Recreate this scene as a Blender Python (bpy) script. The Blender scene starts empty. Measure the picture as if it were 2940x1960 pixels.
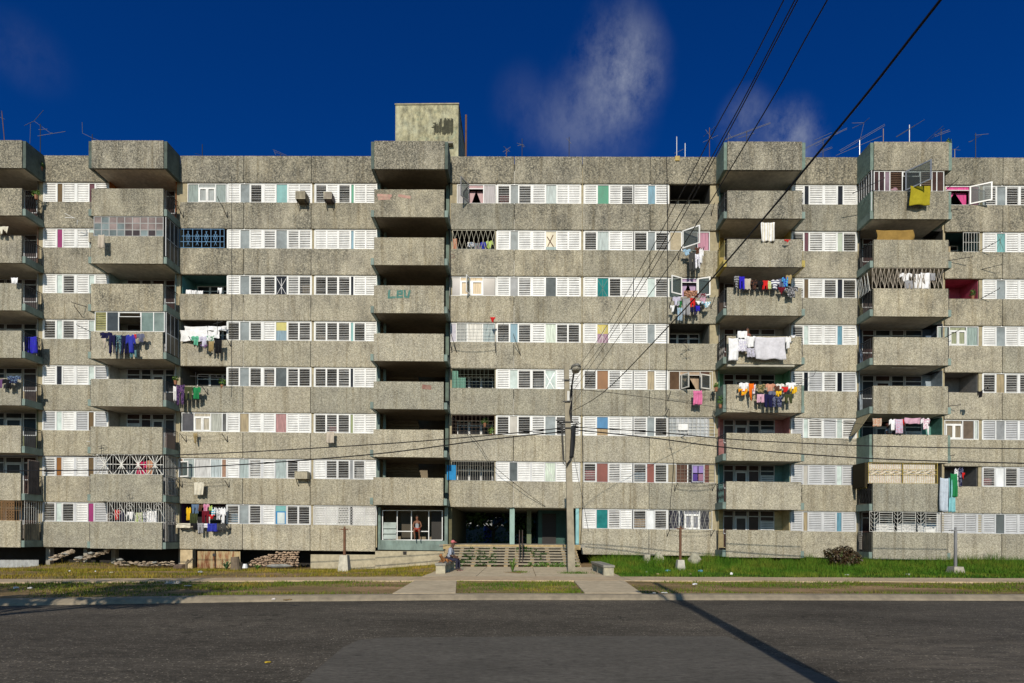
import bpy, bmesh, math, random
import numpy as np
from mathutils import Vector, Matrix
random.seed(7); rng = np.random.default_rng(7)
R = math.radians
sc = bpy.context.scene
col = sc.collection

# ------------------------------------------------------------------ camera model (2940x1960 photograph)
FPX, HOR, EYE = 1568.0, 1545.0, 1.6
YAW, ROLL = R(0.9), R(0.2)
YF = 32.5            # facade plane
SL = 0.00977         # the block follows a gentle fall of the street to the right
fw = Vector((-math.sin(YAW), math.cos(YAW), 0)); rt = Vector((math.cos(YAW), math.sin(YAW), 0)); up = Vector((0, 0, 1))
cX = rt*math.cos(ROLL) + up*math.sin(ROLL); cY = -rt*math.sin(ROLL) + up*math.cos(ROLL)
cam = bpy.data.cameras.new('camera'); cam.sensor_width = 36; cam.lens = 36*FPX/2940
cam.shift_y = (HOR-980)/2940; cam.clip_end = 3000; cam.clip_start = 0.1
co = bpy.data.objects.new('camera', cam); col.objects.link(co)
M = Matrix.Identity(4)
for i, v in enumerate((cX, cY, -fw)):
    for j in range(3): M[j][i] = v[j]
M.translation = (0, 0, EYE); co.matrix_world = M; sc.camera = co

def U(px, py, Y):
    d = fw*FPX + cX*(px-1470) + cY*(HOR-py)
    p = d*(Y/d.y); p.z += EYE
    return p
def FX(px, Y=YF, py=1000): return U(px, py, Y).x
def ZT(r): return 22.707-2.7568*(r-1)      # top of the window row r (1 = top floor ... 8 = ground floor)
WH = 1.17
def ZB(r): return ZT(r)-WH
ROOF = ZT(1)+1.62

# ------------------------------------------------------------------ materials
mats = {}
def nt(m):
    m.use_nodes = True
    n = m.node_tree.nodes; l = m.node_tree.links
    b = n['Principled BSDF']
    return n, l, b
def new(n, t, **kw):
    x = n.new(t)
    for k, v in kw.items(): setattr(x, k, v)
    return x
def ramp(n, stops):
    r = n.new('ShaderNodeValToRGB'); e = r.color_ramp.elements
    while len(e) < len(stops): e.new(0.5)
    for i, (p, c) in enumerate(stops):
        e[i].position = p; e[i].color = (c[0], c[1], c[2], 1) if not isinstance(c, (int, float)) else (c, c, c, 1)
    return r
def noise(n, l, vec, scale, detail=4, rough=.6, sx=None):
    t = n.new('ShaderNodeTexNoise'); t.inputs['Scale'].default_value = scale
    t.inputs['Detail'].default_value = detail; t.inputs['Roughness'].default_value = rough
    if sx:
        m = n.new('ShaderNodeMapping'); m.inputs['Scale'].default_value = sx
        l.new(vec, m.inputs['Vector']); vec = m.outputs['Vector']
    l.new(vec, t.inputs['Vector'])
    return t
def mixc(n, l, fac, a, b, mode='MIX'):
    m = n.new('ShaderNodeMix'); m.data_type = 'RGBA'; m.blend_type = mode
    for s, v in ((m.inputs[0], fac), (m.inputs[6], a), (m.inputs[7], b)):
        if hasattr(v, 'default_value') or hasattr(v, 'links'): l.new(v, s)
        elif isinstance(v, (int, float)): s.default_value = v
        else: s.default_value = (v[0], v[1], v[2], 1)
    return m.outputs[2]
def mth(n, l, op, a, b=None, clamp=False):
    m = n.new('ShaderNodeMath'); m.operation = op; m.use_clamp = clamp
    for s, v in zip(m.inputs, (a, b)):
        if v is None: continue
        if isinstance(v, (int, float)): s.default_value = v
        else: l.new(v, s)
    return m.outputs[0]
def bump(n, l, b, h, st, dist=.02):
    u = n.new('ShaderNodeBump'); u.inputs['Strength'].default_value = st; u.inputs['Distance'].default_value = dist
    l.new(h, u.inputs['Height']); l.new(u.outputs['Normal'], b.inputs['Normal'])

def paint(c, rough=.6, var=.22, scale=2.2, metal=0, streak=True):
    key = ('p', tuple(c), rough, var, scale, metal, streak)
    if key in mats: return mats[key]
    m = bpy.data.materials.new('paint'); n, l, b = nt(m)
    g = n.new('ShaderNodeNewGeometry').outputs['Position']
    t = noise(n, l, g, scale, 6, .65, (1, 1, .45) if streak else None)
    r = ramp(n, [(.28, 1-var*1.6), (.62, 1.0), (.85, 1+var*.3)]); l.new(t.outputs['Fac'], r.inputs['Fac'])
    cc = mixc(n, l, 1.0, c, r.outputs['Color'], 'MULTIPLY')
    l.new(cc, b.inputs['Base Color']); b.inputs['Roughness'].default_value = rough; b.inputs['Metallic'].default_value = metal
    b.inputs['Specular IOR Level'].default_value = .35
    mats[key] = m; return m

def cloth(c, c2=None, kind='plain'):
    key = ('c', tuple(c), c2, kind)
    if key in mats: return mats[key]
    m = bpy.data.materials.new('cloth'); n, l, b = nt(m)
    g = n.new('ShaderNodeNewGeometry').outputs['Position']
    base = c
    if c2:
        if kind == 'print':
            t = noise(n, l, g, 14, 2); r = ramp(n, [(.47, 0), (.53, 1)]); l.new(t.outputs['Fac'], r.inputs['Fac'])
            base = mixc(n, l, r.outputs['Color'], c, c2)
        else:
            w = n.new('ShaderNodeTexWave'); w.bands_direction = 'Z' if kind == 'hstripe' else 'X'
            w.inputs['Scale'].default_value = 2.2; w.inputs['Distortion'].default_value = .6
            l.new(g, w.inputs['Vector']); r = ramp(n, [(.45, 0), (.55, 1)]); l.new(w.outputs['Fac'], r.inputs['Fac'])
            base = mixc(n, l, r.outputs['Color'], c, c2)
    t = noise(n, l, g, 5, 3); r = ramp(n, [(.3, .8), (.7, 1.05)]); l.new(t.outputs['Fac'], r.inputs['Fac'])
    l.new(mixc(n, l, 1.0, base, r.outputs['Color'], 'MULTIPLY'), b.inputs['Base Color'])
    b.inputs['Roughness'].default_value = .9; b.inputs['Specular IOR Level'].default_value = .1
    mats[key] = m; return m

def glass(c=(.03, .035, .04), rough=.12):
    key = ('g', tuple(c), rough)
    if key in mats: return mats[key]
    m = bpy.data.materials.new('glass'); n, l, b = nt(m)
    g = n.new('ShaderNodeNewGeometry').outputs['Position']
    t = noise(n, l, g, 1.7, 4); r = ramp(n, [(.3, .7), (.7, 1.25)]); l.new(t.outputs['Fac'], r.inputs['Fac'])
    l.new(mixc(n, l, 1.0, c, r.outputs['Color'], 'MULTIPLY'), b.inputs['Base Color'])
    b.inputs['Roughness'].default_value = rough+.06; b.inputs['Specular IOR Level'].default_value = .07
    mats[key] = m; return m

def clear_glass():
    if 'clear' in mats: return mats['clear']
    m = bpy.data.materials.new('clear_glass'); n, l, b = nt(m)
    t = n.new('ShaderNodeBsdfTransparent'); t.inputs['Color'].default_value = (.8, .84, .83, 1)
    b.inputs['Base Color'].default_value = (.09, .1, .1, 1); b.inputs['Roughness'].default_value = .1
    x = n.new('ShaderNodeMixShader'); x.inputs['Fac'].default_value = .32
    l.new(t.outputs[0], x.inputs[1]); l.new(b.outputs[0], x.inputs[2]); l.new(x.outputs[0], n['Material Output'].inputs['Surface'])
    mats['clear'] = m; return m
def curtain(c):
    key = ('k', tuple(c))
    if key in mats: return mats[key]
    m = bpy.data.materials.new('curtain_cloth'); n, l, b = nt(m)
    g = n.new('ShaderNodeNewGeometry').outputs['Position']
    t = noise(n, l, g, 3, 4, .6, (6, 1, .5)); r = ramp(n, [(.3, .5), (.65, 1.1)]); l.new(t.outputs['Fac'], r.inputs['Fac'])
    l.new(mixc(n, l, 1.0, c, r.outputs['Color'], 'MULTIPLY'), b.inputs['Base Color'])
    b.inputs['Roughness'].default_value = .5
    mats[key] = m; return m

def aggregate():
    """exposed pebble concrete with algae staining that is heaviest on the top floors"""
    m = bpy.data.materials.new('pebble_concrete'); n, l, b = nt(m)
    geo = n.new('ShaderNodeNewGeometry').outputs['Position']
    oi = n.new('ShaderNodeObjectInfo').outputs['Random']
    v = n.new('ShaderNodeTexVoronoi'); v.inputs['Scale'].default_value = 25; l.new(geo, v.inputs['Vector'])
    v2 = n.new('ShaderNodeTexVoronoi'); v2.inputs['Scale'].default_value = 55; l.new(geo, v2.inputs['Vector'])
    sep = n.new('ShaderNodeSeparateColor'); l.new(v.outputs['Color'], sep.inputs['Color'])
    peb = ramp(n, [(.0, (.255, .243, .207)), (.3, (.345, .326, .27)), (.66, (.43, .404, .338)), (1., (.54, .514, .44))]); l.new(sep.outputs['Red'], peb.inputs['Fac'])
    sep2 = n.new('ShaderNodeSeparateColor'); l.new(v2.outputs['Color'], sep2.inputs['Color'])
    peb2 = ramp(n, [(.0, .68), (.5, .98), (1., 1.22)]); l.new(sep2.outputs['Green'], peb2.inputs['Fac'])
    c = mixc(n, l, 1., peb.outputs['Color'], peb2.outputs['Color'], 'MULTIPLY')
    big = noise(n, l, geo, .9, 5, .6); br = ramp(n, [(.3, (.80, .79, .78)), (.7, (1.1, 1.08, 1.02))]); l.new(big.outputs['Fac'], br.inputs['Fac'])
    c = mixc(n, l, 1., c, br.outputs['Color'], 'MULTIPLY')
    tone = ramp(n, [(0, (.80, .82, .83)), (.35, (.97, .95, .90)), (.7, (1.0, 1.0, 1.0)), (1, (1.13, 1.10, 1.03))]); l.new(oi, tone.inputs['Fac'])
    c = mixc(n, l, 1., c, tone.outputs['Color'], 'MULTIPLY')
    # rain streaks running down from the sills, a little rust in some
    rs = noise(n, l, geo, 1.0, 5, .7, (3.2, 3.2, .16)); rr_ = ramp(n, [(.34, (.62, .57, .48)), (.5, (1, 1, 1)), (.66, (1.04, 1.03, 1.0))]); l.new(rs.outputs['Fac'], rr_.inputs['Fac'])
    c = mixc(n, l, .75, c, rr_.outputs['Color'], 'MULTIPLY')
    # algae: blotches pulled downwards, thicker with height
    sx = n.new('ShaderNodeSeparateXYZ'); l.new(geo, sx.inputs['Vector'])
    hgt = n.new('ShaderNodeMapRange'); l.new(sx.outputs['Z'], hgt.inputs['Value'])
    hgt.inputs[1].default_value = 10; hgt.inputs[2].default_value = 23; hgt.inputs[3].default_value = -.12; hgt.inputs[4].default_value = .17
    st = noise(n, l, geo, .55, 7, .72, (1.3, 1, .55))
    s = mth(n, l, 'ADD', st.outputs['Fac'], hgt.outputs[0])
    s = mth(n, l, 'ADD', s, mth(n, l, 'MULTIPLY', mth(n, l, 'SUBTRACT', oi, .5), .13))
    sr = ramp(n, [(.48, 0), (.72, .9)]); l.new(s, sr.inputs['Fac'])
    gr = noise(n, l, geo, 13, 3, .8); gg = ramp(n, [(.36, .0), (.6, 1)]); l.new(gr.outputs['Fac'], gg.inputs['Fac'])
    f = mth(n, l, 'MULTIPLY', sr.outputs['Color'], gg.outputs['Color'], True)
    c = mixc(n, l, f, c, (.052, .053, .048))
    l.new(c, b.inputs['Base Color']); b.inputs['Roughness'].default_value = .95; b.inputs['Specular IOR Level'].default_value = .1
    bump(n, l, b, mth(n, l, 'ADD', v.outputs['Distance'], v2.outputs['Distance']), .55, .03)
    return m
AGG = aggregate()

def plaster(c, dark=(.05, .05, .04), amt=.5, scale=.8):
    m = bpy.data.materials.new('stained_plaster'); n, l, b = nt(m)
    g = n.new('ShaderNodeNewGeometry').outputs['Position']
    t = noise(n, l, g, scale, 8, .7, (1.2, 1.2, .7)); r = ramp(n, [(.42, 0), (.75, amt)]); l.new(t.outputs['Fac'], r.inputs['Fac'])
    t2 = noise(n, l, g, 5, 5); r2 = ramp(n, [(.3, .75), (.7, 1.1)]); l.new(t2.outputs['Fac'], r2.inputs['Fac'])
    cc = mixc(n, l, r.outputs['Color'], c, dark); cc = mixc(n, l, 1., cc, r2.outputs['Color'], 'MULTIPLY')
    l.new(cc, b.inputs['Base Color']); b.inputs['Roughness'].default_value = .9
    bump(n, l, b, t2.outputs['Fac'], .3, .02)
    return m

WHITE = paint((.78, .78, .77), .45, .17, 2.6)
WFR = paint((.72, .73, .73), .5, .15, 2)
ALU = paint((.52, .53, .55), .42, .15, 2)
TEAL = paint((.19, .255, .23), .7, .35, 1.6)
TEAL_SHADED = plaster((.085, .115, .10), (.025, .03, .027), .7, 1.5)  # shade of right-facing side panels put into this darker teal, with stains
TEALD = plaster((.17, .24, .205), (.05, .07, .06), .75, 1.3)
BEIGE = plaster((.36, .31, .20), (.12, .10, .07), .5, 1.5)
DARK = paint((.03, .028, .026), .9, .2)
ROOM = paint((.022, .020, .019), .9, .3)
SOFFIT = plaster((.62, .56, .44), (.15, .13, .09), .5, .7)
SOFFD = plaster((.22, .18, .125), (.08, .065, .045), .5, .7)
RUST = plaster((.16, .075, .04), (.05, .03, .02), .6, 4)
IRON = paint((.025, .025, .027), .6, .2)
IRONW = paint((.66, .65, .61), .55, .25, 5)
STEEL = paint((.42, .42, .43), .4, .2, 3, .6)
CONC = plaster((.30, .285, .245), (.09, .085, .07), .6, 1.3)
CABLE = paint((.012, .012, .013), .5, .1)

# ------------------------------------------------------------------ mesh builder
class MB:
    def __init__(s): s.v = []; s.f = []
    def add(s, vs, fs):
        o = len(s.v); s.v += [tuple(v) for v in vs]; s.f += [tuple(i+o for i in f) for f in fs]; return s
    def box(s, x0, x1, y0, y1, z0, z1):
        if x0 > x1: x0, x1 = x1, x0
        return s.add([(x0,y0,z0),(x1,y0,z0),(x1,y1,z0),(x0,y1,z0),(x0,y0,z1),(x1,y0,z1),(x1,y1,z1),(x0,y1,z1)],
                     [(3,2,1,0),(4,5,6,7),(0,1,5,4),(1,2,6,5),(2,3,7,6),(3,0,4,7)])
    def bar(s, a, b, r, n=6, r2=None):
        a = Vector(a); b = Vector(b); d = b-a
        if d.length < 1e-6: return s
        d.normalize(); q = d.orthogonal().normalized(); w = d.cross(q); r2 = r if r2 is None else r2
        vs = [a+(q*math.cos(t)+w*math.sin(t))*r for t in [2*math.pi*i/n for i in range(n)]]
        vs += [b+(q*math.cos(t)+w*math.sin(t))*r2 for t in [2*math.pi*i/n for i in range(n)]]
        fs = [(i, (i+1) % n, n+(i+1) % n, n+i) for i in range(n)]+[tuple(range(n-1, -1, -1)), tuple(range(n, 2*n))]
        return s.add(vs, fs)
    def path(s, pts, r, n=5):
        pts = [Vector(p) for p in pts]; vs = []; fs = []
        for i, p in enumerate(pts):
            d = (pts[min(i+1, len(pts)-1)]-pts[max(i-1, 0)]).normalized()
            q = d.cross(Vector((.13, .21, 1))).normalized(); w = d.cross(q)
            vs += [p+(q*math.cos(2*math.pi*k/n)+w*math.sin(2*math.pi*k/n))*r for k in range(n)]
        for i in range(len(pts)-1):
            for k in range(n): fs.append((i*n+k, i*n+(k+1) % n, (i+1)*n+(k+1) % n, (i+1)*n+k))
        fs += [tuple(range(n-1, -1, -1)), tuple(range((len(pts)-1)*n, len(pts)*n))]
        return s.add(vs, fs)
    def frame(s, x0, x1, y0, y1, z0, z1, w):
        s.box(x0, x1, y0, y1, z0, z0+w); s.box(x0, x1, y0, y1, z1-w, z1)
        s.box(x0, x0+w, y0, y1, z0+w, z1-w); s.box(x1-w, x1, y0, y1, z0+w, z1-w); return s
    def prism(s, pts, z0, z1):   # pts = xy polygon, counter-clockwise
        n = len(pts); vs = [(x, y, z0) for x, y in pts]+[(x, y, z1) for x, y in pts]
        return s.add(vs, [tuple(range(n-1, -1, -1)), tuple(range(n, 2*n))]+[(i, (i+1) % n, n+(i+1) % n, n+i) for i in range(n)])
    def blob(s, c, rx, ry, rz, seed=0, sub=2, amp=.2):
        bm = bmesh.new(); bmesh.ops.create_icosphere(bm, subdivisions=sub, radius=1)
        rr = random.Random(seed); ph = [rr.uniform(0, 6) for _ in range(6)]
        vs = []
        for v in bm.verts:
            k = 1+amp*(math.sin(3*v.co.x+ph[0])*math.sin(3.3*v.co.y+ph[1])+.6*math.sin(5*v.co.z+ph[2])*math.sin(4*v.co.x+ph[3]))
            vs.append((c[0]+v.co.x*rx*k, c[1]+v.co.y*ry*k, c[2]+v.co.z*rz*k))
        fs = [tuple(v.index for v in f.verts) for f in bm.faces]; bm.free()
        return s.add(vs, fs)
    def build(s, name, mat, parent=None, origin=None, shear=False, smooth=False):
        me = bpy.data.meshes.new(name)
        vs = [(x, y, z-SL*x) for x, y, z in s.v] if shear else s.v
        if parent is not None: o0 = Vector(parent['wo'])
        elif origin is not None: o0 = Vector(origin)
        else: o0 = Vector((0, 0, 0))
        me.from_pydata([(x-o0.x, y-o0.y, z-o0.z) for x, y, z in vs], [], s.f); me.validate()
        me.materials.append(mat)
        if smooth: me.polygons.foreach_set('use_smooth', [True]*len(me.polygons))
        ob = bpy.data.objects.new(name, me); col.objects.link(ob); ob['wo'] = list(o0)
        if parent is not None: ob.parent = parent
        else: ob.location = o0
        return ob
def tag(o, label, cat, group=None):
    o['label'] = label; o['category'] = cat
    if group: o['group'] = group
    return o
def kind(o, k): o['kind'] = k; return o
def empty(name, loc, label=None, cat=None, group=None):
    o = bpy.data.objects.new(name, None); col.objects.link(o); o.location = loc; o['wo'] = list(loc)
    if label: tag(o, label, cat, group)
    return o
# ================================================================== the apartment block
BLD = empty('apartment_building', (0, YF, 0), 'long eight storey concrete apartment block with pebbled panels, louvred windows and balconies', 'apartment block')
def bpart(name, mb, mat, parent=None): return mb.build(name, mat, parent or BLD, shear=True)

X0, X1 = FX(-160), FX(3090)
STL, STR = FX(1080), FX(1292)          # stair tower bay
PSL, PSR = FX(1296), FX(1664)          # entrance passage
# spandrel panels k = 0 (roof parapet) ... 8 (ground floor)
JO = [[-160, 118], [118, 306], [515, 698], [698, 892], [892, 1080], [1292, 1475], [1475, 1671], [1671, 1865], [1865, 2063], [2279, 2462], [2712, 2878], [2878, 3090]]
def KT(k): return ROOF if k == 0 else ZB(k)
def KB(k): return ZT(k+1) if k < 8 else ZB(8)-1.56
for k in range(9):
    for a, b in JO:
        if a == -160: continue
        if k == 8 and a in (1292, 1475): continue
        x0, x1 = FX(a)+.018, FX(b)-.018
        mb = MB(); z0, z1 = KB(k)+.02, KT(k)
        mb.box(x0, x1, YF, YF+.16, z0+.03, z1-.02)
        mb.box(x0+.02, x1-.02, YF+.015, YF+.16, z0, z0+.03); mb.box(x0+.01, x1-.01, YF+.012, YF+.16, z1-.02, z1)
        w = bpart('wall_panel', mb, AGG)
        if a == 1475 or (a in (698, 1865) and k in (3, 4)):
            if random.random() < .75:
                h = random.uniform(.35, 1)*(z1-z0); s = MB().box(x0-.024, x0-.001, YF+.02, YF+.1, z0+.02, z0+h); bpart('joint_sealant', s, paint((.6, .58, .52)), w)
# roof edge, slabs, core
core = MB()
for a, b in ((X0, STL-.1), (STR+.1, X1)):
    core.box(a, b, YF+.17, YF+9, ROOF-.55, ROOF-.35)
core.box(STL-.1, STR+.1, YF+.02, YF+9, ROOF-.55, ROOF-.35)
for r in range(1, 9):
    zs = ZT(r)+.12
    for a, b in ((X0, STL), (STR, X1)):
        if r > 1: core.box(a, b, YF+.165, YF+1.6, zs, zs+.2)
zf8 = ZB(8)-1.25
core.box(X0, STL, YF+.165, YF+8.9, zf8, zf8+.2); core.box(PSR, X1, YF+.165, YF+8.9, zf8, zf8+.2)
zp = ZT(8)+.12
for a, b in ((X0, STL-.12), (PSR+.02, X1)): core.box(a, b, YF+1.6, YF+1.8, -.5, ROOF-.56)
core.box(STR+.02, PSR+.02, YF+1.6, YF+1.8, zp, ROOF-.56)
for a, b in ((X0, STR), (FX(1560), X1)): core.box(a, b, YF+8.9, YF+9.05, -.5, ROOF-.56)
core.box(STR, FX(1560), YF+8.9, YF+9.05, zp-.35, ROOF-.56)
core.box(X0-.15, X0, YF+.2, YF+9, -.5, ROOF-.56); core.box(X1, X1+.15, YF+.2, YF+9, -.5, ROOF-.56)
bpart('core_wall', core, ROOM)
# piers between the windows
for a, b in ((106, 121), (305, 312), (502, 515), (648, 652), (891, 902.5), (1079, 1083), (1290, 1297), (1421, 1426), (1665, 1677), (1917.5, 1922), (2039, 2064), (2270, 2277), (2460, 2468), (2708, 2716), (2814, 2826)):
    z0 = ZB(8)-1.3 if not 1284 < a < 1600 else ZT(8)+.3
    bpart('pier', MB().box(FX(a), FX(b), YF+.1, YF+1.59, z0, ROOF-.6), BEIGE)

# ------------------------------------------------------------------ windows
PC = {'gl': (.23, .26, .27), 'gd': (.10, .115, .12), 'tl': (.16, .37, .37), 'gn': (.0, .22, .12), 'br': (.12, .075, .03), 'ma': (.10, .015, .03),
      'mg': (.28, .03, .14), 'lt': (.47, .55, .53), 'ye': (.50, .45, .14), 'bl': (.10, .25, .34), 'dk': (.025, .028, .035), 'bk': (.008, .009, .012),
      'sg': (.40, .45, .37), 'bx': (.42, .38, .25), 'rb': (.21, .06, .045), 'or': (.22, .09, .02), 'bc': (.33, .26, .15), 'ds': (.02, .17, .17),
      'gy': (.24, .25, .26), 'wh': (.75, .77, .79), 'pk': (.35, .17, .17), 'cu': (.33, .40, .40), 'ol': (.21, .25, .11), 'lg': (.50, .58, .49),
      'bg': (.42, .40, .36), 'pu': (.27, .09, .18), 'bb': (.05, .22, .42), 'rs': (.27, .15, .05), 'mu': (.40, .20, .08)}
CURT = {'cu', 'pk', 'bc', 'bl', 'ma', 'lg'}
def louvre(x0, x1, z0, z1, ang, y=YF+.1, n=10, bent=0):
    mb = MB(); f = .030
    mb.frame(x0, x1, y-.02, y+.035, z0, z1, f)
    ca, sa = math.cos(ang), math.sin(ang); p = (z1-z0-2*f)/n; ch = p*1.07/2
    for i in range(n):
        zc = z0+f+p*(i+.5); a2 = ang+(random.uniform(-.05, .05)); ca, sa = math.cos(a2), math.sin(a2)
        pts = []
        for xx, dz in ((x0+f, 0), (x1-f, random.uniform(-bent, bent))):
            for u, t in ((-ch, -.004), (ch, -.004), (ch, .004), (-ch, .004)):
                pts.append((xx, y+.012+u*ca-t*sa, zc+dz+u*sa+t*ca))
        mb.add(pts, [(0,1,2,3),(7,6,5,4),(0,4,5,1),(1,5,6,2),(2,6,7,3),(3,7,4,0)])
    return mb
def elev(z): return math.atan2(z-EYE, YF)
def pane(parent, code, x0, x1, z0, z1, y=YF+.11):
    if code in ('ye', 'bx', 'mu', 'bb'):
        zs = {'ye': .45, 'bx': .82, 'mu': .5, 'bb': .62}[code]
        zm = z1-(z1-z0)*zs
        c2 = {'ye': ((.5, .45, .14), (.16, .26, .33)), 'bx': ((.42, .38, .25), (.2, .3, .3)), 'mu': ((.45, .36, .04), (.25, .12, .2)), 'bb': ((.05, .2, .4), (.33, .22, .1))}[code]
        o = bpart('pane', MB().box(x0, x1, y, y+.02, zm, z1), paint(c2[0], .35), parent)
        bpart('pane', MB().box(x0, x1, y, y+.02, z0, zm), curtain(c2[1]), parent)
    else:
        c = PC[code]
        m = glass(c, .08) if code in ('dk', 'bk', 'gd', 'ds') else curtain(c) if code in CURT else glass(c, .3) if code in ('gl', 'lt', 'gy') else paint(c, .45)
        o = bpart('pane', MB().box(x0, x1, y, y+.02, z0, z1), m, parent)
    return o
def window(r, px, toks, low=0):
    """one window of the grid: px = pixel spans, toks = W closed / H half open / O open louvres or a pane colour"""
    z0, z1 = ZB(r)+.005, ZT(r)-.01
    xa, xb = FX(px[0][0]-2), FX(px[-1][1]+2)
    fr = MB(); fr.box(xa, xb, YF+.07, YF+.155, z0-.02, z0+.02); fr.box(xa, xb, YF+.07, YF+.155, z1-.03, z1+.05)
    e = [xa]+[0.5*(FX(px[i][1])+FX(px[i+1][0])) for i in range(len(px)-1)]+[xb]
    for i, x in enumerate(e):
        w = .035 if i in (0, len(e)-1) else max(.025, min(.07, (FX(px[i][0])-FX(px[i-1][1]))*.5-.002))
        fr.box(x-w, x+w, YF+.074, YF+.15, z0+.02, z1-.03)
    W = bpart('window', fr, WFR if r < 7 else ALU)
    for (a, b), t in zip(px, toks.split()):
        x0, x1 = FX(a), FX(b); el = elev(.5*(z0+z1))
        if t[0] in 'WHOw' and len(t) == 1:
            eg = math.degrees(el); da = {'W': 56+eg*.46, 'w': 53+eg*.4, 'H': eg+27, 'O': eg+7.5}[t]
            o = bpart('louvre_shutter', louvre(x0, x1, z0+.022, z1-.032, R(da+random.uniform(-4, 3)), bent=.0 if random.random() < .8 else .015), ALU if t == 'w' else WHITE, W)
            if t in 'OH' and random.random() < .25:
                bpart('curtain', MB().box(x0+.1, x1-.02, YF+.3, YF+.32, z0+.1, z0+random.uniform(.4, .9)), curtain(random.choice([(.4, .3, .2), (.5, .5, .5), (.4, .08, .1), (.2, .3, .4)])), W)
        else:
            pane(W, t, x0, x1, z0+.02, z1-.03)
    return W
PA = [(122.5, 156), (160.5, 174.5), (177, 210), (217.5, 250), (252.5, 267), (271, 305)]
PB1 = [(652, 685), (688, 713), (716, 748.5), (755.5, 787.5), (791, 821), (824.5, 855.5), (857, 889.5)]
PB2 = [(903.5, 935), (936.5, 967.5), (970, 1002.5), (1006, 1013), (1015.5, 1047), (1048.5, 1079)]
PC1 = [(1427.5, 1462), (1465, 1486.5), (1488, 1523.5), (1528.5, 1564), (1567, 1595.5), (1598, 1630), (1631.5, 1664)]
PC2 = [(1678, 1712.5), (1715.5, 1746.5), (1749.5, 1782.5), (1784, 1816.5)]
PC3 = [(1821.5, 1857.5), (1860, 1880), (1882.5, 1917)]
PD = [(2277, 2308), (2310.5, 2322), (2325, 2363), (2368, 2403), (2406.5, 2420), (2422.5, 2459)]
PE = [(2827, 2862), (2864.5, 2888), (2891.5, 2926.5), (2931.5, 2964), (2967, 2992), (2995, 3030)]
T = {
 'A': ['W br W W ma W', 'W mg W W lt W', 'W lt O W lt W', 'O lt O W lt H', 'W dk W W lt w', 'w lt W w br w', 'H or W W br w', 'O lt O W mg w'],
 'B1': ['W gl O W tl W W', 'W gl W H gl H H', 'W gl O O dk H O', 'O gl O W ye O O', 'O gl O O gd O O', 'W bc W W pk W W', 'W cu H W cu O W', 'O gl O W tl O O'],
 'B2': ['O W O gn W W', 'W W W bl W W', 'O O O dk W W', 'O O O tl O W', 'O O O dk W W', 'O O O ol W W', 'W O O gy O W', 'W W H dk W W'],
 'C1': ['O gl O W cu W W', 'W gl W W bx W W', 'W gy H W gd W W', 'O bl O W lg O O', 'W lt O O lt W W', 'O bg O H gl O H', 'W gd W W lg W W', None],
 'C2': ['W gn W O', 'O cu W W', 'W ds O W', 'W mu W W', 'O or H W', 'W bb W W', 'O rb H W', 'W ds H W'],
 'C3': ['W bl W', 'O gl O', 'W lt O', 'W gl W', 'W bc W', 'H gl O', 'O rb O', 'O wh O'],
 'D': ['W dk W W dk W', 'O ma H W sg O', 'W br W O dk O', 'O lt W W bl W', 'H bk w H bk w', 'w lt H w lt H', 'w bg w w lt w', 'w bc w w bl w'],
 'E': ['O gl O O gl W', 'W tl W W gl W', 'W gl W W gl W', 'W gl W W gl W', 'O bc O O gl O', 'w gy w w gl w', 'O wh O w gl w', 'w gd w w gl w'],
}
WIN = {}
for key, px in (('A', PA), ('B1', PB1), ('B2', PB2), ('C1', PC1), ('C2', PC2), ('C3', PC3), ('D', PD), ('E', PE)):
    for r in range(1, 9):
        if T[key][r-1]: WIN[key, r] = window(r, px, T[key][r-1])
# marks on single panes
def stroke(pts, w, mat, parent, name, y):
    mb = MB()
    for a, b in zip(pts[:-1], pts[1:]):
        a = Vector((a[0], 0, a[1])); b = Vector((b[0], 0, b[1])); d = (b-a).normalized(); q = Vector((-d.z, 0, d.x))*w*.5; a = a-d*w*.3; b = b+d*w*.3
        c = [a+q, a-q, b-q, b+q]
        mb.add([(p.x, y, p.z) for p in c]+[(p.x, y+.006, p.z) for p in c], [(0,1,2,3),(7,6,5,4),(0,4,5,1),(1,5,6,2),(2,6,7,3),(3,7,4,0)])
    return mb.build(name, mat, parent)
def pz(px, py, Y=YF): p = U(px, py, Y); return (p.x, p.z)
def pstar(win, x0, x1, y0, y1, mat):
    cx, cy = (x0+x1)/2, (y0+y1)/2
    mb = None
    for a, b in (((x0, y0), (x1, y1)), ((x0, y1), (x1, y0)), ((cx, y0), (cx, y1))):
        stroke([pz(*a), pz(*b)], .02, mat, win, 'pane_tape', YF+.1)
pstar(WIN['B1', 3], 793, 819, 797, 842, STEEL)
pstar(WIN['C2', 3], 1717, 1745, 801, 850, TEAL); pstar(WIN['C2', 4], 1718, 1742, 936, 984, IRONW)
pstar(WIN['E', 2], 2866, 2886, 664, 714, TEAL)
for s in ([(1571, 677), (1589, 704)], [(1588, 672), (1573, 704)]): stroke([pz(*p) for p in s], .045, RUST, WIN['C1', 2], 'crossed_stick', YF+.09)
for s in ([(1566, 1070), (1592, 1116)], [(1592, 1068), (1567, 1116)]): stroke([pz(*p) for p in s], .03, STEEL, WIN['C1', 5], 'pane_tape', YF+.1)
stroke([pz(1564, 1330), (pz(1590, 1376))], .03, STEEL, WIN['C1', 7], 'pane_tape', YF+.1)
# poster on a ground floor pane
bpart('poster', MB().box(FX(796), FX(817), YF+.092, YF+.1, ZB(8)+.05, ZB(8)+.72), paint((.55, .62, .62)), WIN['B1', 8])
bpart('poster', MB().box(FX(791), FX(821), YF+.104, YF+.109, ZB(8)+.02, ZB(8)+.8), paint((.03, .2, .42)), WIN['B1', 8])

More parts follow.
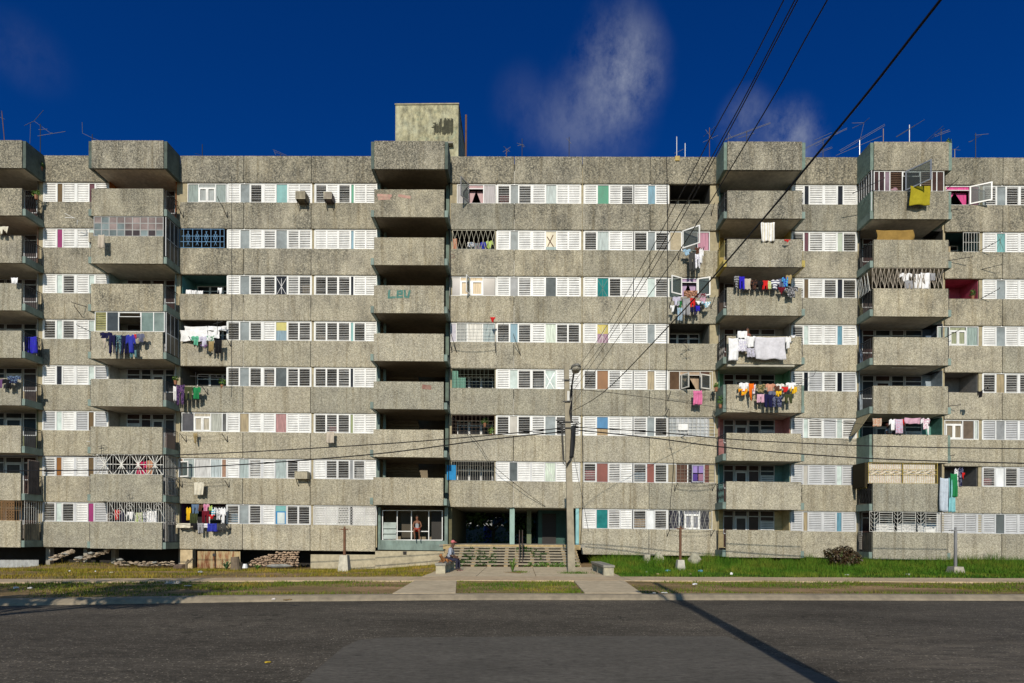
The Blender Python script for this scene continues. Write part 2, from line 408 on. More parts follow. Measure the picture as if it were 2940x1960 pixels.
def grille(style, x0, x1, z0, z1, y, mat, parent, r=.012):
    mb = MB(); P = lambda x, z: (x, y, z)
    w, h = x1-x0, z1-z0
    B = lambda a, b, k=1: mb.bar(P(*a), P(*b), r*k, 4)
    for a, b in (((x0, z0), (x1, z0)), ((x0, z1), (x1, z1)), ((x0, z0), (x0, z1)), ((x1, z0), (x1, z1))): B(a, b, 1.2)
    if style in ('bars', 'scroll'):
        n = max(3, int(w/.14))
        for i in range(1, n): B((x0+w*i/n, z0), (x0+w*i/n, z1))
        if style == 'scroll':
            for i in range(6):
                cx = x0+w*(i+.3)/6; zz = z0+h*(.25+.5*((i*7) % 3)/2)
                pts = [P(cx+.28*math.cos(t)*math.exp(-t*.15), zz+.28*math.sin(t)*math.exp(-t*.15)) for t in [q*.6 for q in range(16)]]
                mb.path(pts, r, 4)
                B((cx, z1-.1), (cx+.45, z0+.2))
        else: B((x0, z0+h*.5), (x1, z0+h*.5))
    elif style == 'diamond':
        n = max(3, int(w/.27))
        for i in range(n):
            B((x0+w*i/n, z0), (x0+w*(i+1)/n, z1)); B((x0+w*(i+1)/n, z0), (x0+w*i/n, z1))
    elif style == 'lattice':
        n = int((w+h)/.16)
        for i in range(1, n):
            for sgn in (1, -1):
                c = i*.16; a = max(0, c-h); b = min(w, c)
                if b <= a: continue
                p, q = (a, c-a), (b, c-b)
                if sgn < 0: p, q = (w-p[0], p[1]), (w-q[0], q[1])
                B((x0+p[0], z0+p[1]), (x0+q[0], z0+q[1]))
    elif style == 'grid':
        for i in range(1, max(3, int(w/.24))): B((x0+.24*i, z0), (x0+.24*i, z1))
        for i in range(1, max(3, int(h/.2))): B((x0, z0+.2*i), (x1, z0+.2*i))
    elif style == 'blue':
        n = 4
        for i in range(n+1):
            xx = x0+.09*w+(w*.82)*i/n; B((xx, z0), (xx, z1), 1.4)
        for zz in (.32, .62): B((x0, z0+h*zz), (x1, z0+h*zz), 1.4)
        for i in range(n):
            c = x0+.09*w+w*.82*(i+.5)/n
            for s in (1, -1):
                B((c-s*.12, z0+h*.5), (c+s*.04, z0+h*.9)); B((c-s*.12, z0+h*.5), (c+s*.08, z0+h*.12)); B((c-s*.05, z0+h*.45), (c+s*.1, z0+h*.72))
    elif style == 'star':
        n = 4
        for i in range(n+1): B((x0+w*i/n, z0), (x0+w*i/n, z1))
        for i in range(3*n): B((x0+w*(i+.5)/(3*n), z0), (x0+w*(i+.5)/(3*n), z1), .6)
        for i in range(n):
            a, b = x0+w*i/n+.04, x0+w*(i+1)/n-.04; c = (a+b)/2; m = z0+h/2
            for p, q in (((a, z0), (b, z1)), ((a, z1), (b, z0)), ((a, m), (b, m)), ((c-.18, z0), (c+.18, z1)), ((c-.18, z1), (c+.18, z0))): B(p, q, 2.0)
    elif style == 'zigzag':
        n = max(6, int(w/.23)); rr = random.Random(3)
        for i in range(n):
            a, b = x0+w*i/n, x0+w*(i+1)/n
            B((a, z0), (a, z1), .9)
            if i % 2: B((a, z0), (b, z1), 1.3); B((b, z0), (a, z0+h*.75), 1.1)
            else: B((a, z1), (b, z0), 1.3); B((a, z0+h*.3), (b, z1), 1.1); B((a, z0+h*.55), (b, z0+h*.1), 1.1)
    elif style == 'yellow':
        n = int(w/.125)
        for i in range(1, n):
            xx = x0+w*i/n; B((xx, z0), (xx, z0+h*.44)); B((xx, z0+h*.68), (xx, z1))
        for zz in (.44, .68): B((x0, z0+h*zz), (x1, z0+h*zz), 1.3)
        for i in range(8):
            a, b = x0+w*i/8, x0+w*(i+1)/8; m = z0+h*.56
            B((a, m), (b, z0+h*.66)); B((a, m), (b, z0+h*.46)); B((a, z0+h*.56), (b, m), .8)
        for q in (.0, .5, 1): B((x0+w*q, z0), (x0+w*q, z1), 2.2)
    elif style == 'ladder':
        n = max(1, int(w/1.0))
        for i in range(n):
            a = x0+w*i/n; b = x0+w*(i+1)/n; c = a+(b-a)*.42
            B((c, z0), (c, z1), 1.2); B((b-.02, z0), (b-.02, z1), 1.2)
            for q in range(9): B((c, z0+h*(q+.5)/9), (b, z0+h*(q+.5)/9), 1.3)
            m = (a+c)/2; B((m, z0), (m, z1), 1.1)
            for q in range(5):
                zz = z0+h*q/5
                for s in (-1, 1): mb.path([P(m, zz), P(m+s*.1, zz+.06), P(m+s*.19, zz+.16), P(m+s*.2, zz+.27)], r*1.1, 4)
    return mb.build('grille', mat, parent, shear=True)
GB = paint((.12, .28, .5), .5, .2)
grille('lattice', FX(903), FX(1079), ZB(8)+.02, ZT(8)-.02, YF+.03, IRONW, WIN['B2', 8], .009)

# ------------------------------------------------------------------ loggias and casement windows
def liner(px0, px1, r, c, depth=1.5, parent=None, soff=None):
    x0, x1 = FX(px0), FX(px1); z0, z1 = ZB(r)-.4, ZT(r)+.115
    mb = MB(); mb.box(x0+.012, x1-.012, YF+depth-.02, YF+depth, z0, z1)
    mb.box(x0, x0+.012, YF+.165, YF+depth, z0, z1); mb.box(x1-.012, x1, YF+.165, YF+depth, z0, z1)
    mb.box(x0+.012, x1-.012, YF+.165, YF+depth-.02, z1-.012, z1)
    return bpart('loggia', mb, plaster(c, (c[0]*.3, c[1]*.3, c[2]*.3), .4, 1.2), parent)
def inner_frames(px0, px1, r, parent, y, c=WFR):
    x0, x1 = FX(px0)+.15, FX(px1)-.15; z0, z1 = ZB(r)-.4, ZT(r)-.05
    f = MB(); n = 3
    for i in range(n): f.frame(x0+(x1-x0)*i/n+.01, x0+(x1-x0)*(i+1)/n-.01, y-.05, y-.021, z0, z1, .05)
    f.box(x0, x1, y-.052, y-.022, z1-.34, z1-.29)
    d = bpart('door', f, c, parent)
    for i in range(n): bpart('pane', MB().box(x0+(x1-x0)*i/n+.06, x0+(x1-x0)*(i+1)/n-.06, y-.035, y-.026, z0+.05, z1-.05), glass((.03, .03, .032)), d)
LOG = [(518, 647, 3, (.12, .30, .29)), (518, 647, 4, (.20, .18, .15)), (518, 647, 5, (.13, .11, .08)), (518, 647, 8, (.10, .03, .10)),
       (1924, 2038, 1, (.05, .045, .04)), (1924, 2038, 4, (.15, .15, .13)), (1298, 1420, 2, (.05, .04, .035)), (1298, 1420, 5, (.13, .12, .08)), (1298, 1420, 6, (.07, .03, .025)),
       (1298, 1420, 7, (.10, .11, .13)), (2717, 2813, 2, (.02, .09, .09)), (2717, 2813, 3, (.55, .10, .17)), (2717, 2813, 5, (.30, .28, .27)), (2717, 2813, 7, (.22, .21, .21))]
LOGO = {}
for a, b, r, c in LOG:
    o = liner(a, b, r, c); LOGO[a, r] = o
    if (a, r) not in ((2717, 3), (2717, 5), (2717, 7)): inner_frames(a, b, r, o, YF+1.48)
def casement(r, spans, y=YF+.1, mat=WFR, ztrans=None):
    """glazed window: spans = (px0, px1, colour, kind) kind p plain pane, c white casement pair, o opening into the room, b brick/board"""
    z0, z1 = ZB(r)+.01, ZT(r)-.02
    f = MB(); f.frame(FX(spans[0][0]-2), FX(spans[-1][1]+2), y-.03, y+.05, z0, z1, .04)
    for a, b, c, k in spans[1:]: f.box(FX(a)-.03, FX(a)+.02, y-.028, y+.048, z0+.04, z1-.04)
    W = bpart('window', f, mat)
    for a, b, c, k in spans:
        x0, x1 = FX(a)+.02, FX(b)-.02
        if k == 'b': bpart('infill', MB().box(x0, x1, y-.01, y+.05, z0+.04, z1-.04), plaster(c), W); continue
        zt = z1-.04
        if k in 'co':
            zt = z1-.26; bpart('fanlight', MB().box(x0, x1, y+.01, y+.025, zt+.04, z1-.04), curtain(c), W)
            bpart('transom', MB().box(x0, x1, y-.02, y+.04, zt, zt+.04), mat, W)
        if k == 'o':
            xm = (x0+x1)/2
            for s in (0, 1):
                q = MB(); p0, p1 = (x0, xm) if s == 0 else (xm, x1)
                e = .42 if s == 0 else .5
                if s == 0: q.add([(x0, YF+.3, zt), (xm-.04, YF+.3, zt), (x0+.12, YF+.3, z0+.1), (x0, YF+.3, z0+.1)], [(0, 3, 2, 1)])
                else: q.add([(xm+.0, YF+.31, zt), (x1, YF+.31, zt), (x1, YF+.31, z0+.05), (x1-.12, YF+.31, z0+.05)], [(0, 3, 2, 1)])
                o = bpart('curtain', q, curtain(c), W); md = o.modifiers.new('s', 'SOLIDIFY'); md.thickness = .012
        else:
            bpart('pane', MB().box(x0, x1, y+.005, y+.02, z0+.04, zt), glass(c, .15) if max(c) < .2 else curtain(c), W)
            if k == 'c':
                q = MB(); xm = (x0+x1)/2
                q.frame(x0, xm-.004, y-.045, y-.005, z0+.04, zt, .075); q.frame(xm+.004, x1, y-.045, y-.005, z0+.04, zt, .075)
                bpart('casement_leaf', q, WHITE, W)
    return W
def leaf(W, hx, ang, w, z0, z1, c, mat=WHITE, y=YF+.05):
    """casement leaf swung outwards about a hinge at hx"""
    d = Vector((math.cos(ang), -math.sin(ang), 0)); n = Vector((d.y, -d.x, 0))*.02
    def bx(u0, u1, a, b, th=1.0):
        pts = []
        for z in (a, b):
            for u, s in ((u0, -1), (u1, -1), (u1, 1), (u0, 1)):
                p = Vector((hx, y, z))+d*u+n*s*th; pts.append(tuple(p))
        return pts
    F = [(3,2,1,0),(4,5,6,7),(0,1,5,4),(1,2,6,5),(2,3,7,6),(3,0,4,7)]
    m = MB(); m.add(bx(0, w, z0, z0+.07), F); m.add(bx(0, w, z1-.07, z1), F); m.add(bx(0, .07, z0+.07, z1-.07), F); m.add(bx(w-.07, w, z0+.07, z1-.07), F)
    L = bpart('casement_leaf', m, mat, W)
    bpart('pane', MB().add(bx(.07, w-.07, z0+.07, z1-.07, .3), F), clear_glass(), L)
    return L
GRC = (.20, .26, .25)
bpart('infill', MB().box(FX(514), FX(535), YF+.08, YF+.15, ZB(1), ZT(1)), BEIGE)
casement(1, [(537, 567, GRC, 'p'), (567, 616, (.3, .33, .33), 'c'), (616, 645, GRC, 'p')])
grille('blue', FX(514), FX(642), ZB(2)+.03, ZT(2)-.03, YF+.02, GB, liner(514, 647, 2, (.10, .08, .085)), .013)
casement(6, [(522, 556, (.08, .08, .09), 'p'), (556, 604, (.42, .38, .30), 'c'), (604, 637, (.35, .36, .32), 'p'), (637, 648, (.1, .1, .1), 'p')])
w = casement(7, [(513, 525, (.32, .2, .13), 'b'), (525, 558, (.32, .38, .38), 'p'), (558, 604, (.5, .5, .5), 'p'), (604, 636, (.4, .46, .48), 'p'), (636, 648, (.32, .19, .13), 'b')])
leaf(w, FX(515), R(22), .78, ZB(7)+.02, ZT(7)-.2, (.4, .45, .45))
bpart('infill', MB().box(FX(1296), FX(1311), YF+.08, YF+.15, ZB(1), ZT(1)), BEIGE)
w = casement(1, [(1312, 1344, (.25, .24, .25), 'p'), (1344, 1387, (.32, .16, .18), 'o'), (1387, 1421, (.27, .25, .27), 'p')])
leaf(w, FX(1344), R(118), .85, ZB(1)+.03, ZT(1)-.02, (.3, .3, .3), STEEL)
w = casement(3, [(1292, 1321, (.12, .12, .13), 'p'), (1321, 1386, (.55, .42, .25), 'c'), (1386, 1421, (.06, .06, .065), 'p')])
leaf(w, FX(1349), R(112), .5, ZB(3)+.05, ZT(3)-.1, (.2, .12, .06))
w = casement(4, [(1294, 1310, (.5, .48, .55), 'b'), (1310, 1341, (.2, .22, .22), 'p'), (1341, 1386, (.55, .54, .5), 'p'), (1386, 1420, (.2, .28, .3), 'p')])
grille('grid', FX(1311), FX(1420), ZB(4)+.02, ZT(4)-.03, YF+.03, IRONW, w, .007)
grille('diamond', FX(1298), FX(1420), ZB(2)+.02, ZT(2)-.03, YF+.03, paint((.4, .38, .3)), LOGO[1298, 2], .012)
grille('bars', FX(1298), FX(1420), ZB(7)+.02, ZT(7)-.03, YF+.03, paint((.35, .34, .3)), LOGO[1298, 7], .01)
grille('grid', FX(1298), FX(1420), ZB(6)+.02, ZT(6)-.03, YF+.03, paint((.14, .10, .07)), LOGO[1298, 6], .006)
grille('grid', FX(1298), FX(1420), ZB(5)+.02, ZT(5)-.03, YF+.03, paint((.1, .12, .09)), LOGO[1298, 5], .006)
cu = MB()
for i in range(9): cu.box(FX(1298)+.09*i, FX(1298)+.09*i+.075, YF+.14+.02*(i % 2), YF+.17+.02*(i % 2), ZB(5)+.05, ZT(5)-(.1 if i < 4 else .5))
bpart('curtain', cu, paint((.10, .26, .20)), LOGO[1298, 5])
tp = MB().box(FX(1284), FX(1310), YF+.02, YF+.05, ZB(7)+.03, ZT(7)-.25); bpart('tarpaulin', tp, cloth((.03, .22, .48)), LOGO[1298, 7])
# right hand windows of the long bay
w = casement(2, [(1924, 1957, (.45, .38, .26), 'b'), (1957, 2003, (.25, .22, .2), 'p'), (2003, 2036, (.40, .16, .24), 'p')])
leaf(w, FX(1959), R(38), 1.05, ZB(2)+.12, ZT(2)+.02, (.3, .28, .27))
w = casement(3, [(1922, 1958, (.2, .26, .24), 'p'), (1958, 2002, (.34, .22, .38), 'o'), (2002, 2036, (.18, .26, .28), 'p')])
leaf(w, FX(1958), R(155), .78, ZB(3)+.12, ZT(3), (.22, .27, .26)); leaf(w, FX(2003), R(20), .72, ZB(3)+.03, ZT(3)-.04, (.2, .28, .3))
w = casement(5, [(1924, 1953, (.10, .06, .035), 'p'), (1953, 2012, (.35, .24, .15), 'o'), (2012, 2046, (.1, .05, .035), 'p')], mat=paint((.55, .53, .49)))
leaf(w, FX(1957), R(60), .6, ZB(5)+.05, ZT(5)-.25, (.08, .05, .04), paint((.6, .58, .54))); leaf(w, FX(2041), R(158), .7, ZB(5)+.05, ZT(5)-.25, (.1, .05, .04), paint((.6, .58, .54)))
w = casement(6, [(1919, 1948, (.33, .36, .38), 'p'), (1948, 1977, (.4, .42, .44), 'p'), (1977, 2006, (.36, .38, .4), 'p'), (2006, 2030, (.42, .45, .48), 'p'), (2030, 2052, (.4, .42, .45), 'p')], mat=ALU)
grille('grid', FX(1919), FX(2052), ZB(6)+.02, ZT(6)-.03, YF+.03, IRONW, w, .012)
bpart('notice_board', MB().box(FX(1948), FX(1976), YF-.01, YF+.02, ZB(6)+.38, ZB(6)+.75), WHITE, w)
w = casement(7, [(1918, 1944, (.26, .22, .15), 'b'), (1944, 1977, (.10, .055, .04), 'p'), (1977, 2024, (.04, .035, .04), 'p'), (2024, 2054, (.14, .06, .05), 'p')])
grille('grid', FX(1944), FX(2054), ZB(7)+.02, ZT(7)-.03, YF+.04, paint((.24, .2, .16)), w, .009)
lf = MB().frame(FX(1986), FX(2021), YF-.12, YF-.08, ZB(7)+.06, ZT(7)-.1, .05); L = bpart('casement_leaf', lf, paint((.36, .36, .46)), w)
for i, c in enumerate(((.28, .2, .5), (.28, .2, .5), (.06, .02, .22), (.30, .14, .22))):
    xx = FX(1989+16*(i % 2)); zz = ZB(7)+.14+(.46 if i < 2 else 0); bpart('pane', MB().box(xx, xx+.27, YF-.11, YF-.095, zz, zz+.4), paint(c), L)
w = casement(8, [(1921, 1951, (.035, .035, .05), 'p'), (1953, 1965, (.03, .035, .06), 'p'), (1968, 2011, (.2, .21, .25), 'c'), (2012, 2046, (.04, .04, .05), 'p')])
grille('diamond', FX(1921), FX(2046), ZB(8)+.02, ZT(8)-.03, YF+.03, paint((.5, .49, .45)), w, .008); grille('grid', FX(1921), FX(2046), ZB(8)+.02, ZT(8)-.03, YF+.05, paint((.3, .3, .3)), w, .006)
# far right bay
w = casement(1, [(2718, 2786, (.62, .06, .25), 'o'), (2786, 2812, (.3, .08, .16), 'p')]); leaf(w, FX(2784), R(25), 1.05, ZB(1)+.05, ZT(1)-.05, (.25, .25, .26))
w = casement(4, [(2696, 2725, (.30, .36, .33), 'p'), (2729, 2776, (.30, .32, .2), 'c'), (2778, 2810, (.28, .36, .33), 'p')])
w = casement(6, [(2717, 2766, (.22, .18, .12), 'c'), (2768, 2800, (.13, .10, .075), 'p'), (2801, 2812, (.5, .55, .53), 'b')])
window(8, [(2697, 2706), (2706, 2739), (2742, 2776), (2777, 2808), (2812, 2826)], 'w w w w w')
for r, a, b in ((2, 2766, 2813),): grille('bars', FX(a), FX(b), ZB(r)+.02, ZT(r)-.03, YF+.04, IRONW, LOGO[2717, 2], .012)
bpart('board', MB().box(FX(2718), FX(2735), YF+.2, YF+.23, ZB(2), ZB(2)+.42), paint((.55, .42, .25)), LOGO[2717, 2])
# ================================================================== balconies
YB = YF-1.25
def railing(x, z0, z1, y0, y1, parent, mat=IRON, style=0):
    m = MB(); m.bar((x, y0, z1), (x, y1, z1), .025, 4); m.bar((x, y0, z1-.12), (x, y1, z1-.12), .014, 4)
    n = 8
    for i in range(n+1):
        y = y0+(y1-y0)*i/n; m.bar((x, y, z0), (x, y, z1), .012, 4)
    if style:
        for i in range(4):
            a = y0+(y1-y0)*i/4; b = y0+(y1-y0)*(i+1)/4; m.bar((x, a, z0+.1), (x, b, z1-.2), .012, 4); m.bar((x, b, z0+.1), (x, a, z1-.2), .012, 4)
    return bpart('railing', m, mat, parent)
def backwall(parent, x0, x1, r, c, mirror, depth=.9):
    z0, z1 = ZB(r)-1.2, ZT(r)+.115
    mb = MB(); y = YF+depth
    mb.box(x0, x1, y, y+.03, z0, z1); mb.box(x0, x0+.02, YF+.02, y, z0, z1); mb.box(x1-.02, x1, YF+.02, y, z0, z1)
    w = bpart('back_wall', mb, plaster(c, (c[0]*.3, c[1]*.3, c[2]*.3), .4, 1.3), parent)
    W = x1-x0; fx = lambda u: x0+W*(1-u if mirror else u)
    fr = MB(); spans = [(.12, .33, 'l'), (.34, .50, 'p'), (.51, .70, 'd'), (.71, .86, 'p')]
    for a, b, k in spans:
        xa, xb = sorted((fx(a), fx(b)))
        zl = {'l': ZB(r)-.05, 'p': ZB(r)-.2, 'd': ZB(r)-1.1}[k]
        fr.frame(xa, xb, y-.05, y-.005, zl, z1-.06, .045)
        fr.box(xa+.045, xb-.045, y-.048, y-.007, z1-.44, z1-.39)
        if k == 'd': fr.frame(xa+.05, xb-.05, y-.07, y-.05, zl+.02, z1-.46, .08)
    d = bpart('door', fr, ALU, w)
    for a, b, k in spans:
        xa, xb = sorted((fx(a), fx(b)))
        bpart('pane', MB().box(xa+.05, xb-.05, y-.03, y-.015, ZB(r)-1.0, z1-.08), glass(random.choice([(.03, .032, .035), (.06, .05, .05), (.05, .03, .028)])), d)
        if k == 'l': bpart('louvre_shutter', louvre(xa+.05, xb-.05, ZB(r)-.3, ZB(r)+.62, R(55), y-.06, 8), WFR, d)
    return w
SIDE = {}
BAL = {}
def stack(name, fa, fb, oa, ob, ks, cols, mirror, sides):
    """fa, fb: parapet edges in the photo at the balcony front; oa, ob: the opening in the facade behind"""
    x0, x1 = FX(fa, YB), FX(fb, YB); ox0, ox1 = FX(oa), FX(ob)
    for k in ks:
        z0, z1 = KB(k)+.01, KT(k)-(.0 if k else .0)
        B = bpart('balcony', MB().box(x0, x1, YB, YB+.13, z0, z1), AGG); BAL[name, k] = B
        # floor slab
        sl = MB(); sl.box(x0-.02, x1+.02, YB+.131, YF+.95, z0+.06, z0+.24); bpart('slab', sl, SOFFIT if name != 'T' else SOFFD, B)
        tm = TEAL if k else (TEALD if name in ('S3', 'S4') else TEAL_SHADED)
        bc = tm
        if (name, k) in SIDE and 'beam' in SIDE[name, k]: bc = SIDE[name, k]['beam']
        for s, x in ((-1, x0), (1, x1)):
            a, b = (x-.2, x-.022) if s < 0 else (x+.022, x+.2)
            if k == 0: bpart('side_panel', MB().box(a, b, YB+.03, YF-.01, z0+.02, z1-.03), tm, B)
            else:
                m = MB(); m.box(a, b, YB+.03, YF-.01, z0+.02, z0+.40); bpart('side_beam', m, bc, B)
                st = SIDE.get((name, k), {}).get('side', 'rail')
                xm = (a+b)/2
                if st == 'rail' and name != 'T': railing(xm, z0+.4, z1-.06, YB+.1, YF-.05, B, SIDE.get((name, k), {}).get('mat', IRON), (k+len(name)) % 3 == 0)
                elif st == 'solid': bpart('side_panel', MB().box(a+.02, b-.02, YB+.05, YF-.01, z0+.4, z1), TEALD, B)
        if 1 <= k+1 <= 8 and name != 'T':
            r = k if k else None
        if k >= 1 and name != 'T':
            backwall(B, ox0, ox1, k, cols[k-1], mirror)
gw = (.42, .42, .40)
SIDE['S1', 2] = {'side': 'rail'}; SIDE['S3', 2] = {'beam': paint((.42, .33, .08)), 'mat': paint((.4, .32, .1))}
SIDE['S3', 5] = {'side': 'solid'}; SIDE['S4', 6] = {'side': 'solid'}; SIDE['S4', 1] = {'side': 'solid'}
stack('S0', -150, 61, -155, 106, range(0, 9), [(.2, .18, .15), (.42, .24, .16), gw, gw, (.46, .40, .28), (.16, .18, .10), gw, (.2, .18, .16)], False, 1)
stack('S1', 261, 467, 312, 503, range(0, 9), [(.45, .15, .04), (.2, .2, .2), (.30, .40, .40), gw, (.50, .49, .46), (.40, .38, .34), (.12, .11, .11), (.2, .16, .16)], False, 1)
stack('T', 1073, 1274, 1083, 1289, range(0, 8), None, False, 1)
stack('S3', 2087, 2301, 2065, 2269, range(0, 9), [(.06, .13, .12), (.45, .33, .09), (.07, .04, .025), (.38, .37, .35), (.17, .40, .25), (.50, .22, .22), (.12, .25, .25), (.55, .46, .26)], True, -1)
stack('S4', 2508, 2722, 2468, 2707, range(0, 9), [(.06, .05, .05), (.06, .06, .06), (.14, .13, .07), (.08, .12, .19), (.30, .36, .42), (.12, .30, .26), (.3, .28, .22), (.25, .24, .22)], True, -1)
# --- enclosed balcony fronts (glazing and grilles standing on the parapets)
def front(name, r, fa, fb): return FX(fa, YB), FX(fb, YB), KT(r)+.005, KB(r-1)-.0+.0
def bal_glaze(name, r, fa, fb, cells, rows=1, mat=ALU, y=YB+.04):
    x0, x1, z0, z1 = front(name, r, fa, fb); B = BAL[name, r]
    f = MB(); f.frame(x0, x1, y, y+.05, z0, z1, .045)
    n = len(cells)
    for i in range(1, n): f.box(x0+(x1-x0)*i/n-.025, x0+(x1-x0)*i/n+.025, y+.005, y+.045, z0+.035, z1-.035)
    for i in range(1, rows): f.box(x0+.035, x1-.035, y+.008, y+.042, z0+(z1-z0)*i/rows-.02, z0+(z1-z0)*i/rows+.02)
    G = bpart('glazing', f, mat, B)
    for i, c in enumerate(cells):
        for j in range(rows):
            cc = c if isinstance(c[0], float) else c[j % len(c)]
            k = random.uniform(.7, 1.2)
            bpart('pane', MB().box(x0+(x1-x0)*i/n+.015, x0+(x1-x0)*(i+1)/n-.015, y+.02, y+.03, z0+(z1-z0)*j/rows+.012, z0+(z1-z0)*(j+1)/rows-.012), glass(tuple(q*k for q in cc), .25), G)
    # return side towards the middle of the street
    return G
pnk, bgl, dkk = (.23, .185, .18), (.165, .205, .215), (.06, .05, .055)
bal_glaze('S1', 2, 266, 467, [(bgl, bgl, pnk), (bgl, bgl, bgl), (bgl, pnk, pnk), (bgl, bgl, pnk), (dkk, pnk, pnk), (dkk, pnk, pnk), (bgl, pnk, pnk), (dkk, pnk, pnk), (bgl, pnk, pnk)], 3, paint((.36, .36, .36), .5, .2))
def sideglaze(name, r, x, y0, y1, n=3):
    z0, z1 = KT(r), KB(r-1); B = BAL[name, r]; m = MB()
    for i in range(n+1):
        y = y0+(y1-y0)*i/n; m.box(x-.02, x+.02, y-.02, y+.02, z0-1.1, z1+.05)
    m.box(x-.018, x+.018, y0+.02, y1-.02, z1, z1+.05); m.box(x-.018, x+.018, y0+.02, y1-.02, z0-.05, z0)
    g = bpart('glazing', m, ALU, B)
    bpart('pane', MB().box(x-.006, x+.006, y0+.03, y1-.03, z0, z1), glass((.05, .05, .05)), g); bpart('infill', MB().box(x-.012, x+.012, y0+.03, y1-.03, z0-1.1, z0-.05), plaster((.16, .14, .11)), g)
sideglaze('S1', 2, FX(472, YB), YB+.1, YF-.05)
x0, x1, z0, z1 = front('S1', 4, 270, 470)
def fspan(name, r, spans, mat, y=YB+.05):
    z0, z1 = KT(r)+.005, KB(r-1); B = BAL[name, r]
    f = MB(); f.frame(FX(spans[0][0], YB)-.02, FX(spans[-1][1], YB)+.02, y, y+.06, z0, z1, .04)
    for a, b, c, k in spans[1:]: f.box(FX(a, YB)-.025, FX(a, YB)+.025, y+.002, y+.058, z0+.04, z1-.04)
    G = bpart('glazing', f, mat, B)
    for a, b, c, k in spans:
        xa, xb = FX(a, YB)+.03, FX(b, YB)-.03
        if k == 'l': bpart('louvre_shutter', louvre(xa, xb, z0+.04, z1-.04, R(60), y+.03, 10), paint(c, .4), G)
        elif k == 'o':
            bpart('fanlight', MB().frame(xa, xb, y+.01, y+.05, z1-.3, z1-.04, .03), mat, G)
        else: bpart('pane', MB().box(xa, xb, y+.025, y+.037, z0+.04, z1-.04), glass(c, .15), G)
    return G
G = fspan('S1', 4, [(271, 304, (.32, .31, .14), 'l'), (304, 338, (.05, .06, .07), 'p'), (338, 403, (0, 0, 0), 'o'), (403, 439, (.16, .22, .21), 'p'), (439, 470, (.18, .23, .22), 'p')], WFR)
sideglaze('S1', 4, FX(474, YB), YB+.1, YF-.05)
grille('star', FX(276, YB), FX(469, YB), KT(7)+.01, KB(6)-.01, YB+.05, IRONW, BAL['S1', 7], .013)
grille('scroll', FX(308, YB), FX(470, YB), KT(8)+.01, KB(7)-.01, YB+.05, IRONW, BAL['S1', 8], .012)
for r in (7, 8):   # grilles closing the inner side of those balconies
    m = MB(); x = FX(474, YB)
    for i in range(9): m.bar((x, YB+.1+.13*i, KB(r)+.45), (x, YB+.1+.13*i, KB(r-1)), .011, 4)
    m.bar((x, YB+.1, KT(r)), (x, YF-.1, KT(r)), .013, 4); bpart('grille', m, IRONW, BAL['S1', r])
grille('lattice', FX(2, YB), FX(40, YB), KT(8)+.01, KB(7)-.01, YB+.05, paint((.35, .2, .09)), BAL['S0', 8], .012)
grille('bars', FX(-150, YB), FX(60, YB), KT(8)+.01, KB(7)-.01, YB+.07, paint((.3, .18, .09)), BAL['S0', 8], .012)
m = MB()
for i in range(8): m.bar((FX(68, YB), YB+.1+.15*i, KT(8)-.2), (FX(68, YB), YB+.1+.15*i, KB(7)), .012, 4)
bpart('grille', m, IRONW, BAL['S0', 8])
# corrugated sheets closing the sides of two left hand balconies
def corr(x, y0, y1, z0, z1, axis='y'):
    mb = MB(); n = 40; vs = []
    for i in range(n+1):
        t = y0+(y1-y0)*i/n; o = .03*math.sin(i*1.25)
        for z in (z0, z1): vs.append((x+o, t, z) if axis == 'y' else (t, x+o, z))
    fs = [(2*i, 2*i+2, 2*i+3, 2*i+1) for i in range(n)]
    return mb.add(vs, fs)
def thick(o, t=.012):
    md = o.modifiers.new('thickness', 'SOLIDIFY'); md.thickness = t; return o
thick(bpart('corrugated_sheet', corr(FX(74, YB), YB+.15, YF-.3, KB(7)+.4, ZT(7)-.35), paint((.16, .12, .10), .6, .4, 6), BAL['S0', 7]))
thick(bpart('corrugated_sheet', corr(FX(66, YB), YB+.1, YF-.1, KB(8)+.4, ZB(8)-.15), paint((.3, .25, .17), .6, .4, 6), BAL['S0', 8]))
thick(bpart('corrugated_sheet', corr(FX(471, YB), YB+.1, YF-.1, KB(8)+.4, ZB(8)-.1), paint((.05, .045, .05), .6, .3, 6), BAL['S1', 8]))
bpart('side_panel', MB().box(FX(474, YB), FX(474, YB)+.03, YB+.1, YF-.35, KB(6)+.4, KT(6)-.35), paint((.16, .12, .115)), BAL['S1', 6])
# right hand balconies
G = fspan('S4', 1, [(2510, 2524, (.05, .03, .03), 'p'), (2524, 2540, (.05, .03, .035), 'p'), (2540, 2555, (.22, .16, .20), 'p'), (2555, 2591, (.11, .065, .045), 'l'), (2591, 2643, (0, 0, 0), 'o'), (2643, 2676, (.16, .12, .09), 'l'), (2676, 2690, (.06, .035, .03), 'p'), (2690, 2710, (.06, .035, .03), 'p')], WFR)
lf = leaf(BAL['S4', 1], FX(2599, YB), R(55), 1.25, KT(1)+.03, KB(0)-.03, (.13, .12, .11), STEEL, YB+.04)
sideglaze('S4', 1, FX(2502, YB), YB+.05, YF-.1, 5)
bpart('cushion', MB().blob((FX(2569, YB), YB+.2, KT(1)+.12), .35, .15, .17, 3), cloth((.36, .22, .26)), BAL['S4', 1])
grille('zigzag', FX(2505, YB), FX(2708, YB), KT(3)+.01, KB(2)-.01, YB+.05, paint((.42, .36, .29), .6, .4), BAL['S4', 3], .013)
m = MB(); rr = random.Random(5); x = FX(2500, YB)
for i in range(9): m.bar((x, YB+.1+.13*i, KT(3)-.1), (x, YB+.1+.13*(i+rr.choice((-2, 1, 2))), KB(2)-.1), .017, 4)
bpart('grille', m, IRONW, BAL['S4', 3])
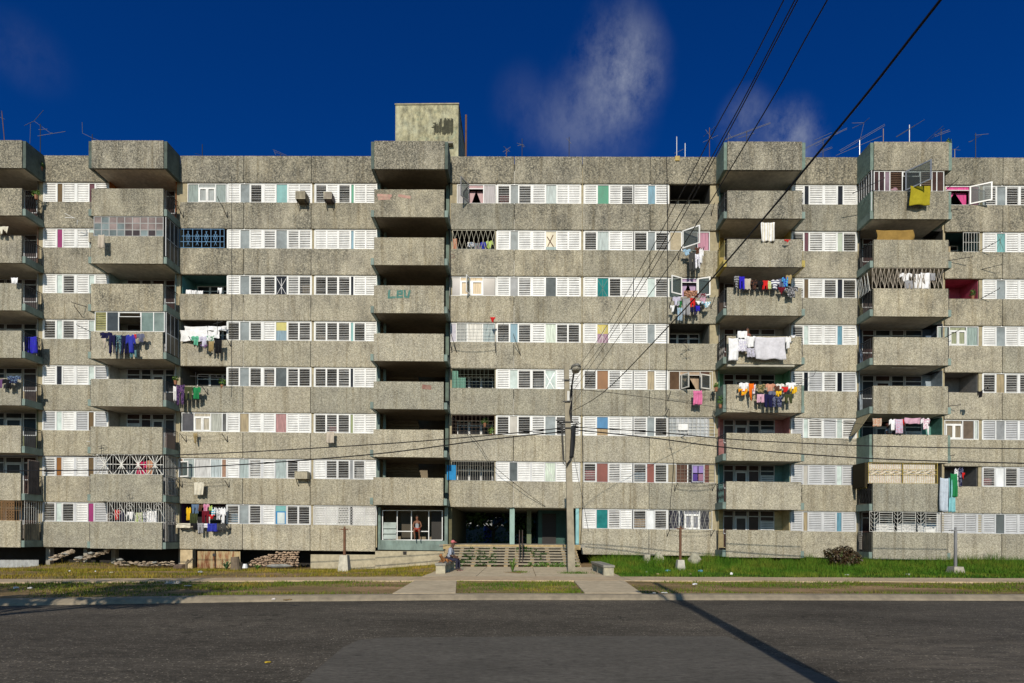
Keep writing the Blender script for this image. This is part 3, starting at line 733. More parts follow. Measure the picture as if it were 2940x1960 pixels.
grille('yellow', FX(2496, YB), FX(2694, YB), KT(7)+.01, KB(6)-.01, YB+.05, paint((.36, .27, .06)), BAL['S4', 7], .012)
bpart('curtain', MB().box(FX(2498, YB), FX(2596, YB), YB+.16, YB+.19, KT(7), KB(6)), cloth((.74, .72, .66), (.66, .55, .5), 'print'), BAL['S4', 7])
bpart('curtain', MB().box(FX(2600, YB), FX(2692, YB), YB+.16, YB+.19, KT(7), KB(6)), cloth((.74, .72, .66), (.66, .57, .5), 'print'), BAL['S4', 7])
m = MB(); x = FX(2492, YB)
for i in range(11): m.bar((x, YB+.08+.11*i, KB(7)+1.3), (x, YB+.08+.11*i, KB(6)), .013, 4)
bpart('grille', m, paint((.36, .27, .06)), BAL['S4', 7])
bpart('infill', MB().box(FX(2486, YB), FX(2492, YB), YB+.06, YF-.05, KB(7)+1.35, KB(6)), cloth((.035, .028, .016)), BAL['S4', 7])
grille('ladder', FX(2500, YB), FX(2700, YB), KT(8)+.01, KB(7)-.01, YB+.05, IRONW, BAL['S4', 8], .012)
for i in range(3): bpart('louvre_shutter', louvre(FX(2520+60*i), FX(2572+60*i), ZB(8)-.1, ZB(8)+.55, R(60), YF+.1, 7), WFR, BAL['S4', 8])
thick(bpart('awning', MB().add([(FX(2496, YB), YB-.1, KB(5)-.02), (FX(2496, YB), YF-.1, KB(5)-.02), (FX(2488, YB)-.25, YF-.1, KT(6)+.05), (FX(2484, YB)-.2, YB+.3, KT(6)+.25)], [(0, 1, 2, 3)]), cloth((.34, .29, .19), (.3, .26, .17), 'print'), BAL['S4', 6]), .02)
bpart('block_infill', MB().box(FX(2478), FX(2490), YB+.3, YF-.02, KB(8)+.42, KT(8)-.05), plaster((.16, .135, .10)), BAL['S4', 8])
bpart('lamp_tube', MB().box(FX(2576, YB), FX(2646, YB), YB+.4, YB+.46, KB(4)-.03, KB(4)+.04), WHITE, BAL['S4', 4])
aw = bpart('rolled_awning', MB().bar((FX(2088, YB), YB+.02, KB(4)-.1), (FX(2280, YB), YB+.02, KB(4)-.1), .075, 8), cloth((.42, .40, .34)), BAL['S3', 4])

# painted marks on the stair tower parapets
LT = paint((.03, .15, .14), .8, .3)
yt = YB-.006
def glyph(seglist, name, k, w=.11, mat=LT, y=yt):
    mb = MB()
    for pts in seglist:
        for a, b in zip(pts[:-1], pts[1:]):
            a = U(*a, YB); b = U(*b, YB); d = (b-a).normalized(); q = Vector((-d.z, 0, d.x))*w*.5; a = a-d*w*.35; b = b+d*w*.35
            c = [a+q, a-q, b-q, b+q]; mb.add([(p.x, y, p.z) for p in c]+[(p.x, y+.004, p.z) for p in c], [(0,1,2,3),(7,6,5,4),(0,4,5,1),(1,5,6,2),(2,6,7,3),(3,7,4,0)])
            y += .0003
    return mb.build(name, mat, BAL['T', k])
PT = plaster((.05, .17, .15), (.25, .25, .18), .4, 6)
glyph([[(1118, 834), (1116, 854), (1134, 853)], [(1142, 844), (1154, 844), (1154, 835), (1142, 836), (1141, 853), (1155, 852)], [(1162, 834), (1163, 851), (1172, 853), (1176, 835)]], 'graffiti_letters', 3, .12, PT)
PR = plaster((.42, .24, .20), (.4, .34, .25), .7, 3)
glyph([[(1086, 560), (1122, 562)], [(1088, 570), (1118, 569)], [(1146, 561), (1176, 566)]], 'graffiti_smear', 1, .16, PR)
glyph([[(1216, 1110), (1234, 1112)]], 'graffiti_smear', 5, .25, plaster((.22, .1, .08), (.3, .26, .2), .8, 3))
D = [U(px, py, YF) for px, py in ((1296, 729), (1303, 731), (1305, 736), (1300, 740), (1295, 739))]
letter_bm = MB()
for a, b in zip(D[:-1], D[1:]): letter_bm.bar((a.x, YF-.004, a.z), (b.x, YF-.004, b.z), .012, 4)
letter_bm.build('graffiti_letter', paint((.16, .03, .03)), BLD)

# ================================================================== stair tower interior
tw = MB(); ya = YF+4.2
tw.box(STL-.1, STL+.0, YF+.165, ya, zf8, ROOF-.56); tw.box(STR-.08, STR+.0, YF+.3, ya, zf8, ROOF-.56); tw.box(STL, STR, ya, ya+.15, zf8, ROOF-.56)
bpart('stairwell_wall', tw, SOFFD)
for k in range(1, 8):
    z = KB(k)+.06; m = MB()
    m.box(STL+.005, STR-.085, YF+.96, YF+1.9, z, z+.18)
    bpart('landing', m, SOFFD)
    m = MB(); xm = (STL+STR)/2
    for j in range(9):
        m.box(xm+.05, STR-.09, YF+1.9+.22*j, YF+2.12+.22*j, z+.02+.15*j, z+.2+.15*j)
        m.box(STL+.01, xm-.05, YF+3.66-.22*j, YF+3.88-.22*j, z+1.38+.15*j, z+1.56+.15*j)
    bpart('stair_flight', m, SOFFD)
bpart('column', MB().box(STL+.01, STL+.2, YF+.05, YF+.3, ZT(8), ROOF-.6).box(STL+.32, STL+.47, YF+.45, YF+.6, ZT(8), ROOF-.6), TEAL)
bpart('column', MB().box(STR-.3, STR-.1, YF+.25, YF+.5, zf8, ROOF-.6), paint((.12, .17, .14), .7, .4))
# teal glazed porch under the tower
y = YF-.15
px0, px1 = FX(1087, y), FX(1283, y); zb = U(1190, 1579, y).z; zs = U(1190, 1551, y).z; zt_ = U(1190, 1464, y).z; zmid = U(1190, 1525, y).z
po = bpart('porch', MB().box(px0, px1, y, y+.4, zb, zs-.28).box(FX(1094, y), FX(1278, y), y+.05, y+.35, zs-.279, zs), TEAL)
# porch parts are placed from true heights, so undo the fall of the facade
def ppart(name, mb, mat, parent): return mb.build(name, mat, parent)
po.data.transform(Matrix.Translation((0, 0, SL*FX(1190))))
ppart('column', MB().box(px0, FX(1094, y), y+.02, y+.3, zs-.27, KB(7)), TEALD, po)
ppart('column', MB().box(FX(1278, y), FX(1287, y), y+.02, y+.3, zs-.27, KB(7)), TEAL, po)
f = MB(); fx = lambda p: FX(p, y)
f.frame(fx(1098), fx(1272), y+.08, y+.14, zs, zt_, .045)
for p in (1141, 1182, 1232): f.box(fx(p)-.025, fx(p)+.025, y+.085, y+.135, zs+.045, zt_-.045)
f.box(fx(1099)+.05, fx(1181), y+.088, y+.132, zmid-.025, zmid+.025); f.box(fx(1183), fx(1231), y+.088, y+.132, zmid-.025, zmid+.025)
wf = ppart('window_frame', f, WFR, po)
for i in range(4):
    z0 = zs+.08+i*(zmid-zs+.75)/3.2*.78; q = MB()
    q.add([(fx(1102), y-.02, z0), (fx(1139), y-.02, z0), (fx(1139), y+.12, z0+.36), (fx(1102), y+.12, z0+.36)], [(0, 1, 2, 3)])
    if i != 3: thick(ppart('glass_flap', q, glass((.33, .38, .36), .2), wf), .015)
ppart('back_wall', MB().box(STL+.02, STR-.1, YF+2.2, YF+2.3, zf8, ZT(8)+.3), SOFFD, po)
ppart('board', MB().box(fx(1236), fx(1268), y+.6, y+.65, zs-.2, zt_), paint((.018, .015, .013)), po)
ppart('board', MB().box(fx(1143), fx(1180), y+.9, y+.95, zs-.2, zt_-.1), paint((.05, .04, .025)), po)

# ================================================================== entrance passage
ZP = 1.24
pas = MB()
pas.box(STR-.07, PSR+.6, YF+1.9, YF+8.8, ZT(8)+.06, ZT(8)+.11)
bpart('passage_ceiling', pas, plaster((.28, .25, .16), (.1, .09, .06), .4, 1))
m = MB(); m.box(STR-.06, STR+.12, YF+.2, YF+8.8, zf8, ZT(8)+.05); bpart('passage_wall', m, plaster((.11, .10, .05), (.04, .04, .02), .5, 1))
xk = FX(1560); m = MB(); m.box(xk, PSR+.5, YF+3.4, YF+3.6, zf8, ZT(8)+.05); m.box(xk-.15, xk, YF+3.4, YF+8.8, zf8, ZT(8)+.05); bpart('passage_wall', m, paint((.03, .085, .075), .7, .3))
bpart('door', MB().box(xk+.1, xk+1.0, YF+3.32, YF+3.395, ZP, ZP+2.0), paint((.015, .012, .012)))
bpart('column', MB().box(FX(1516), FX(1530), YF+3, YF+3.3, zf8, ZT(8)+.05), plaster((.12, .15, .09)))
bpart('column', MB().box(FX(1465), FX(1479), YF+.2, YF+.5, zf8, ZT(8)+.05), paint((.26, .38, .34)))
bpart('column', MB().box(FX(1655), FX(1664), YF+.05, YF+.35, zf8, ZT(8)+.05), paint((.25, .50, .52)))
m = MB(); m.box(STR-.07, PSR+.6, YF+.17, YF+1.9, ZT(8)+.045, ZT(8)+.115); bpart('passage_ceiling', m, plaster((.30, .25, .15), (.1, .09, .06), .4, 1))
plat = MB(); plat.box(FX(1275), FX(1672), YF-1.6, YF+8.8, ZP-.16, ZP)
PLT = plat.build('platform', CONC, BLD)
bpart('ceiling_lamp', MB().box(FX(1455), FX(1462), YF+.25, YF+.5, ZT(8)-.02, ZT(8)+.05), WHITE)

# foundation below the stair tower and the bay beside it
m = MB(); m.box(FX(892), FX(1080), YF+.1, YF+.4, -.8, U(980, 1592, YF).z); m.box(FX(1080), FX(1278), YF-.05, YF+.4, -.8, zb-.06)
hx = FX(1160), FX(1170)
fo = m.build('foundation_wall', plaster((.42, .37, .26), (.13, .11, .08), .5, .9), BLD)
ppart('vent_hole', MB().box(hx[0], hx[1], YF-.07, YF-.045, zb-.28, zb-.08), DARK, fo)
for a, b, dy in ((119, 131, .35), (215, 226, .7), (314, 326, .2), (655, 670, .25), (503, 516, .4), (1850, 1865, .1), (2420, 2432, .8)):
    m = MB(); m.box(FX(a), FX(b), YF+dy, YF+dy+.3, -.8, KB(8)-SL*FX(a)+.05); m.build('stilt', CONC, BLD)
# cladding panels below the third bay: concrete block infill
ib = MB(); ib.box(FX(521), FX(556), YF-.05, YF+.3, -.8, U(540, 1577, YF).z-.02); ib.build('block_infill', plaster((.50, .40, .25), (.3, .2, .1), .5, 1.5), BLD)
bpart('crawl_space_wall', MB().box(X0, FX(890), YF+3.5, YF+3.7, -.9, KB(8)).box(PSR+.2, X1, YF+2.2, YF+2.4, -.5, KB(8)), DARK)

# ================================================================== lift house on the roof
yr = YF+.5
xa, xb = U(1135, 400, yr).x, U(1316, 400, yr).x; zt2 = U(1225, 297, yr).z
def lift_mat():
    m = bpy.data.materials.new('weathered_plaster'); n, l, b = nt(m)
    g = n.new('ShaderNodeNewGeometry').outputs['Position']
    t = noise(n, l, g, 1.1, 8, .7); r = ramp(n, [(.3, (.22, .27, .20)), (.46, (.44, .41, .26)), (.6, (.44, .43, .30)), (.75, (.28, .31, .23))]); l.new(t.outputs['Fac'], r.inputs['Fac'])
    t2 = noise(n, l, g, 3, 8, .75, (1, 1, .5)); r2 = ramp(n, [(.38, .35), (.6, 1)]); l.new(t2.outputs['Fac'], r2.inputs['Fac'])
    c = mixc(n, l, 1., r.outputs['Color'], r2.outputs['Color'], 'MULTIPLY')
    l.new(c, b.inputs['Base Color']); b.inputs['Roughness'].default_value = .95; bump(n, l, b, t2.outputs['Fac'], .4, .03)
    return m
LH = MB().box(xa, xb, yr, yr+4.6, ROOF-.5, zt2-.08).build('lift_house', lift_mat(), BLD)
MB().box(xa-.04, xb+.04, yr-.04, yr+4.64, zt2-.08, zt2).build('coping', plaster((.33, .30, .2), (.05, .05, .04), .7, 2), LH)
st = MB(); rr = random.Random(2)
for i in range(26):
    p = U(1247+2.15*i, 0, yr).x; z1 = U(1270, 336+rr.uniform(0, 10)+(14 if i < 8 else 0)+(18 if i in (11, 12) else 0), yr).z; z0 = U(1270, 383+rr.uniform(-6, 5), yr).z
    st.box(p, p+rr.uniform(.035, .06), yr-.008-.0002*i, yr-.002, z0, z1)
for i in range(5): zz = U(1250, 352+4*i, yr).z; st.box(U(1242+rr.uniform(-4, 6), 360, yr).x, U(1252, 360, yr).x, yr-.014-.0003*i, yr-.002, zz-.05, zz)
st.build('tar_patch', plaster((.035, .035, .02), (.10, .10, .06), .6, 6), LH)
rl = MB()
for p in (1146, 1227, 1309):
    q = U(p, 300, yr+.3); rl.bar((q.x, yr+.3, zt2-.02), (q.x, yr+.3, zt2+.28), .02, 5)
rl.path([(U(1146, 0, yr).x, yr+.3, zt2+.26), (U(1190, 0, yr).x, yr+.3, zt2+.2), (U(1227, 0, yr).x, yr+.3, zt2+.27), (U(1309, 0, yr).x, yr+.3, zt2+.24)], .01, 4)
rl.build('railing', IRON, LH)
MB().box(xb-.9, xb-.3, yr-.3, yr-.001, zt2-2.62, zt2-2.52).build('ledge', CONC, LH)
pp = U(1338, 330, yr+1); MB().bar((pp.x, yr+1, ROOF-.5), (pp.x, yr+1, pp.z), .06, 6).build('vent_pipe', RUST, LH)
# ================================================================== ground
def lerp(tab, x):
    if x <= tab[0][0]: return tab[0][1]+(tab[1][1]-tab[0][1])/(tab[1][0]-tab[0][0])*(x-tab[0][0])
    for (a, b), (c, d) in zip(tab[:-1], tab[1:]):
        if x <= c: return b+(d-b)*(x-a)/(c-a)
    return tab[-1][1]+(tab[-1][1]-tab[-2][1])/(tab[-1][0]-tab[-2][0])*(x-tab[-1][0])
KE = [(-30, 9.2), (-20, 11.0), (-11.2, 12.55), (-6.6, 13.45), (-1.5, 14.1), (5.7, 14.4), (13.3, 14.6), (45, 15.2)]   # road edge
PM = [(-30, 15.6), (-14, 18.1), (-8, 19.1), (-2, 19.75), (5, 20.0), (30, 20.2), (45, 20.4)]                         # middle of the footpath
kerb = lambda x: lerp(KE, x); pmid = lambda x: lerp(PM, x)
def asphalt():
    m = bpy.data.materials.new('asphalt'); n, l, b = nt(m)
    g = n.new('ShaderNodeNewGeometry').outputs['Position']
    v = n.new('ShaderNodeTexVoronoi'); v.inputs['Scale'].default_value = 55; l.new(g, v.inputs['Vector'])
    s = n.new('ShaderNodeSeparateColor'); l.new(v.outputs['Color'], s.inputs['Color'])
    st = ramp(n, [(0, .6), (.8, 1.05), (.95, 1.3), (1, 3.6)]); l.new(s.outputs['Red'], st.inputs['Fac'])
    big = noise(n, l, g, .35, 6, .65, (.6, 1.6, 1)); br = ramp(n, [(.3, (.048, .041, .032)), (.5, (.080, .070, .056)), (.72, (.128, .109, .086))]); l.new(big.outputs['Fac'], br.inputs['Fac'])
    c = mixc(n, l, 1., br.outputs['Color'], st.outputs['Color'], 'MULTIPLY')
    mid = noise(n, l, g, 7, 5, .8, (.45, 1.3, 1)); mr = ramp(n, [(.3, .5), (.5, 1.), (.72, 1.6)]); l.new(mid.outputs['Fac'], mr.inputs['Fac'])
    c = mixc(n, l, 1., c, mr.outputs['Color'], 'MULTIPLY')
    dw = noise(n, l, g, 1.6, 3); va = n.new('ShaderNodeVectorMath'); va.operation = 'ADD'; l.new(g, va.inputs[0]); l.new(dw.outputs['Color'], va.inputs[1])
    ce = n.new('ShaderNodeTexVoronoi'); ce.feature = 'DISTANCE_TO_EDGE'; ce.inputs['Scale'].default_value = .33; l.new(va.outputs[0], ce.inputs['Vector'])
    cr = ramp(n, [(.0, .9), (.010, .0)]); l.new(ce.outputs['Distance'], cr.inputs['Fac'])
    cm = noise(n, l, g, .25, 3); cmr = ramp(n, [(.46, 0), (.56, 1)]); l.new(cm.outputs['Fac'], cmr.inputs['Fac'])
    c = mixc(n, l, mth(n, l, 'MULTIPLY', cr.outputs['Color'], cmr.outputs['Color']), c, (.018, .016, .013))
    # gravelly wear at the right hand side of the view
    sp = n.new('ShaderNodeVectorMath'); sp.operation = 'DISTANCE'; l.new(g, sp.inputs[0]); sp.inputs[1].default_value = (6.8, 6.9, 0)
    spr = n.new('ShaderNodeMapRange'); l.new(sp.outputs['Value'], spr.inputs[0]); spr.inputs[1].default_value = 3.6; spr.inputs[2].default_value = 1.0; spr.inputs[3].default_value = 0; spr.inputs[4].default_value = .8
    sw = noise(n, l, g, 1.6, 7, .8, (.5, 2, 1)); swr = ramp(n, [(.45, 0), (.62, 1)]); l.new(sw.outputs['Fac'], swr.inputs['Fac'])
    c = mixc(n, l, mth(n, l, 'MULTIPLY', spr.outputs[0], swr.outputs['Color'], True), c, (.16, .135, .105))
    # worn pale streaks and dark potholes
    w = noise(n, l, g, .5, 7, .75, (.5, 2.2, 1)); wr = ramp(n, [(.60, 0), (.72, .55)]); l.new(w.outputs['Fac'], wr.inputs['Fac'])
    w2 = noise(n, l, g, 14, 4, .8); w2r = ramp(n, [(.45, 0), (.6, 1)]); l.new(w2.outputs['Fac'], w2r.inputs['Fac'])
    c = mixc(n, l, mth(n, l, 'MULTIPLY', wr.outputs['Color'], w2r.outputs['Color']), c, (.17, .15, .12))
    d = noise(n, l, g, 2.2, 5, .7, (.6, 1.6, 1)); dr = ramp(n, [(.70, 0), (.75, .7)]); l.new(d.outputs['Fac'], dr.inputs['Fac'])
    c = mixc(n, l, dr.outputs['Color'], c, (.02, .02, .018))
    l.new(c, b.inputs['Base Color']); b.inputs['Roughness'].default_value = .9; b.inputs['Specular IOR Level'].default_value = .2
    bump(n, l, b, v.outputs['Distance'], .35, .01)
    return m
def patch_mat():
    m = bpy.data.materials.new('asphalt_patch'); n, l, b = nt(m)
    g = n.new('ShaderNodeNewGeometry').outputs['Position']
    t = noise(n, l, g, .9, 6, .6, (.7, 1.4, 1)); r = ramp(n, [(.3, (.080, .074, .064)), (.7, (.112, .103, .089))]); l.new(t.outputs['Fac'], r.inputs['Fac'])
    v = noise(n, l, g, 13, 5, .85, (.5, 1.3, 1)); vr = ramp(n, [(.32, .52), (.5, 1), (.72, 1.5)]); l.new(v.outputs['Fac'], vr.inputs['Fac'])
    c = mixc(n, l, 1., r.outputs['Color'], vr.outputs['Color'], 'MULTIPLY')
    d = noise(n, l, g, 4.2, 5, .7, (.45, 1.5, 1)); dr = ramp(n, [(.63, 0), (.68, .85)]); l.new(d.outputs['Fac'], dr.inputs['Fac'])
    c = mixc(n, l, dr.outputs['Color'], c, (.022, .021, .018))
    l.new(c, b.inputs['Base Color']); b.inputs['Roughness'].default_value = .9; b.inputs['Specular IOR Level'].default_value = .2; bump(n, l, b, v.outputs['Fac'], .35, .01)
    return m
def soil(c1, c2, c3, sc_=.5):
    m = bpy.data.materials.new('soil'); n, l, b = nt(m)
    g = n.new('ShaderNodeNewGeometry').outputs['Position']
    t = noise(n, l, g, sc_, 7, .7, (.6, 1.5, 1)); r = ramp(n, [(.34, c1), (.52, c2), (.68, c3)]); l.new(t.outputs['Fac'], r.inputs['Fac'])
    v = noise(n, l, g, 11, 5, .75); vr = ramp(n, [(.3, .55), (.7, 1.3)]); l.new(v.outputs['Fac'], vr.inputs['Fac'])
    l.new(mixc(n, l, 1., r.outputs['Color'], vr.outputs['Color'], 'MULTIPLY'), b.inputs['Base Color']); b.inputs['Roughness'].default_value = 1
    b.inputs['Specular IOR Level'].default_value = .1; bump(n, l, b, v.outputs['Fac'], .7, .04)
    return m
SOILD = soil((.13, .105, .045), (.26, .18, .09), (.44, .28, .165)); SOILG = soil((.02, .045, .01), (.03, .06, .012), (.05, .07, .02))
def mound(x, y):
    """the lawn left of the entrance humps up against the block"""
    if x > -4.2: return 0
    dip = -.37*max(0, min(1, (y-23.5)/7))*min(1, (-x-4.2)/4)
    hump = .34*math.exp(-((x+26)/2.6)**2)*max(0, min(1, (y-28.5)/3))*max(0, min(1, (35-y)/2))
    return dip+hump
gm = MB(); B_ = 900
gm.add([(-B_, -B_, -.6), (B_, -B_, -.6), (B_, B_, -.6), (-B_, B_, -.6)], [(0, 1, 2, 3)])
kind(gm.build('ground', SOILD), 'structure')
xs = [-60+1.5*i for i in range(81)]
rd = MB()
for x in xs: rd.v += [(x, -40, 0), (x, kerb(x)+.03, 0)]
rd.f = [(2*i, 2*i+2, 2*i+3, 2*i+1) for i in range(len(xs)-1)]
kind(rd.build('road', asphalt()), 'structure')
pv = MB(); P = [U(a, b, 1).copy() for a, b in ((860, 1965), (1000, 1855), (1090, 1832), (1250, 1829), (1700, 1826), (2085, 1826), (2180, 1850), (2330, 1905), (2420, 1965))]
def onroad(px, py, z=0):
    d = fw*FPX + cX*(px-1470) + cY*(HOR-py); t = (z-EYE)/d.z; p = d*t; p.z += EYE; return p
P = [onroad(a, b) for a, b in ((640, 2150), (860, 1962), (930, 1905), (985, 1858), (1030, 1838), (1095, 1831), (1260, 1829), (1480, 1828), (1700, 1826), (1900, 1827), (2085, 1827), (2150, 1850), (2240, 1890), (2330, 1925), (2420, 1965), (2560, 2150))]
pv.add([(p.x, p.y, .004) for p in P], [tuple(range(len(P)-1, -1, -1))])
kind(pv.build('road_patch', patch_mat()), 'structure')
CPAVE = plaster((.52, .43, .295), (.26, .2, .13), .5, .9); CKERB = plaster((.27, .225, .16), (.12, .10, .075), .6, 1.1)
kb = MB(); kx = [-40+1.0*i for i in range(86)]
for x in kx:
    y = kerb(x); j = .012*math.sin(x*2.1)
    kb.v += [(x, y-.02, -.01), (x, y+.03+j, .05), (x, y+.16+j, .128), (x, y+.42, .135), (x, y+.42, -.05)]
for i in range(len(kx)-1):
    for j in range(4): kb.f.append((i*5+j, (i+1)*5+j, (i+1)*5+j+1, i*5+j+1))
kind(kb.build('kerb', CKERB), 'structure')
lw = MB(); gx = [-45+.75*i for i in range(124)]; ny = 30
for x in gx:
    ya_ = kerb(x)+.38
    for j in range(ny+1):
        y = ya_+(50-ya_)*(j/ny)**1.3; lw.v.append((x, y, .11+mound(x, y)+.02*math.sin(x*1.3+y)*math.sin(y*.9)*(1 if j else 0)))
for i in range(len(gx)-1):
    for j in range(ny): lw.f.append((i*(ny+1)+j, (i+1)*(ny+1)+j, (i+1)*(ny+1)+j+1, i*(ny+1)+j+1))
kind(lw.build('lawn_ground', SOILD, smooth=True), 'structure')
pa = MB()
for x in gx:
    y = pmid(x); w = .95 if x > -6 else .75
    for yy, z in ((y-w, .06), (y-w, .15), (y+w, .15), (y+w, .06)): pa.v.append((x, yy+.05*math.sin(x*1.7), z))
for i in range(len(gx)-1):
    for j in range(3): pa.f.append((i*4+j, (i+1)*4+j, (i+1)*4+j+1, i*4+j+1))
kind(pa.build('footpath', plaster((.50, .385, .25), (.28, .2, .13), .5, .7)), 'structure')
for x0, x1, x2, x3 in ((-3.35, -1.72, -2.2, -3.62), (1.72, 3.25, 3.6, 1.85)):
    q = MB(); q.prism([(x0, kerb(x0)+.4), (x1, kerb(x1)+.4), (x2, pmid(x2)-.93), (x3, pmid(x3)-.93)], .05, .147); kind(q.build('footpath', CPAVE), 'structure')
pz_ = MB(); sl_ = [(-3.75, 21.0), (-1.7, 21.0), (.6, 21.0), (3.85, 21.0)]; tl_ = [(-3.75, 27.7), (-1.7, 27.7), (.6, 27.7), (4.1, 27.7)]
for i in range(3):
    g_ = .012; pz_.prism([(sl_[i][0]+g_, pmid(0)+.92), (sl_[i+1][0]-g_, pmid(0)+.92), (tl_[i+1][0]-g_, 27.9), (tl_[i][0]+g_, 27.9)], .05, .142+.001*i)
kind(pz_.build('plaza', CPAVE), 'structure')

# grass -------------------------------------------------------------
def grass_mat(name, stops, sc_=.6):
    m = bpy.data.materials.new(name); n, l, b = nt(m)
    g = n.new('ShaderNodeNewGeometry').outputs['Position']
    t = noise(n, l, g, sc_, 5, .65); r = ramp(n, stops); l.new(t.outputs['Fac'], r.inputs['Fac'])
    a = n.new('ShaderNodeVertexColor'); a.layer_name = 'tint'
    l.new(mixc(n, l, 1., r.outputs['Color'], a.outputs['Color'], 'MULTIPLY'), b.inputs['Base Color'])
    b.inputs['Roughness'].default_value = .8; b.inputs['Specular IOR Level'].default_value = .15
    return m
def grass(name, pts, hs, width, mat, lean=.5, z=None):
    n = len(pts); v = np.zeros((n*3, 3)); yaw = rng.uniform(0, 2*np.pi, n); d = np.stack([np.cos(yaw), np.sin(yaw)], 1)*width*.5
    la = rng.uniform(0, 2*np.pi, n); lm = rng.uniform(0, lean, n)*hs
    zz = z
    v[0::3, :2] = pts-d; v[1::3, :2] = pts+d; v[0::3, 2] = v[1::3, 2] = zz-.02
    v[2::3, 0] = pts[:, 0]+np.cos(la)*lm; v[2::3, 1] = pts[:, 1]+np.sin(la)*lm; v[2::3, 2] = zz+hs*np.sqrt(np.maximum(.1, 1-(lm/hs)**2*.5))
    me = bpy.data.meshes.new(name); me.vertices.add(3*n); me.vertices.foreach_set('co', v.ravel())
    me.loops.add(3*n); me.loops.foreach_set('vertex_index', np.arange(3*n, dtype=np.int32))
    me.polygons.add(n); me.polygons.foreach_set('loop_start', np.arange(0, 3*n, 3, dtype=np.int32)); me.polygons.foreach_set('loop_total', np.full(n, 3, dtype=np.int32))
    me.update(calc_edges=True)
    ca = me.color_attributes.new('tint', 'FLOAT_COLOR', 'POINT'); k = rng.uniform(.65, 1.35, n); h = rng.uniform(.85, 1.15, n)
    c = np.ones((n*3, 4), dtype=np.float32); c[:, 0] = np.repeat(k*h, 3); c[:, 1] = np.repeat(k, 3); c[:, 2] = np.repeat(k*.9, 3)
    ca.data.foreach_set('color', c.ravel())
    me.materials.append(mat); o = bpy.data.objects.new(name, me); col.objects.link(o); return kind(o, 'stuff')
def vn(p, s, seed=0):
    r_ = np.random.default_rng(seed); a = np.zeros(len(p))
    for k in range(5):
        th = r_.uniform(0, 6.28); f = s*r_.uniform(.6, 1.8)*(1+k*.5); a += np.sin((p[:, 0]*np.cos(th)+p[:, 1]*np.sin(th))*f+r_.uniform(0, 6.28))/(1+k*.4)
    return a/2
LUSH = grass_mat('lush_grass', [(.3, (.022, .075, .004)), (.48, (.052, .12, .008)), (.66, (.14, .165, .022))])
DRY = grass_mat('dry_grass', [(.3, (.06, .095, .006)), (.48, (.17, .15, .015)), (.66, (.32, .22, .05))], .7)
n = 62000; p = np.stack([rng.uniform(3.9, 30, n), rng.uniform(21, 34.2, n)], 1)
p = p[(p[:, 1] > np.array([pmid(x)+.95 for x in p[:, 0]])+.14*vn(p, 2.5, 21)-.06) & ((p[:, 0] > 4.2) | (p[:, 1] < 27))]
f = np.clip((p[:, 1]-21)/8, .18, 1.1); h = (.07+.34*f)*(1+.55*vn(p, 1.5, 3)+.25*vn(p, 4, 4))*rng.uniform(.6, 1.25, len(p)); h = np.maximum(h, .05)
sg = MB(); sg.prism([(4.15, 21.05), (32, 21.3), (32, 34.6), (4.3, 34.6)], .05, .128); kind(sg.build('lawn_ground', SOILG), 'structure')
grass('grass', p, h, .028, LUSH, .9, np.full(len(p), .125))
n = 85000; p = np.stack([rng.uniform(-33, -3.7, n), rng.uniform(17, 33, n)], 1)
ok = (p[:, 1] > np.array([pmid(x)+.8 for x in p[:, 0]])) & (vn(p, 1.3, 5)+.6*vn(p, .45, 6)+rng.uniform(-.5, .5, n) > -.15) & ((p[:, 1] < 31.4) | (rng.random(n) < .3))
p = p[ok]; h = .085*(1+.7*vn(p, 1.6, 8))*rng.uniform(.4, 1.6, len(p)); h = np.maximum(h, .03); h[rng.random(len(p)) < .02] *= 2.4
grass('grass', p, h, .024, DRY, 1.0, np.array([.11+mound(x, y) for x, y in p]))
n = 150000; p = np.stack([rng.uniform(-30, 27, n), rng.uniform(11, 19.6, n)], 1)
kk = np.array([kerb(x) for x in p[:, 0]]); pp_ = np.array([pmid(x)-(.95 if x > -6 else .75) for x in p[:, 0]])
t_ = (p[:, 1]-kk-.4)/(pp_-kk-.4)
ok = (t_ > 0) & (t_ < 1)
for x0, x1, x2, x3 in ((-3.35, -1.72, -2.2, -3.62), (1.72, 3.25, 3.6, 1.85)):
    ok &= ~((p[:, 0] > x0+(x3-x0)*t_-.02) & (p[:, 0] < x1+(x2-x1)*t_+.02))
bare = .8*vn(p, .7, 11)-1.0*np.exp(-((t_-.3)/.17)**2)*((np.abs(p[:, 0]+6) < 3.6) | ((p[:, 0] > 6) & (p[:, 0] < 13)))-.3*np.exp(-((t_-.3)/.2)**2)*(np.abs(p[:, 0]) > 4)
ok &= (bare+rng.uniform(-.35, .35, n) > -.42)
p = p[ok]; t_ = t_[ok]; h = (.055+.04*vn(p, 1.8, 14))*rng.uniform(.5, 1.5, len(p)); h = np.maximum(h, .02)
VERGE = grass_mat('verge_grass', [(.3, (.045, .10, .008)), (.52, (.10, .135, .015)), (.7, (.26, .19, .04))], .5)
grass('grass', p, h, .022, VERGE, 1.0, np.full(len(p), .115))

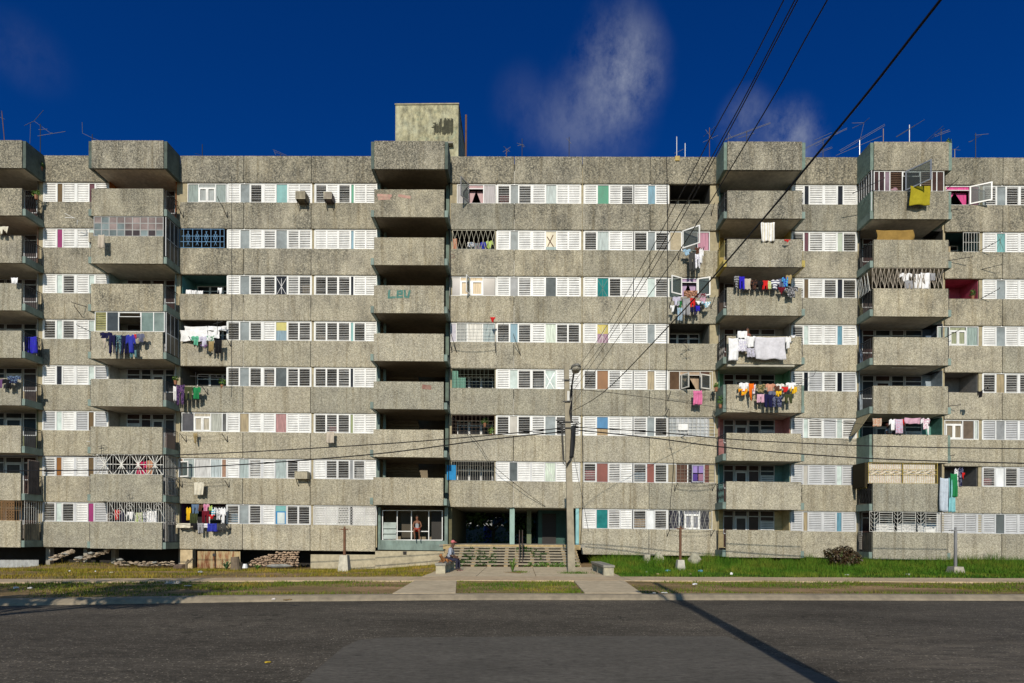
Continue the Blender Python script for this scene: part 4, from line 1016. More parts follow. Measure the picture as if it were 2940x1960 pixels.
def tuft(name, x, y, z, nb, h, spread, mat, w=.04, label='', cat='plant', group=None, curve=.6):
    """a plant of pointed arching leaves"""
    mb = MB(); r_ = random.Random(int(x*100+y*10))
    for i in range(nb):
        a = r_.uniform(0, 6.28); L = h*r_.uniform(.6, 1.15); s = spread*r_.uniform(.4, 1); d = Vector((math.cos(a), math.sin(a), 0)); q = Vector((-d.y, d.x, 0))
        pts = [(0, 0, w*.6), (s*.35, L*.6, w), (s*.8, L*.95, w*.7), (s*1.1, L*(1-curve*.3), .003)]; vs = []
        for u, zz, ww in pts:
            c = Vector((x, y, z))+d*u+Vector((0, 0, zz)); vs += [c-q*ww, c+q*ww]
        mb.add(vs, [(2*k, 2*k+1, 2*k+3, 2*k+2) for k in range(3)])
    o = mb.build(name, mat, origin=(x, y, z)); tag(o, label, cat, group); return o
def leafmat(c1, c2, c3):
    m = bpy.data.materials.new('leaf'); n, l, b = nt(m)
    g = n.new('ShaderNodeNewGeometry').outputs['Position']; t = noise(n, l, g, 5, 3); r = ramp(n, [(.34, c1), (.52, c2), (.68, c3)]); l.new(t.outputs['Fac'], r.inputs['Fac'])
    l.new(r.outputs['Color'], b.inputs['Base Color']); b.inputs['Roughness'].default_value = .5; b.inputs['Specular IOR Level'].default_value = .3
    return m
def leaves(mb, c, rad, n, size, r_, shell=.55):
    for i in range(n):
        while True:
            v = Vector((r_.uniform(-1, 1), r_.uniform(-1, 1), r_.uniform(-1, 1)))
            if shell < v.length < 1: break
        p = Vector((c[0]+v.x*rad[0], c[1]+v.y*rad[1], c[2]+v.z*rad[2]))
        nrm = (v+Vector((r_.uniform(-.8, .8), r_.uniform(-.8, .8), r_.uniform(-.3, .9)))).normalized(); a = nrm.orthogonal().normalized(); b = nrm.cross(a)
        th = r_.uniform(0, 6.28); a, b = a*math.cos(th)+b*math.sin(th), b*math.cos(th)-a*math.sin(th); s = size*r_.uniform(.6, 1.3)
        mb.add([p-a*s, p+b*s*.42, p+a*s, p-b*s*.42], [(0, 1, 2, 3)])
G1 = leafmat((.02, .06, .012), (.05, .12, .02), (.12, .2, .04)); G2 = leafmat((.03, .07, .01), (.09, .17, .03), (.2, .28, .06))
# croton bush
bc = onroad(2390, 1622, .15); bx, by = 16.05, 27.5
bush = empty('croton_bush', (bx, by, .12), 'rounded dark red and green leaved bush in front of the right hand panels', 'bush')
r_ = random.Random(4); mb = MB(); CROT = leafmat((.020, .022, .006), (.055, .026, .012), (.05, .075, .016))
for dx, dz, a, b, nn in ((0, .62, .75, .52, 620), (-.5, .72, .5, .42, 300), (.48, .66, .5, .45, 320), (.1, 1.0, .55, .36, 330), (-.72, .95, .26, .25, 120), (.8, .62, .22, .36, 120), (0, .3, .6, .35, 260)): leaves(mb, (bx+dx*.85, by, .12+dz*.88), (a*.85, .5, b*.85), nn, .08, r_, .5)
mb.build('crown', CROT, bush)
mb = MB()
for i in range(9): a = r_.uniform(0, 6.28); mb.bar((bx+.1*math.cos(a), by+.1*math.sin(a), .1), (bx+.6*math.cos(a), by+.4*math.sin(a), .75), .018, 5, .008)
mb.build('stem', paint((.09, .07, .05)), bush)
bp = MB()
for i in range(4): bp.bar((bx+1.0, by-.2, .1), (bx+.95, by-.2, .65), .02, 4)
# small plants
AG = leafmat((.05, .12, .05), (.1, .2, .09), (.14, .24, .12))
tuft('agave', *U(650, 1637, 27.5).xy, -.05, 26, .42, .38, AG, .035, 'spiky pale green agave beside the cut tree stump', 'plant')
tuft('agave', *U(740, 1634, 28.2).xy, -.1, 16, .3, .34, G1, .03, 'small dark green spiky plant between stump and rubble wall', 'plant')
tuft('young_palm', *U(1472, 1634, 23.6).xy, .14, 22, .55, .3, G2, .025, 'small feathery plant growing in a diamond bed of the paved forecourt', 'plant')
db = MB(); db.prism([(onroad(1446, 1641, .15).x, 23.4), (.0, 22.6), (onroad(1497, 1641, .15).x, 23.4), (.0, 24.1)], .13, .149); kind(db.build('planting_bed', SOILD), 'structure')
for px, py, Y in ((1650, 1652, 22.9),):
    q = np.stack([rng.normal(U(px, py, Y).x, .28, 500), rng.normal(Y-.1, .12, 500)], 1); grass('grass', q, rng.uniform(.05, .16, 500), .02, LUSH, 1, np.full(500, .13))
q = np.stack([rng.normal(.0, .22, 350), rng.normal(23.4, .2, 350)], 1); q = q[(np.abs(q[:, 0])/.42+np.abs(q[:, 1]-23.4)/.8) < 1]; grass('grass', q, rng.uniform(.03, .1, len(q)), .02, VERGE, 1, np.full(len(q), .14))

# ================================================================== entrance steps
ST = empty('entrance_steps', (0, 28, .12), 'wide open tread concrete steps with brick piers leading up to the passage', 'steps')
sx0, sx1 = FX(1268, 27.8), FX(1668, 27.8); nst = 7
STEPC = plaster((.29, .25, .185), (.07, .06, .045), .6, 2)
BRK = plaster((.36, .27, .15), (.16, .11, .07), .6, 3)
for i in range(nst):
    z = .16+(ZP-.16)*(i+1)/(nst+1)+.02; y = 27.9+.42*i
    xo = .06*i
    m = MB().box(sx0+xo*.3, sx1-xo*.2, y, y+.36, z-.075, z)
    m.build('tread', STEPC, ST)
for px in (1272, 1318, 1362, 1408, 1455, 1485, 1530, 1577, 1625, 1662):
    x = FX(px, 28.5); pm_ = MB()
    for i in range(nst):
        z = .16+(ZP-.16)*(i+1)/(nst+1)+.02; y = 27.9+.42*i; pm_.box(x-.1, x+.1, y+.03, y+.34, z-.075-(ZP-.16)/(nst+1)-.02+.0, z-.076)
    pm_.build('brick_pier', BRK, ST)

MB().box(FX(1275, 31), FX(1668, 31), YF-1.62, YF-1.601, ZP-.27, ZP-.005).build('brick_edging', plaster((.44, .33, .16), (.2, .13, .07), .7, 4), ST)
MB().box(sx0, sx1, 30.95, 31.1, .1, ZP-.3).build('back_wall', DARK, ST)
hr = MB(); hx0 = -.0
y0_, y1_ = 28.0, 30.7
for x in (-.06, .1):
    hr.path([(x, 28.05, .2), (x, 28.1, 1.1), (x, 30.6, 2.05), (x, 30.75, ZP)], .03, 5); hr.bar((x, 28.1, .75), (x, 30.6, 1.65), .02, 5)
hr.build('handrail', paint((.075, .05, .045)), ST)
G3 = leafmat((.014, .035, .008), (.03, .07, .014), (.07, .12, .025))
def creeper(px0, px1, py, nn, label, hh=.3):
    mb = MB(); r2 = random.Random(px0)
    for i in range(nn):
        px = r2.uniform(px0, px1); j = max(0, min(6, (1629-py+r2.gauss(0, hh*28))/9.6)); y = 27.85+.42*j+r2.uniform(-.08, .08); z = .2+(ZP-.16)*(j)/(nst+1)+r2.uniform(-.03, .1)
        leaves(mb, (U(px, py, y).x, y, z), (.12, .07, .06), 9, .065, r2, .1)
    o = mb.build('creeping_plant', G2 if 'pale' in label else G3); o['label'] = label; o['category'] = 'plant'; o['group'] = 'weeds growing through the steps'
creeper(1330, 1425, 1606, 120, 'green weed sprawling over the middle treads left of the handrail', .55)
creeper(1288, 1330, 1622, 30, 'low weed at the bottom left corner of the steps', .2)
creeper(1485, 1525, 1577, 34, 'weed hanging from the top treads just right of the handrail', .3)
creeper(1500, 1660, 1628, 80, 'pale green weeds along the bottom tread right of the handrail', .12)
creeper(1530, 1572, 1596, 22, 'small weed in the middle treads near the utility pole', .2)

# ================================================================== street things
def post(px, ytop, ybase, Y, mat, basemat, label, w=.9, h=.62):
    b = U(px, ybase, Y); x = b.x; zt = U(px, ytop, Y).z; o = empty('lamp_post', (x, Y, .11), label, 'post', 'short posts on the lawn')
    m = MB(); a, c = .26*w, .17*w; z0, z1 = -.15, .12+h+mound(x, Y)
    m.add([(x-a, Y-a, z0), (x+a, Y-a, z0), (x+a, Y+a, z0), (x-a, Y+a, z0), (x-c, Y-c, z1), (x+c, Y-c, z1), (x+c, Y+c, z1), (x-c, Y+c, z1)], [(3,2,1,0),(4,5,6,7),(0,1,5,4),(1,2,6,5),(2,3,7,6),(3,0,4,7)])
    m.build('footing', basemat, o)
    MB().bar((x, Y, z1-.02), (x, Y, zt-.02), .062, 8).build('pole', mat, o)
    m = MB(); m.box(x-.14, x+.14, Y-.05, Y+.05, zt-.03, zt-.005); m.box(x-.27, x+.27, Y-.035, Y+.035, zt-.005, zt+.02); m.bar((x, Y, zt+.015), (x, Y, zt+.12), .045, 6); m.build('cross_plate', mat, o)
post(989, 1519, 1645, 24.6, RUST, plaster((.52, .49, .40), (.2, .19, .15), .5, 3), 'rusty brown post in a tall whitish tapered footing on the dry lawn', 1.0, .75)
post(1953, 1517, 1634, 25.6, RUST, plaster((.5, .48, .42), (.1, .12, .08), .5, 3), 'rusty brown post with a small pale footing in the tall grass', .85, .5)
post(2743, 1522, 1640, 24.4, paint((.22, .22, .23), .5, .25), plaster((.4, .37, .3), (.1, .1, .08), .6, 3), 'grey metal post with a rough low footing in the grass far right', 1.15, .3)
# benches
def bench(x0, x1, y0, y1, zt, label):
    o = empty('concrete_bench', ((x0+x1)/2, y0, .13), label, 'bench', 'concrete benches by the entrance')
    MB().box(x0-.03, x1+.03, y0-.05, y1, zt-.085, zt).build('seat', CONC, o)
    for y in (y0, (y0+y1)/2-.12, y1-.3): MB().box(x0, x1, y, y+.24, .1, zt-.086).build('leg', plaster((.42, .38, .28), (.2, .22, .2), .6, 3), o)
bench(3.28, 3.68, 21.6, 25.3, .55, 'concrete slab bench on three stubby legs beside the utility pole')
bench(-3.48, -3.1, 22.4, 25.6, .56, 'concrete bench left of the entrance with a man and dog sitting on it')

# utility poles and street lamp
def upole(x, y, top, label, tx=0, lamp=True):
    o = empty('utility_pole', (x, y, .1), label, 'utility pole', 'concrete utility poles')
    m = MB(); a, c = .152, .10
    def sec(z, w, dx): return [(x+dx-w, y-w, z), (x+dx+w, y-w, z), (x+dx+w, y+w, z), (x+dx-w, y+w, z)]
    m.add(sec(-.1, a, 0)+sec(top, c, tx), [(3,2,1,0),(4,5,6,7),(0,1,5,4),(1,2,6,5),(2,3,7,6),(3,0,4,7)]); m.build('shaft', plaster((.31, .275, .205), (.14, .12, .09), .5, 1.2), o)
    for zz in (8.2, 7.3, 6.45, 6.2):
        if zz < top: dx = tx*zz/top; MB().box(x+dx-.2, x+dx+.2, y-.16, y-.135, zz, zz+.045).build('clamp', IRON, o)
    if lamp:
        dx = tx*8/top; q = MB(); q.path([(x+dx+.1, y-.12, 7.3), (x+dx+.16, y-.3, 7.8), (x+dx+.2, y-.9, 8.25), (x+dx+.22, y-1.5, 8.3)], .035, 6); q.build('lamp_arm', IRON, o)
        L = MB().blob((x+dx+.22, y-1.55, 8.3), .2, .4, .12, 1, 2, .05); LO = L.build('lamp_head', paint((.17, .165, .15), .5), o, smooth=True)
        MB().blob((x+dx+.22, y-1.6, 8.2), .175, .32, .14, 1, 2, .02).build('lens', glass((.30, .28, .23), .25), LO, smooth=True)
        MB().box(x+dx+.0, x+dx+.1, y-.2, y-.15, 7.35, 7.75).build('junction_plate', paint((.6, .6, .58)), o)
        dx = tx*6/top
        q = MB()
        for k, s in enumerate((-.24, -.2, .2, .24, .16)):
            q.path([(x+dx+s*2.2, y-.2, 6.55-.05*k), (x+dx+s*1.25, y-.2, 6.35), (x+dx+s*1.1, y-.2, 5.6), (x+dx+s*.9, y-.21, 4.75+.12*k), (x+dx+s*.3, y-.21, 4.6+.1*k), (x+dx+.12, y-.21, 4.95)], .022, 5)
        for k in range(3): q.path([(x+dx+.1+.03*k, y-.17, 8.0), (x+dx+.14, y-.19, 7.4), (x+dx+.04+.05*k, y-.18, 6.9), (x+dx+.12, y-.19, 6.45)], .02, 5)
        q.path([(x+dx+.16, y-.2, 5.3), (x+dx+.3, y-.1, 4.7), (x+dx+.65, y+.0, 3.1), (x+dx+.9, y+.2, 1.9)], .012, 4)
        q.build('cable_loop', CABLE, o)
        MB().bar((x+dx+.2, y-.22, 6.25), (x+dx+.13, y-.22, 5.0), .09, 8).build('splice_case', CABLE, o)
    return o
PX = U(1641, 1649, 23.0).x; PT_ = U(1626, 1047, 23.0)
upole(PX, 23.0, PT_.z, 'tall leaning concrete utility pole with a street lamp in front of the passage', PT_.x-PX)
upole(2.98, 1.2, 9.1, 'concrete utility pole beside the viewpoint whose shadow crosses the road', .1, False)
arm2 = MB().path([(2.98, 1.3, 5.9), (2.85, 1.6, 6.5), (2.5, 1.9, 6.95)], .05, 6)
o = bpy.data.objects['utility_pole.001']; arm2.build('lamp_arm', IRON, o); MB().blob((2.4, 2.0, 6.95), .32, .45, .16, 1, 2, .05).build('lamp_head', paint((.3, .29, .26)), o)

# overhead cables
def wire(pts, r, label, n=24, group='overhead cables'):
    """smooth curve through the given points"""
    pts = [Vector(p) for p in pts]; out = []
    for i in range(len(pts)-1):
        p0 = pts[max(i-1, 0)]; p1 = pts[i]; p2 = pts[i+1]; p3 = pts[min(i+2, len(pts)-1)]
        for k in range(n//(len(pts)-1)+1):
            t = k/(n//(len(pts)-1)+1); out.append(.5*((2*p1)+(p2-p0)*t+(2*p0-5*p1+4*p2-p3)*t*t+(3*p1-p0-3*p2+p3)*t**3))
    out.append(pts[-1]); o = MB().path(out, r, 5).build('cable', CABLE, origin=tuple(pts[0])); return tag(o, label, 'cable', group)
YP = 23.0
def run(lst, Y=YP): return [U(a, b, Y) for a, b in lst]
wire(run([(-400, 1312), (0, 1309), (500, 1306), (1040, 1278), (1400, 1250), (1630, 1227)]), .022, 'upper thick black cable running left from the utility pole')
wire(run([(-400, 1360), (0, 1352), (500, 1344), (1040, 1307), (1400, 1262), (1628, 1238)]), .026, 'lower thick black cable running left from the utility pole')
wire(run([(1652, 1226), (1880, 1240), (2120, 1262), (2500, 1280), (2940, 1288), (3300, 1290)]), .022, 'upper thick black cable running right from the utility pole')
wire(run([(1655, 1234), (1880, 1258), (2120, 1288), (2500, 1316), (2940, 1330), (3300, 1336)]), .026, 'lower thick black cable running right from the utility pole')
def span(lst, r, label, zend):
    """cable from the pole near the viewpoint to the far pole, depth found from the line between the two"""
    pts = []
    for px, py in lst:
        d = fw*FPX+cX*(px-1470)+cY*(HOR-py); k = d.x/d.y     # x/y along the ray meets the plane through both poles
        x1, y1 = 2.98, 1.2; x2, y2 = PX+(PT_.x-PX)*.8, 23.0; m = (x2-x1)/(y2-y1)
        y = (x1-m*y1)/(k-m); pts.append(U(px, py, y))
    pts = [Vector((3.0, 1.25, zend))]+pts
    wire(pts, r, label)
span([(2700, 0), (2439, 330), (2130, 700), (1919, 937), (1730, 1128), (1638, 1182)], .011, 'thickest black cable slanting down to the utility pole from the upper right', 5.45)
span([(2375, 0), (2190, 330), (1931, 750), (1760, 990), (1645, 1160)], .007, 'fourth thin wire from the left among those slanting down to the pole', 6.9)
span([(2290, 0), (2080, 400), (1888, 750), (1740, 985), (1640, 1130)], .007, 'third thin wire from the left among those slanting down to the pole', 7.4)
span([(2282, 0), (2072, 400), (1873, 750), (1730, 985), (1638, 1110)], .007, 'second thin wire from the left among those slanting down to the pole', 7.5)
span([(2250, 0), (2037, 400), (1851, 750), (1720, 970), (1634, 1090)], .007, 'leftmost thin wire slanting down to the pole', 7.75)
def svc(lst, label, r=.012): wire([U(a, b, Y) for a, b, Y in lst], r, label, group='service wires on the facade')
svc([(1645, 1116, 22.8), (1760, 1128, 25), (1940, 1152, 28), (2120, 1177, YF-1.5), (2300, 1199, YF-1.4), (2500, 1220, YF-1.3)], 'thin service wire from the lamp to the right hand balconies')
svc([(1294, 1192, YF-.1), (1370, 1270, YF-.4), (1416, 1335, YF-.5), (1500, 1405, YF-.4), (1566, 1454, YF-.05)], 'slack wire looping across the panels right of the stair tower', .014)
svc([(1291, 620, YF-.05), (1293, 760, YF-.08), (1291, 1000, YF-.06), (1289, 1200, YF-.08), (1287, 1450, YF-.05)], 'black cable running down the right edge of the stair tower', .022)
svc([(1914, 450, YF-.03), (1917, 640, YF-.04), (1916, 900, YF-.03), (1912, 1180, YF-.04)], 'dark cable running down the panels left of the upper right loggia', .018)
svc([(1921, 1180, YF-.03), (1922, 1270, YF-.03), (1934, 1330, YF-.03), (1925, 1440, YF-.03), (1922, 1520, YF-.03)], 'dark cable wandering down the lower panels right of the long bay', .014)
svc([(664, 500, YF-.03), (665, 800, YF-.03), (664, 1140, YF-.03)], 'thin cable hanging down the second louvre bay left of the stair tower', .010)
svc([(1671, 1200, YF-.1), (1674, 1340, YF-.05), (1672, 1455, YF-.05), (1666, 1560, YF-.05)], 'black cable dropping down behind the utility pole', .02)
# ================================================================== laundry
COL = {'navy': (.012, .012, .05), 'blue': (.03, .04, .32), 'royal': (.03, .02, .45), 'red': (.55, .02, .02), 'grey': (.30, .30, .32), 'beige': (.48, .42, .35), 'white': (.78, .78, .8), 'turq': (.22, .48, .52), 'silver': (.46, .52, .60), 'sheetw': (.60, .59, .64), 'lilac': (.52, .50, .62),
       'mint': (.12, .42, .28), 'purple': (.14, .07, .17), 'green': (.02, .2, .07), 'brown': (.10, .045, .03), 'khaki': (.33, .25, .12), 'black': (.012, .012, .014), 'olive': (.05, .06, .025), 'teal': (.10, .2, .22),
       'yellow': (.70, .42, .02), 'pink': (.60, .16, .32), 'maroon': (.13, .01, .02), 'lime': (.42, .55, .15), 'cyan': (.08, .40, .55), 'cream': (.62, .58, .48), 'slate': (.12, .13, .2), 'peach': (.48, .25, .16),
       'denim': (.12, .18, .28), 'orange': (.75, .15, .01), 'salmon': (.55, .27, .18), 'sky': (.30, .45, .58), 'magenta': (.50, .02, .10), 'rose': (.58, .35, .45), 'mustard': (.33, .28, .02), 'tan': (.27, .17, .05), 'char': (.06, .06, .06), 'print': (.3, .2, .25)}
def garment(x0, y0, x1, y1, Y, kd, cname, label, cat, group, c2=None, pat=None):
    a = U(x0, y0, Y); b = U(x1, y1, Y); w = b.x-a.x; h = a.z-b.z; nx, ny = 14, 14
    rr = random.Random(int(x0*7+y0*3)); ph = rr.uniform(0, 6); kf = rr.uniform(2.0, 4.0); amp = min(.075, .14*w+.015)
    def inside(u, v):
        u2 = abs(u-.5)*2
        if kd == 'trousers': return v < .38 or u2 > .16+.1*(v-.38)
        if kd == 'shorts': return v < .55 or u2 > .14
        if kd == 'shirt':
            if v < .10 and u2 < .28: return False
            return u2 < .62 or v < .42
        if kd == 'top': return not (v < .22 and (u2 < .35 or u2 > .75)) and (u2 < .8)
        if kd == 'rag': return v < .6+.35*math.sin(u*7+ph)*.9 or u2 < .3
        return True
    vs = {}; mb = MB(); V = []; F = []
    for j in range(ny+1):
        for i in range(nx+1):
            u, v = i/nx, j/ny
            sag = .05*h*(1-(2*u-1)**2)*(.6 if kd != 'drape' else 2.6)*(1-v)
            x = a.x+w*(u+((.5-u)*.10*v if kd in ('trousers', 'rag') else .02*math.sin(v*5+ph)))
            if kd == 'shirt' and abs(u-.5)*2 > .62: sag += (abs(u-.5)*2-.62)*.35*h
            y = Y-amp*.2+amp*math.sin(u*6.283*kf/1.6+ph+v*1.2)*(.25+.75*v)
            z = a.z-h*v-sag+(.015*h*math.sin(u*9+ph) if j == ny else 0)
            V.append((x, y, z))
    for j in range(ny):
        for i in range(nx):
            if inside((i+.5)/nx, (j+.5)/ny): q = j*(nx+1)+i; F.append((q, q+1, q+nx+2, q+nx+1))
    used = sorted({k for f in F for k in f}); mp = {k: n for n, k in enumerate(used)}
    mb.v = [V[k] for k in used]; mb.f = [tuple(mp[k] for k in reversed(f)) for f in F]
    nm = {'towel': 'towel', 'sheet': 'bed_sheet', 'drape': 'hanging_cloth', 'rag': 'hanging_cloth', 'top': 'vest_top'}.get(kd, kd)
    m = cloth(COL[cname], COL[c2] if c2 else None, pat or ('print' if c2 else 'plain'))
    o = mb.build(nm, m, origin=((a.x+b.x)/2, Y, a.z), smooth=True)
    md = o.modifiers.new('thickness', 'SOLIDIFY'); md.thickness = .014; md.offset = 0
    return tag(o, label, cat, group)
def clothesline(name_label, x0, x1, ytop, Y, Yb=None, nl=2, sag=.12, br=True, xs=None):
    """two rods standing out from the wall with wires strung between them"""
    Yb = Yb or YF; a = U(x0, ytop, Y); b = U(x1, ytop, Y)
    o = empty('clothesline', ((a.x+b.x)/2, Yb, a.z), name_label, 'clothesline', 'clotheslines on the facade')
    for p in (a, b):
        if br:
            m = MB(); m.bar((p.x, Yb, p.z-.38), (p.x, Y-.12, p.z+.02), .02, 5); m.bar((p.x, Yb, p.z-.02), (p.x, Yb-.02, p.z-.4), .02, 5); m.build('bracket', IRON, o)
    m = MB()
    for k in range(nl):
        yy = Y+(Yb-Y)*k/max(1, nl)*.7
        m.path([(a.x+(b.x-a.x)*t, yy, a.z-sag*4*t*(1-t)-.03*k) for t in [i/10 for i in range(11)]], .006, 4)
    m.build('wire', CABLE, o); return o
GRP = {}
def line(grp, Y, ox, oy, s, items):
    for i, it in enumerate(items):
        x0, y0, x1, y1, kd, c, label = it[:7]
        c2 = it[7] if len(it) > 7 else None; pat = it[8] if len(it) > 8 else None
        cat = {'trousers': 'trousers', 'shorts': 'shorts', 'shirt': 'shirt', 'top': 'shirt', 'towel': 'towel', 'sheet': 'sheet', 'drape': 'cloth', 'rag': 'cloth'}[kd]
        garment(ox+x0*s, oy+y0*s, ox+x1*s, oy+y1*s, Y-.03*(i % 3)-.002*i, kd, c, label, cat, grp, c2, pat)
c4 = .2551
line('laundry on the second balcony column', YB-.4, 0, 640, c4, [
 (1123, 1228, 1262, 1302, 'shirt', 'navy', 'navy shirt at the left end of the line under the glazed balcony window'),
 (1155, 1295, 1192, 1425, 'rag', 'beige', 'beige sock hanging below the navy shirt under the glazed balcony window'),
 (1226, 1256, 1302, 1470, 'trousers', 'navy', 'long dark navy trousers, first pair on the line under the glazed balcony window'),
 (1288, 1258, 1376, 1480, 'trousers', 'teal', 'blue grey trousers between navy ones under the glazed balcony window', 'navy'),
 (1366, 1262, 1432, 1470, 'trousers', 'navy', 'dark navy trousers next to the bright blue shirt under the glazed balcony window'),
 (1424, 1252, 1524, 1462, 'shirt', 'blue', 'bright blue long shirt on the line under the glazed balcony window'),
 (1470, 1430, 1540, 1512, 'shorts', 'teal', 'pale grey green shorts below the bright blue shirt'),
 (1510, 1250, 1548, 1302, 'rag', 'red', 'small red cloth between the blue shirt and the grey shirt'),
 (1540, 1242, 1628, 1340, 'shirt', 'slate', 'grey shirt at the right end of the line under the glazed balcony window'),
 (1108, 132, 1178, 282, 'towel', 'beige', 'worn grey towel hanging below the grid glazed balcony')])
line('laundry on the second balcony column', YB+.35, 0, 1000, c4, [
 (1535, 1272, 1650, 1428, 'towel', 'magenta', 'magenta cloth hanging behind the white star patterned grille'),
 (1652, 1258, 1722, 1428, 'towel', 'peach', 'peach coloured towel behind the white star patterned grille')])
line('laundry on the second balcony column', YB+.35, 0, 1280, c4, [
 (1286, 715, 1352, 832, 'shirt', 'red', 'bright red shirt behind the white scroll grille on the ground floor'),
 (1354, 730, 1402, 850, 'trousers', 'navy', 'navy trousers beside the red shirt behind the scroll grille'),
 (1420, 738, 1500, 855, 'rag', 'white', 'white cloth in the middle behind the scroll grille'),
 (1528, 748, 1602, 858, 'towel', 'lime', 'pale yellow striped towel behind the scroll grille', 'cream', 'vstripe'),
 (1606, 742, 1654, 860, 'shirt', 'slate', 'dark patterned shirt behind the scroll grille', 'white'),
 (1662, 728, 1772, 862, 'towel', 'white', 'white towel at the right end behind the scroll grille')])
s4 = .27422
line('laundry in the loggia with white sheets', YF-.10, 500, 760, s4, [
 (112, 642, 350, 700, 'drape', 'white', 'rolled white sheet across the top left of the laundry loggia'),
 (350, 640, 545, 690, 'drape', 'white', 'rolled white sheet across the top right of the laundry loggia'),
 (70, 686, 352, 800, 'sheet', 'white', 'large white sheet slung across the laundry loggia'),
 (352, 684, 476, 770, 'sheet', 'white', 'smaller white sheet beside the large one in the laundry loggia')])
clothesline('clothesline with mint and black laundry below the white sheets', 545, 650, 968, YF-.5)
line('laundry below the white sheets', YF-.45, 500, 760, s4, [
 (184, 742, 262, 842, 'shirt', 'mint', 'mint green shirt on the line below the white sheets'),
 (268, 745, 356, 858, 'shirt', 'lilac', 'pale lilac shirt on the line below the white sheets'),
 (278, 838, 352, 878, 'rag', 'purple', 'purple cloth peeping out below the pale lilac shirt'),
 (334, 742, 424, 798, 'towel', 'green', 'green and white cloth on the line below the white sheets', 'white'),
 (362, 800, 418, 908, 'trousers', 'khaki', 'khaki trousers below the green and white cloth'),
 (424, 782, 500, 925, 'trousers', 'black', 'black trousers at the right end below the white sheets')])
clothesline('clothesline with navy, olive and green clothes left of the potted plant', 503, 580, 1106, YF-.6, nl=1)
line('laundry by the potted plant', YF-.55, 500, 760, s4, [
 (-8, 1268, 28, 1425, 'trousers', 'white', 'pale trousers at the left end of the line with navy and green clothes'),
 (26, 1254, 112, 1468, 'trousers', 'navy', 'dark blue trousers on the line left of the potted plant', 'purple'),
 (110, 1274, 194, 1415, 'trousers', 'olive', 'olive trousers on the line left of the potted plant'),
 (190, 1274, 278, 1405, 'shirt', 'green', 'bright green shirt on the line left of the potted plant')])
s5 = .3444
line('laundry in the third bay', YF-.3, 500, 1140, s5, [
 (162, 298, 194, 384, 'rag', 'khaki', 'small dark rag hanging below the curtained window of the third bay'),
 (1268, 288, 1336, 382, 'towel', 'beige', 'beige towel hung over the panel below open black louvres'),
 (164, 708, 246, 816, 'towel', 'cream', 'white towel hanging below the brick framed window')])
clothesline('clothesline with one white towel below the brick framed window', 512, 648, 1380, YF-.38)
line('laundry of the purple loggia', YF-.2, 500, 1140, s5, [
 (100, 914, 142, 1026, 'shirt', 'yellow', 'yellow jacket at the left end of the crowded purple loggia'),
 (146, 892, 206, 972, 'trousers', 'denim', 'denim trousers hung high in the purple loggia'),
 (134, 965, 196, 1062, 'trousers', 'olive', 'olive trousers below the denim ones in the purple loggia'),
 (196, 892, 244, 950, 'shirt', 'brown', 'brown shirt hung high in the purple loggia'),
 (242, 888, 294, 950, 'shirt', 'pink', 'pink patterned shirt hung high in the purple loggia', 'rose'),
 (236, 945, 294, 1056, 'trousers', 'maroon', 'dark red trousers below the pink shirt in the purple loggia'),
 (288, 900, 322, 945, 'top', 'lime', 'lime green top in the purple loggia'),
 (306, 918, 348, 988, 'top', 'cyan', 'cyan striped top in the purple loggia', 'white', 'hstripe'),
 (284, 978, 340, 1014, 'rag', 'red', 'red cloth below the lime top in the purple loggia'),
 (338, 918, 392, 1022, 'shirt', 'grey', 'light grey shirt in the purple loggia', 'white'),
 (388, 916, 432, 1052, 'shirt', 'white', 'long white shirt at the right end of the purple loggia')])
clothesline('clothesline under the purple loggia on the ground floor', 506, 650, 1502, YF-.5, nl=3)
line('laundry below the purple loggia', YF-.42, 500, 1140, s5, [
 (20, 1050, 138, 1090, 'towel', 'cream', 'cream cloth laid over the sill of the purple loggia'),
 (140, 1046, 204, 1104, 'shirt', 'black', 'black shirt on the outer line below the purple loggia'),
 (194, 1048, 244, 1136, 'trousers', 'grey', 'grey trousers on the outer line below the purple loggia'),
 (242, 1052, 288, 1088, 'towel', 'white', 'small white towel on the outer line below the purple loggia'),
 (282, 1052, 362, 1120, 'towel', 'blue', 'bright blue towel on the outer line below the purple loggia'),
 (360, 1052, 432, 1108, 'shorts', 'char', 'dark grey shorts at the right end of the outer line below the purple loggia')])
line('laundry on the leftmost balconies', YB-.3, 0, 300, c4, [(-60, 1372, 98, 1462, 'rag', 'cream', 'white cloth hung over the leftmost balcony, second from the top')])
line('laundry on the leftmost balconies', YB-.3, 0, 640, c4, [(128, 616, 206, 684, 'towel', 'white', 'small white towel pegged above the leftmost balcony')])
line('laundry on the leftmost balconies', YB-.35, 0, 1000, c4, [
 (-30, 340, 54, 442, 'shirt', 'purple', 'dark purple shirt on the line of the leftmost balcony'),
 (36, 340, 150, 450, 'shirt', 'black', 'black shirt on the line of the leftmost balcony'),
 (88, 308, 232, 392, 'shirt', 'denim', 'dark denim shirt thrown over the leftmost balcony rim', 'navy')])
garment(72, 966, 106, 1014, YB+.45, 'towel', 'royal', 'shiny blue tarpaulin closing the side of a leftmost balcony', 'tarpaulin', 'laundry on the leftmost balconies', 'blue')
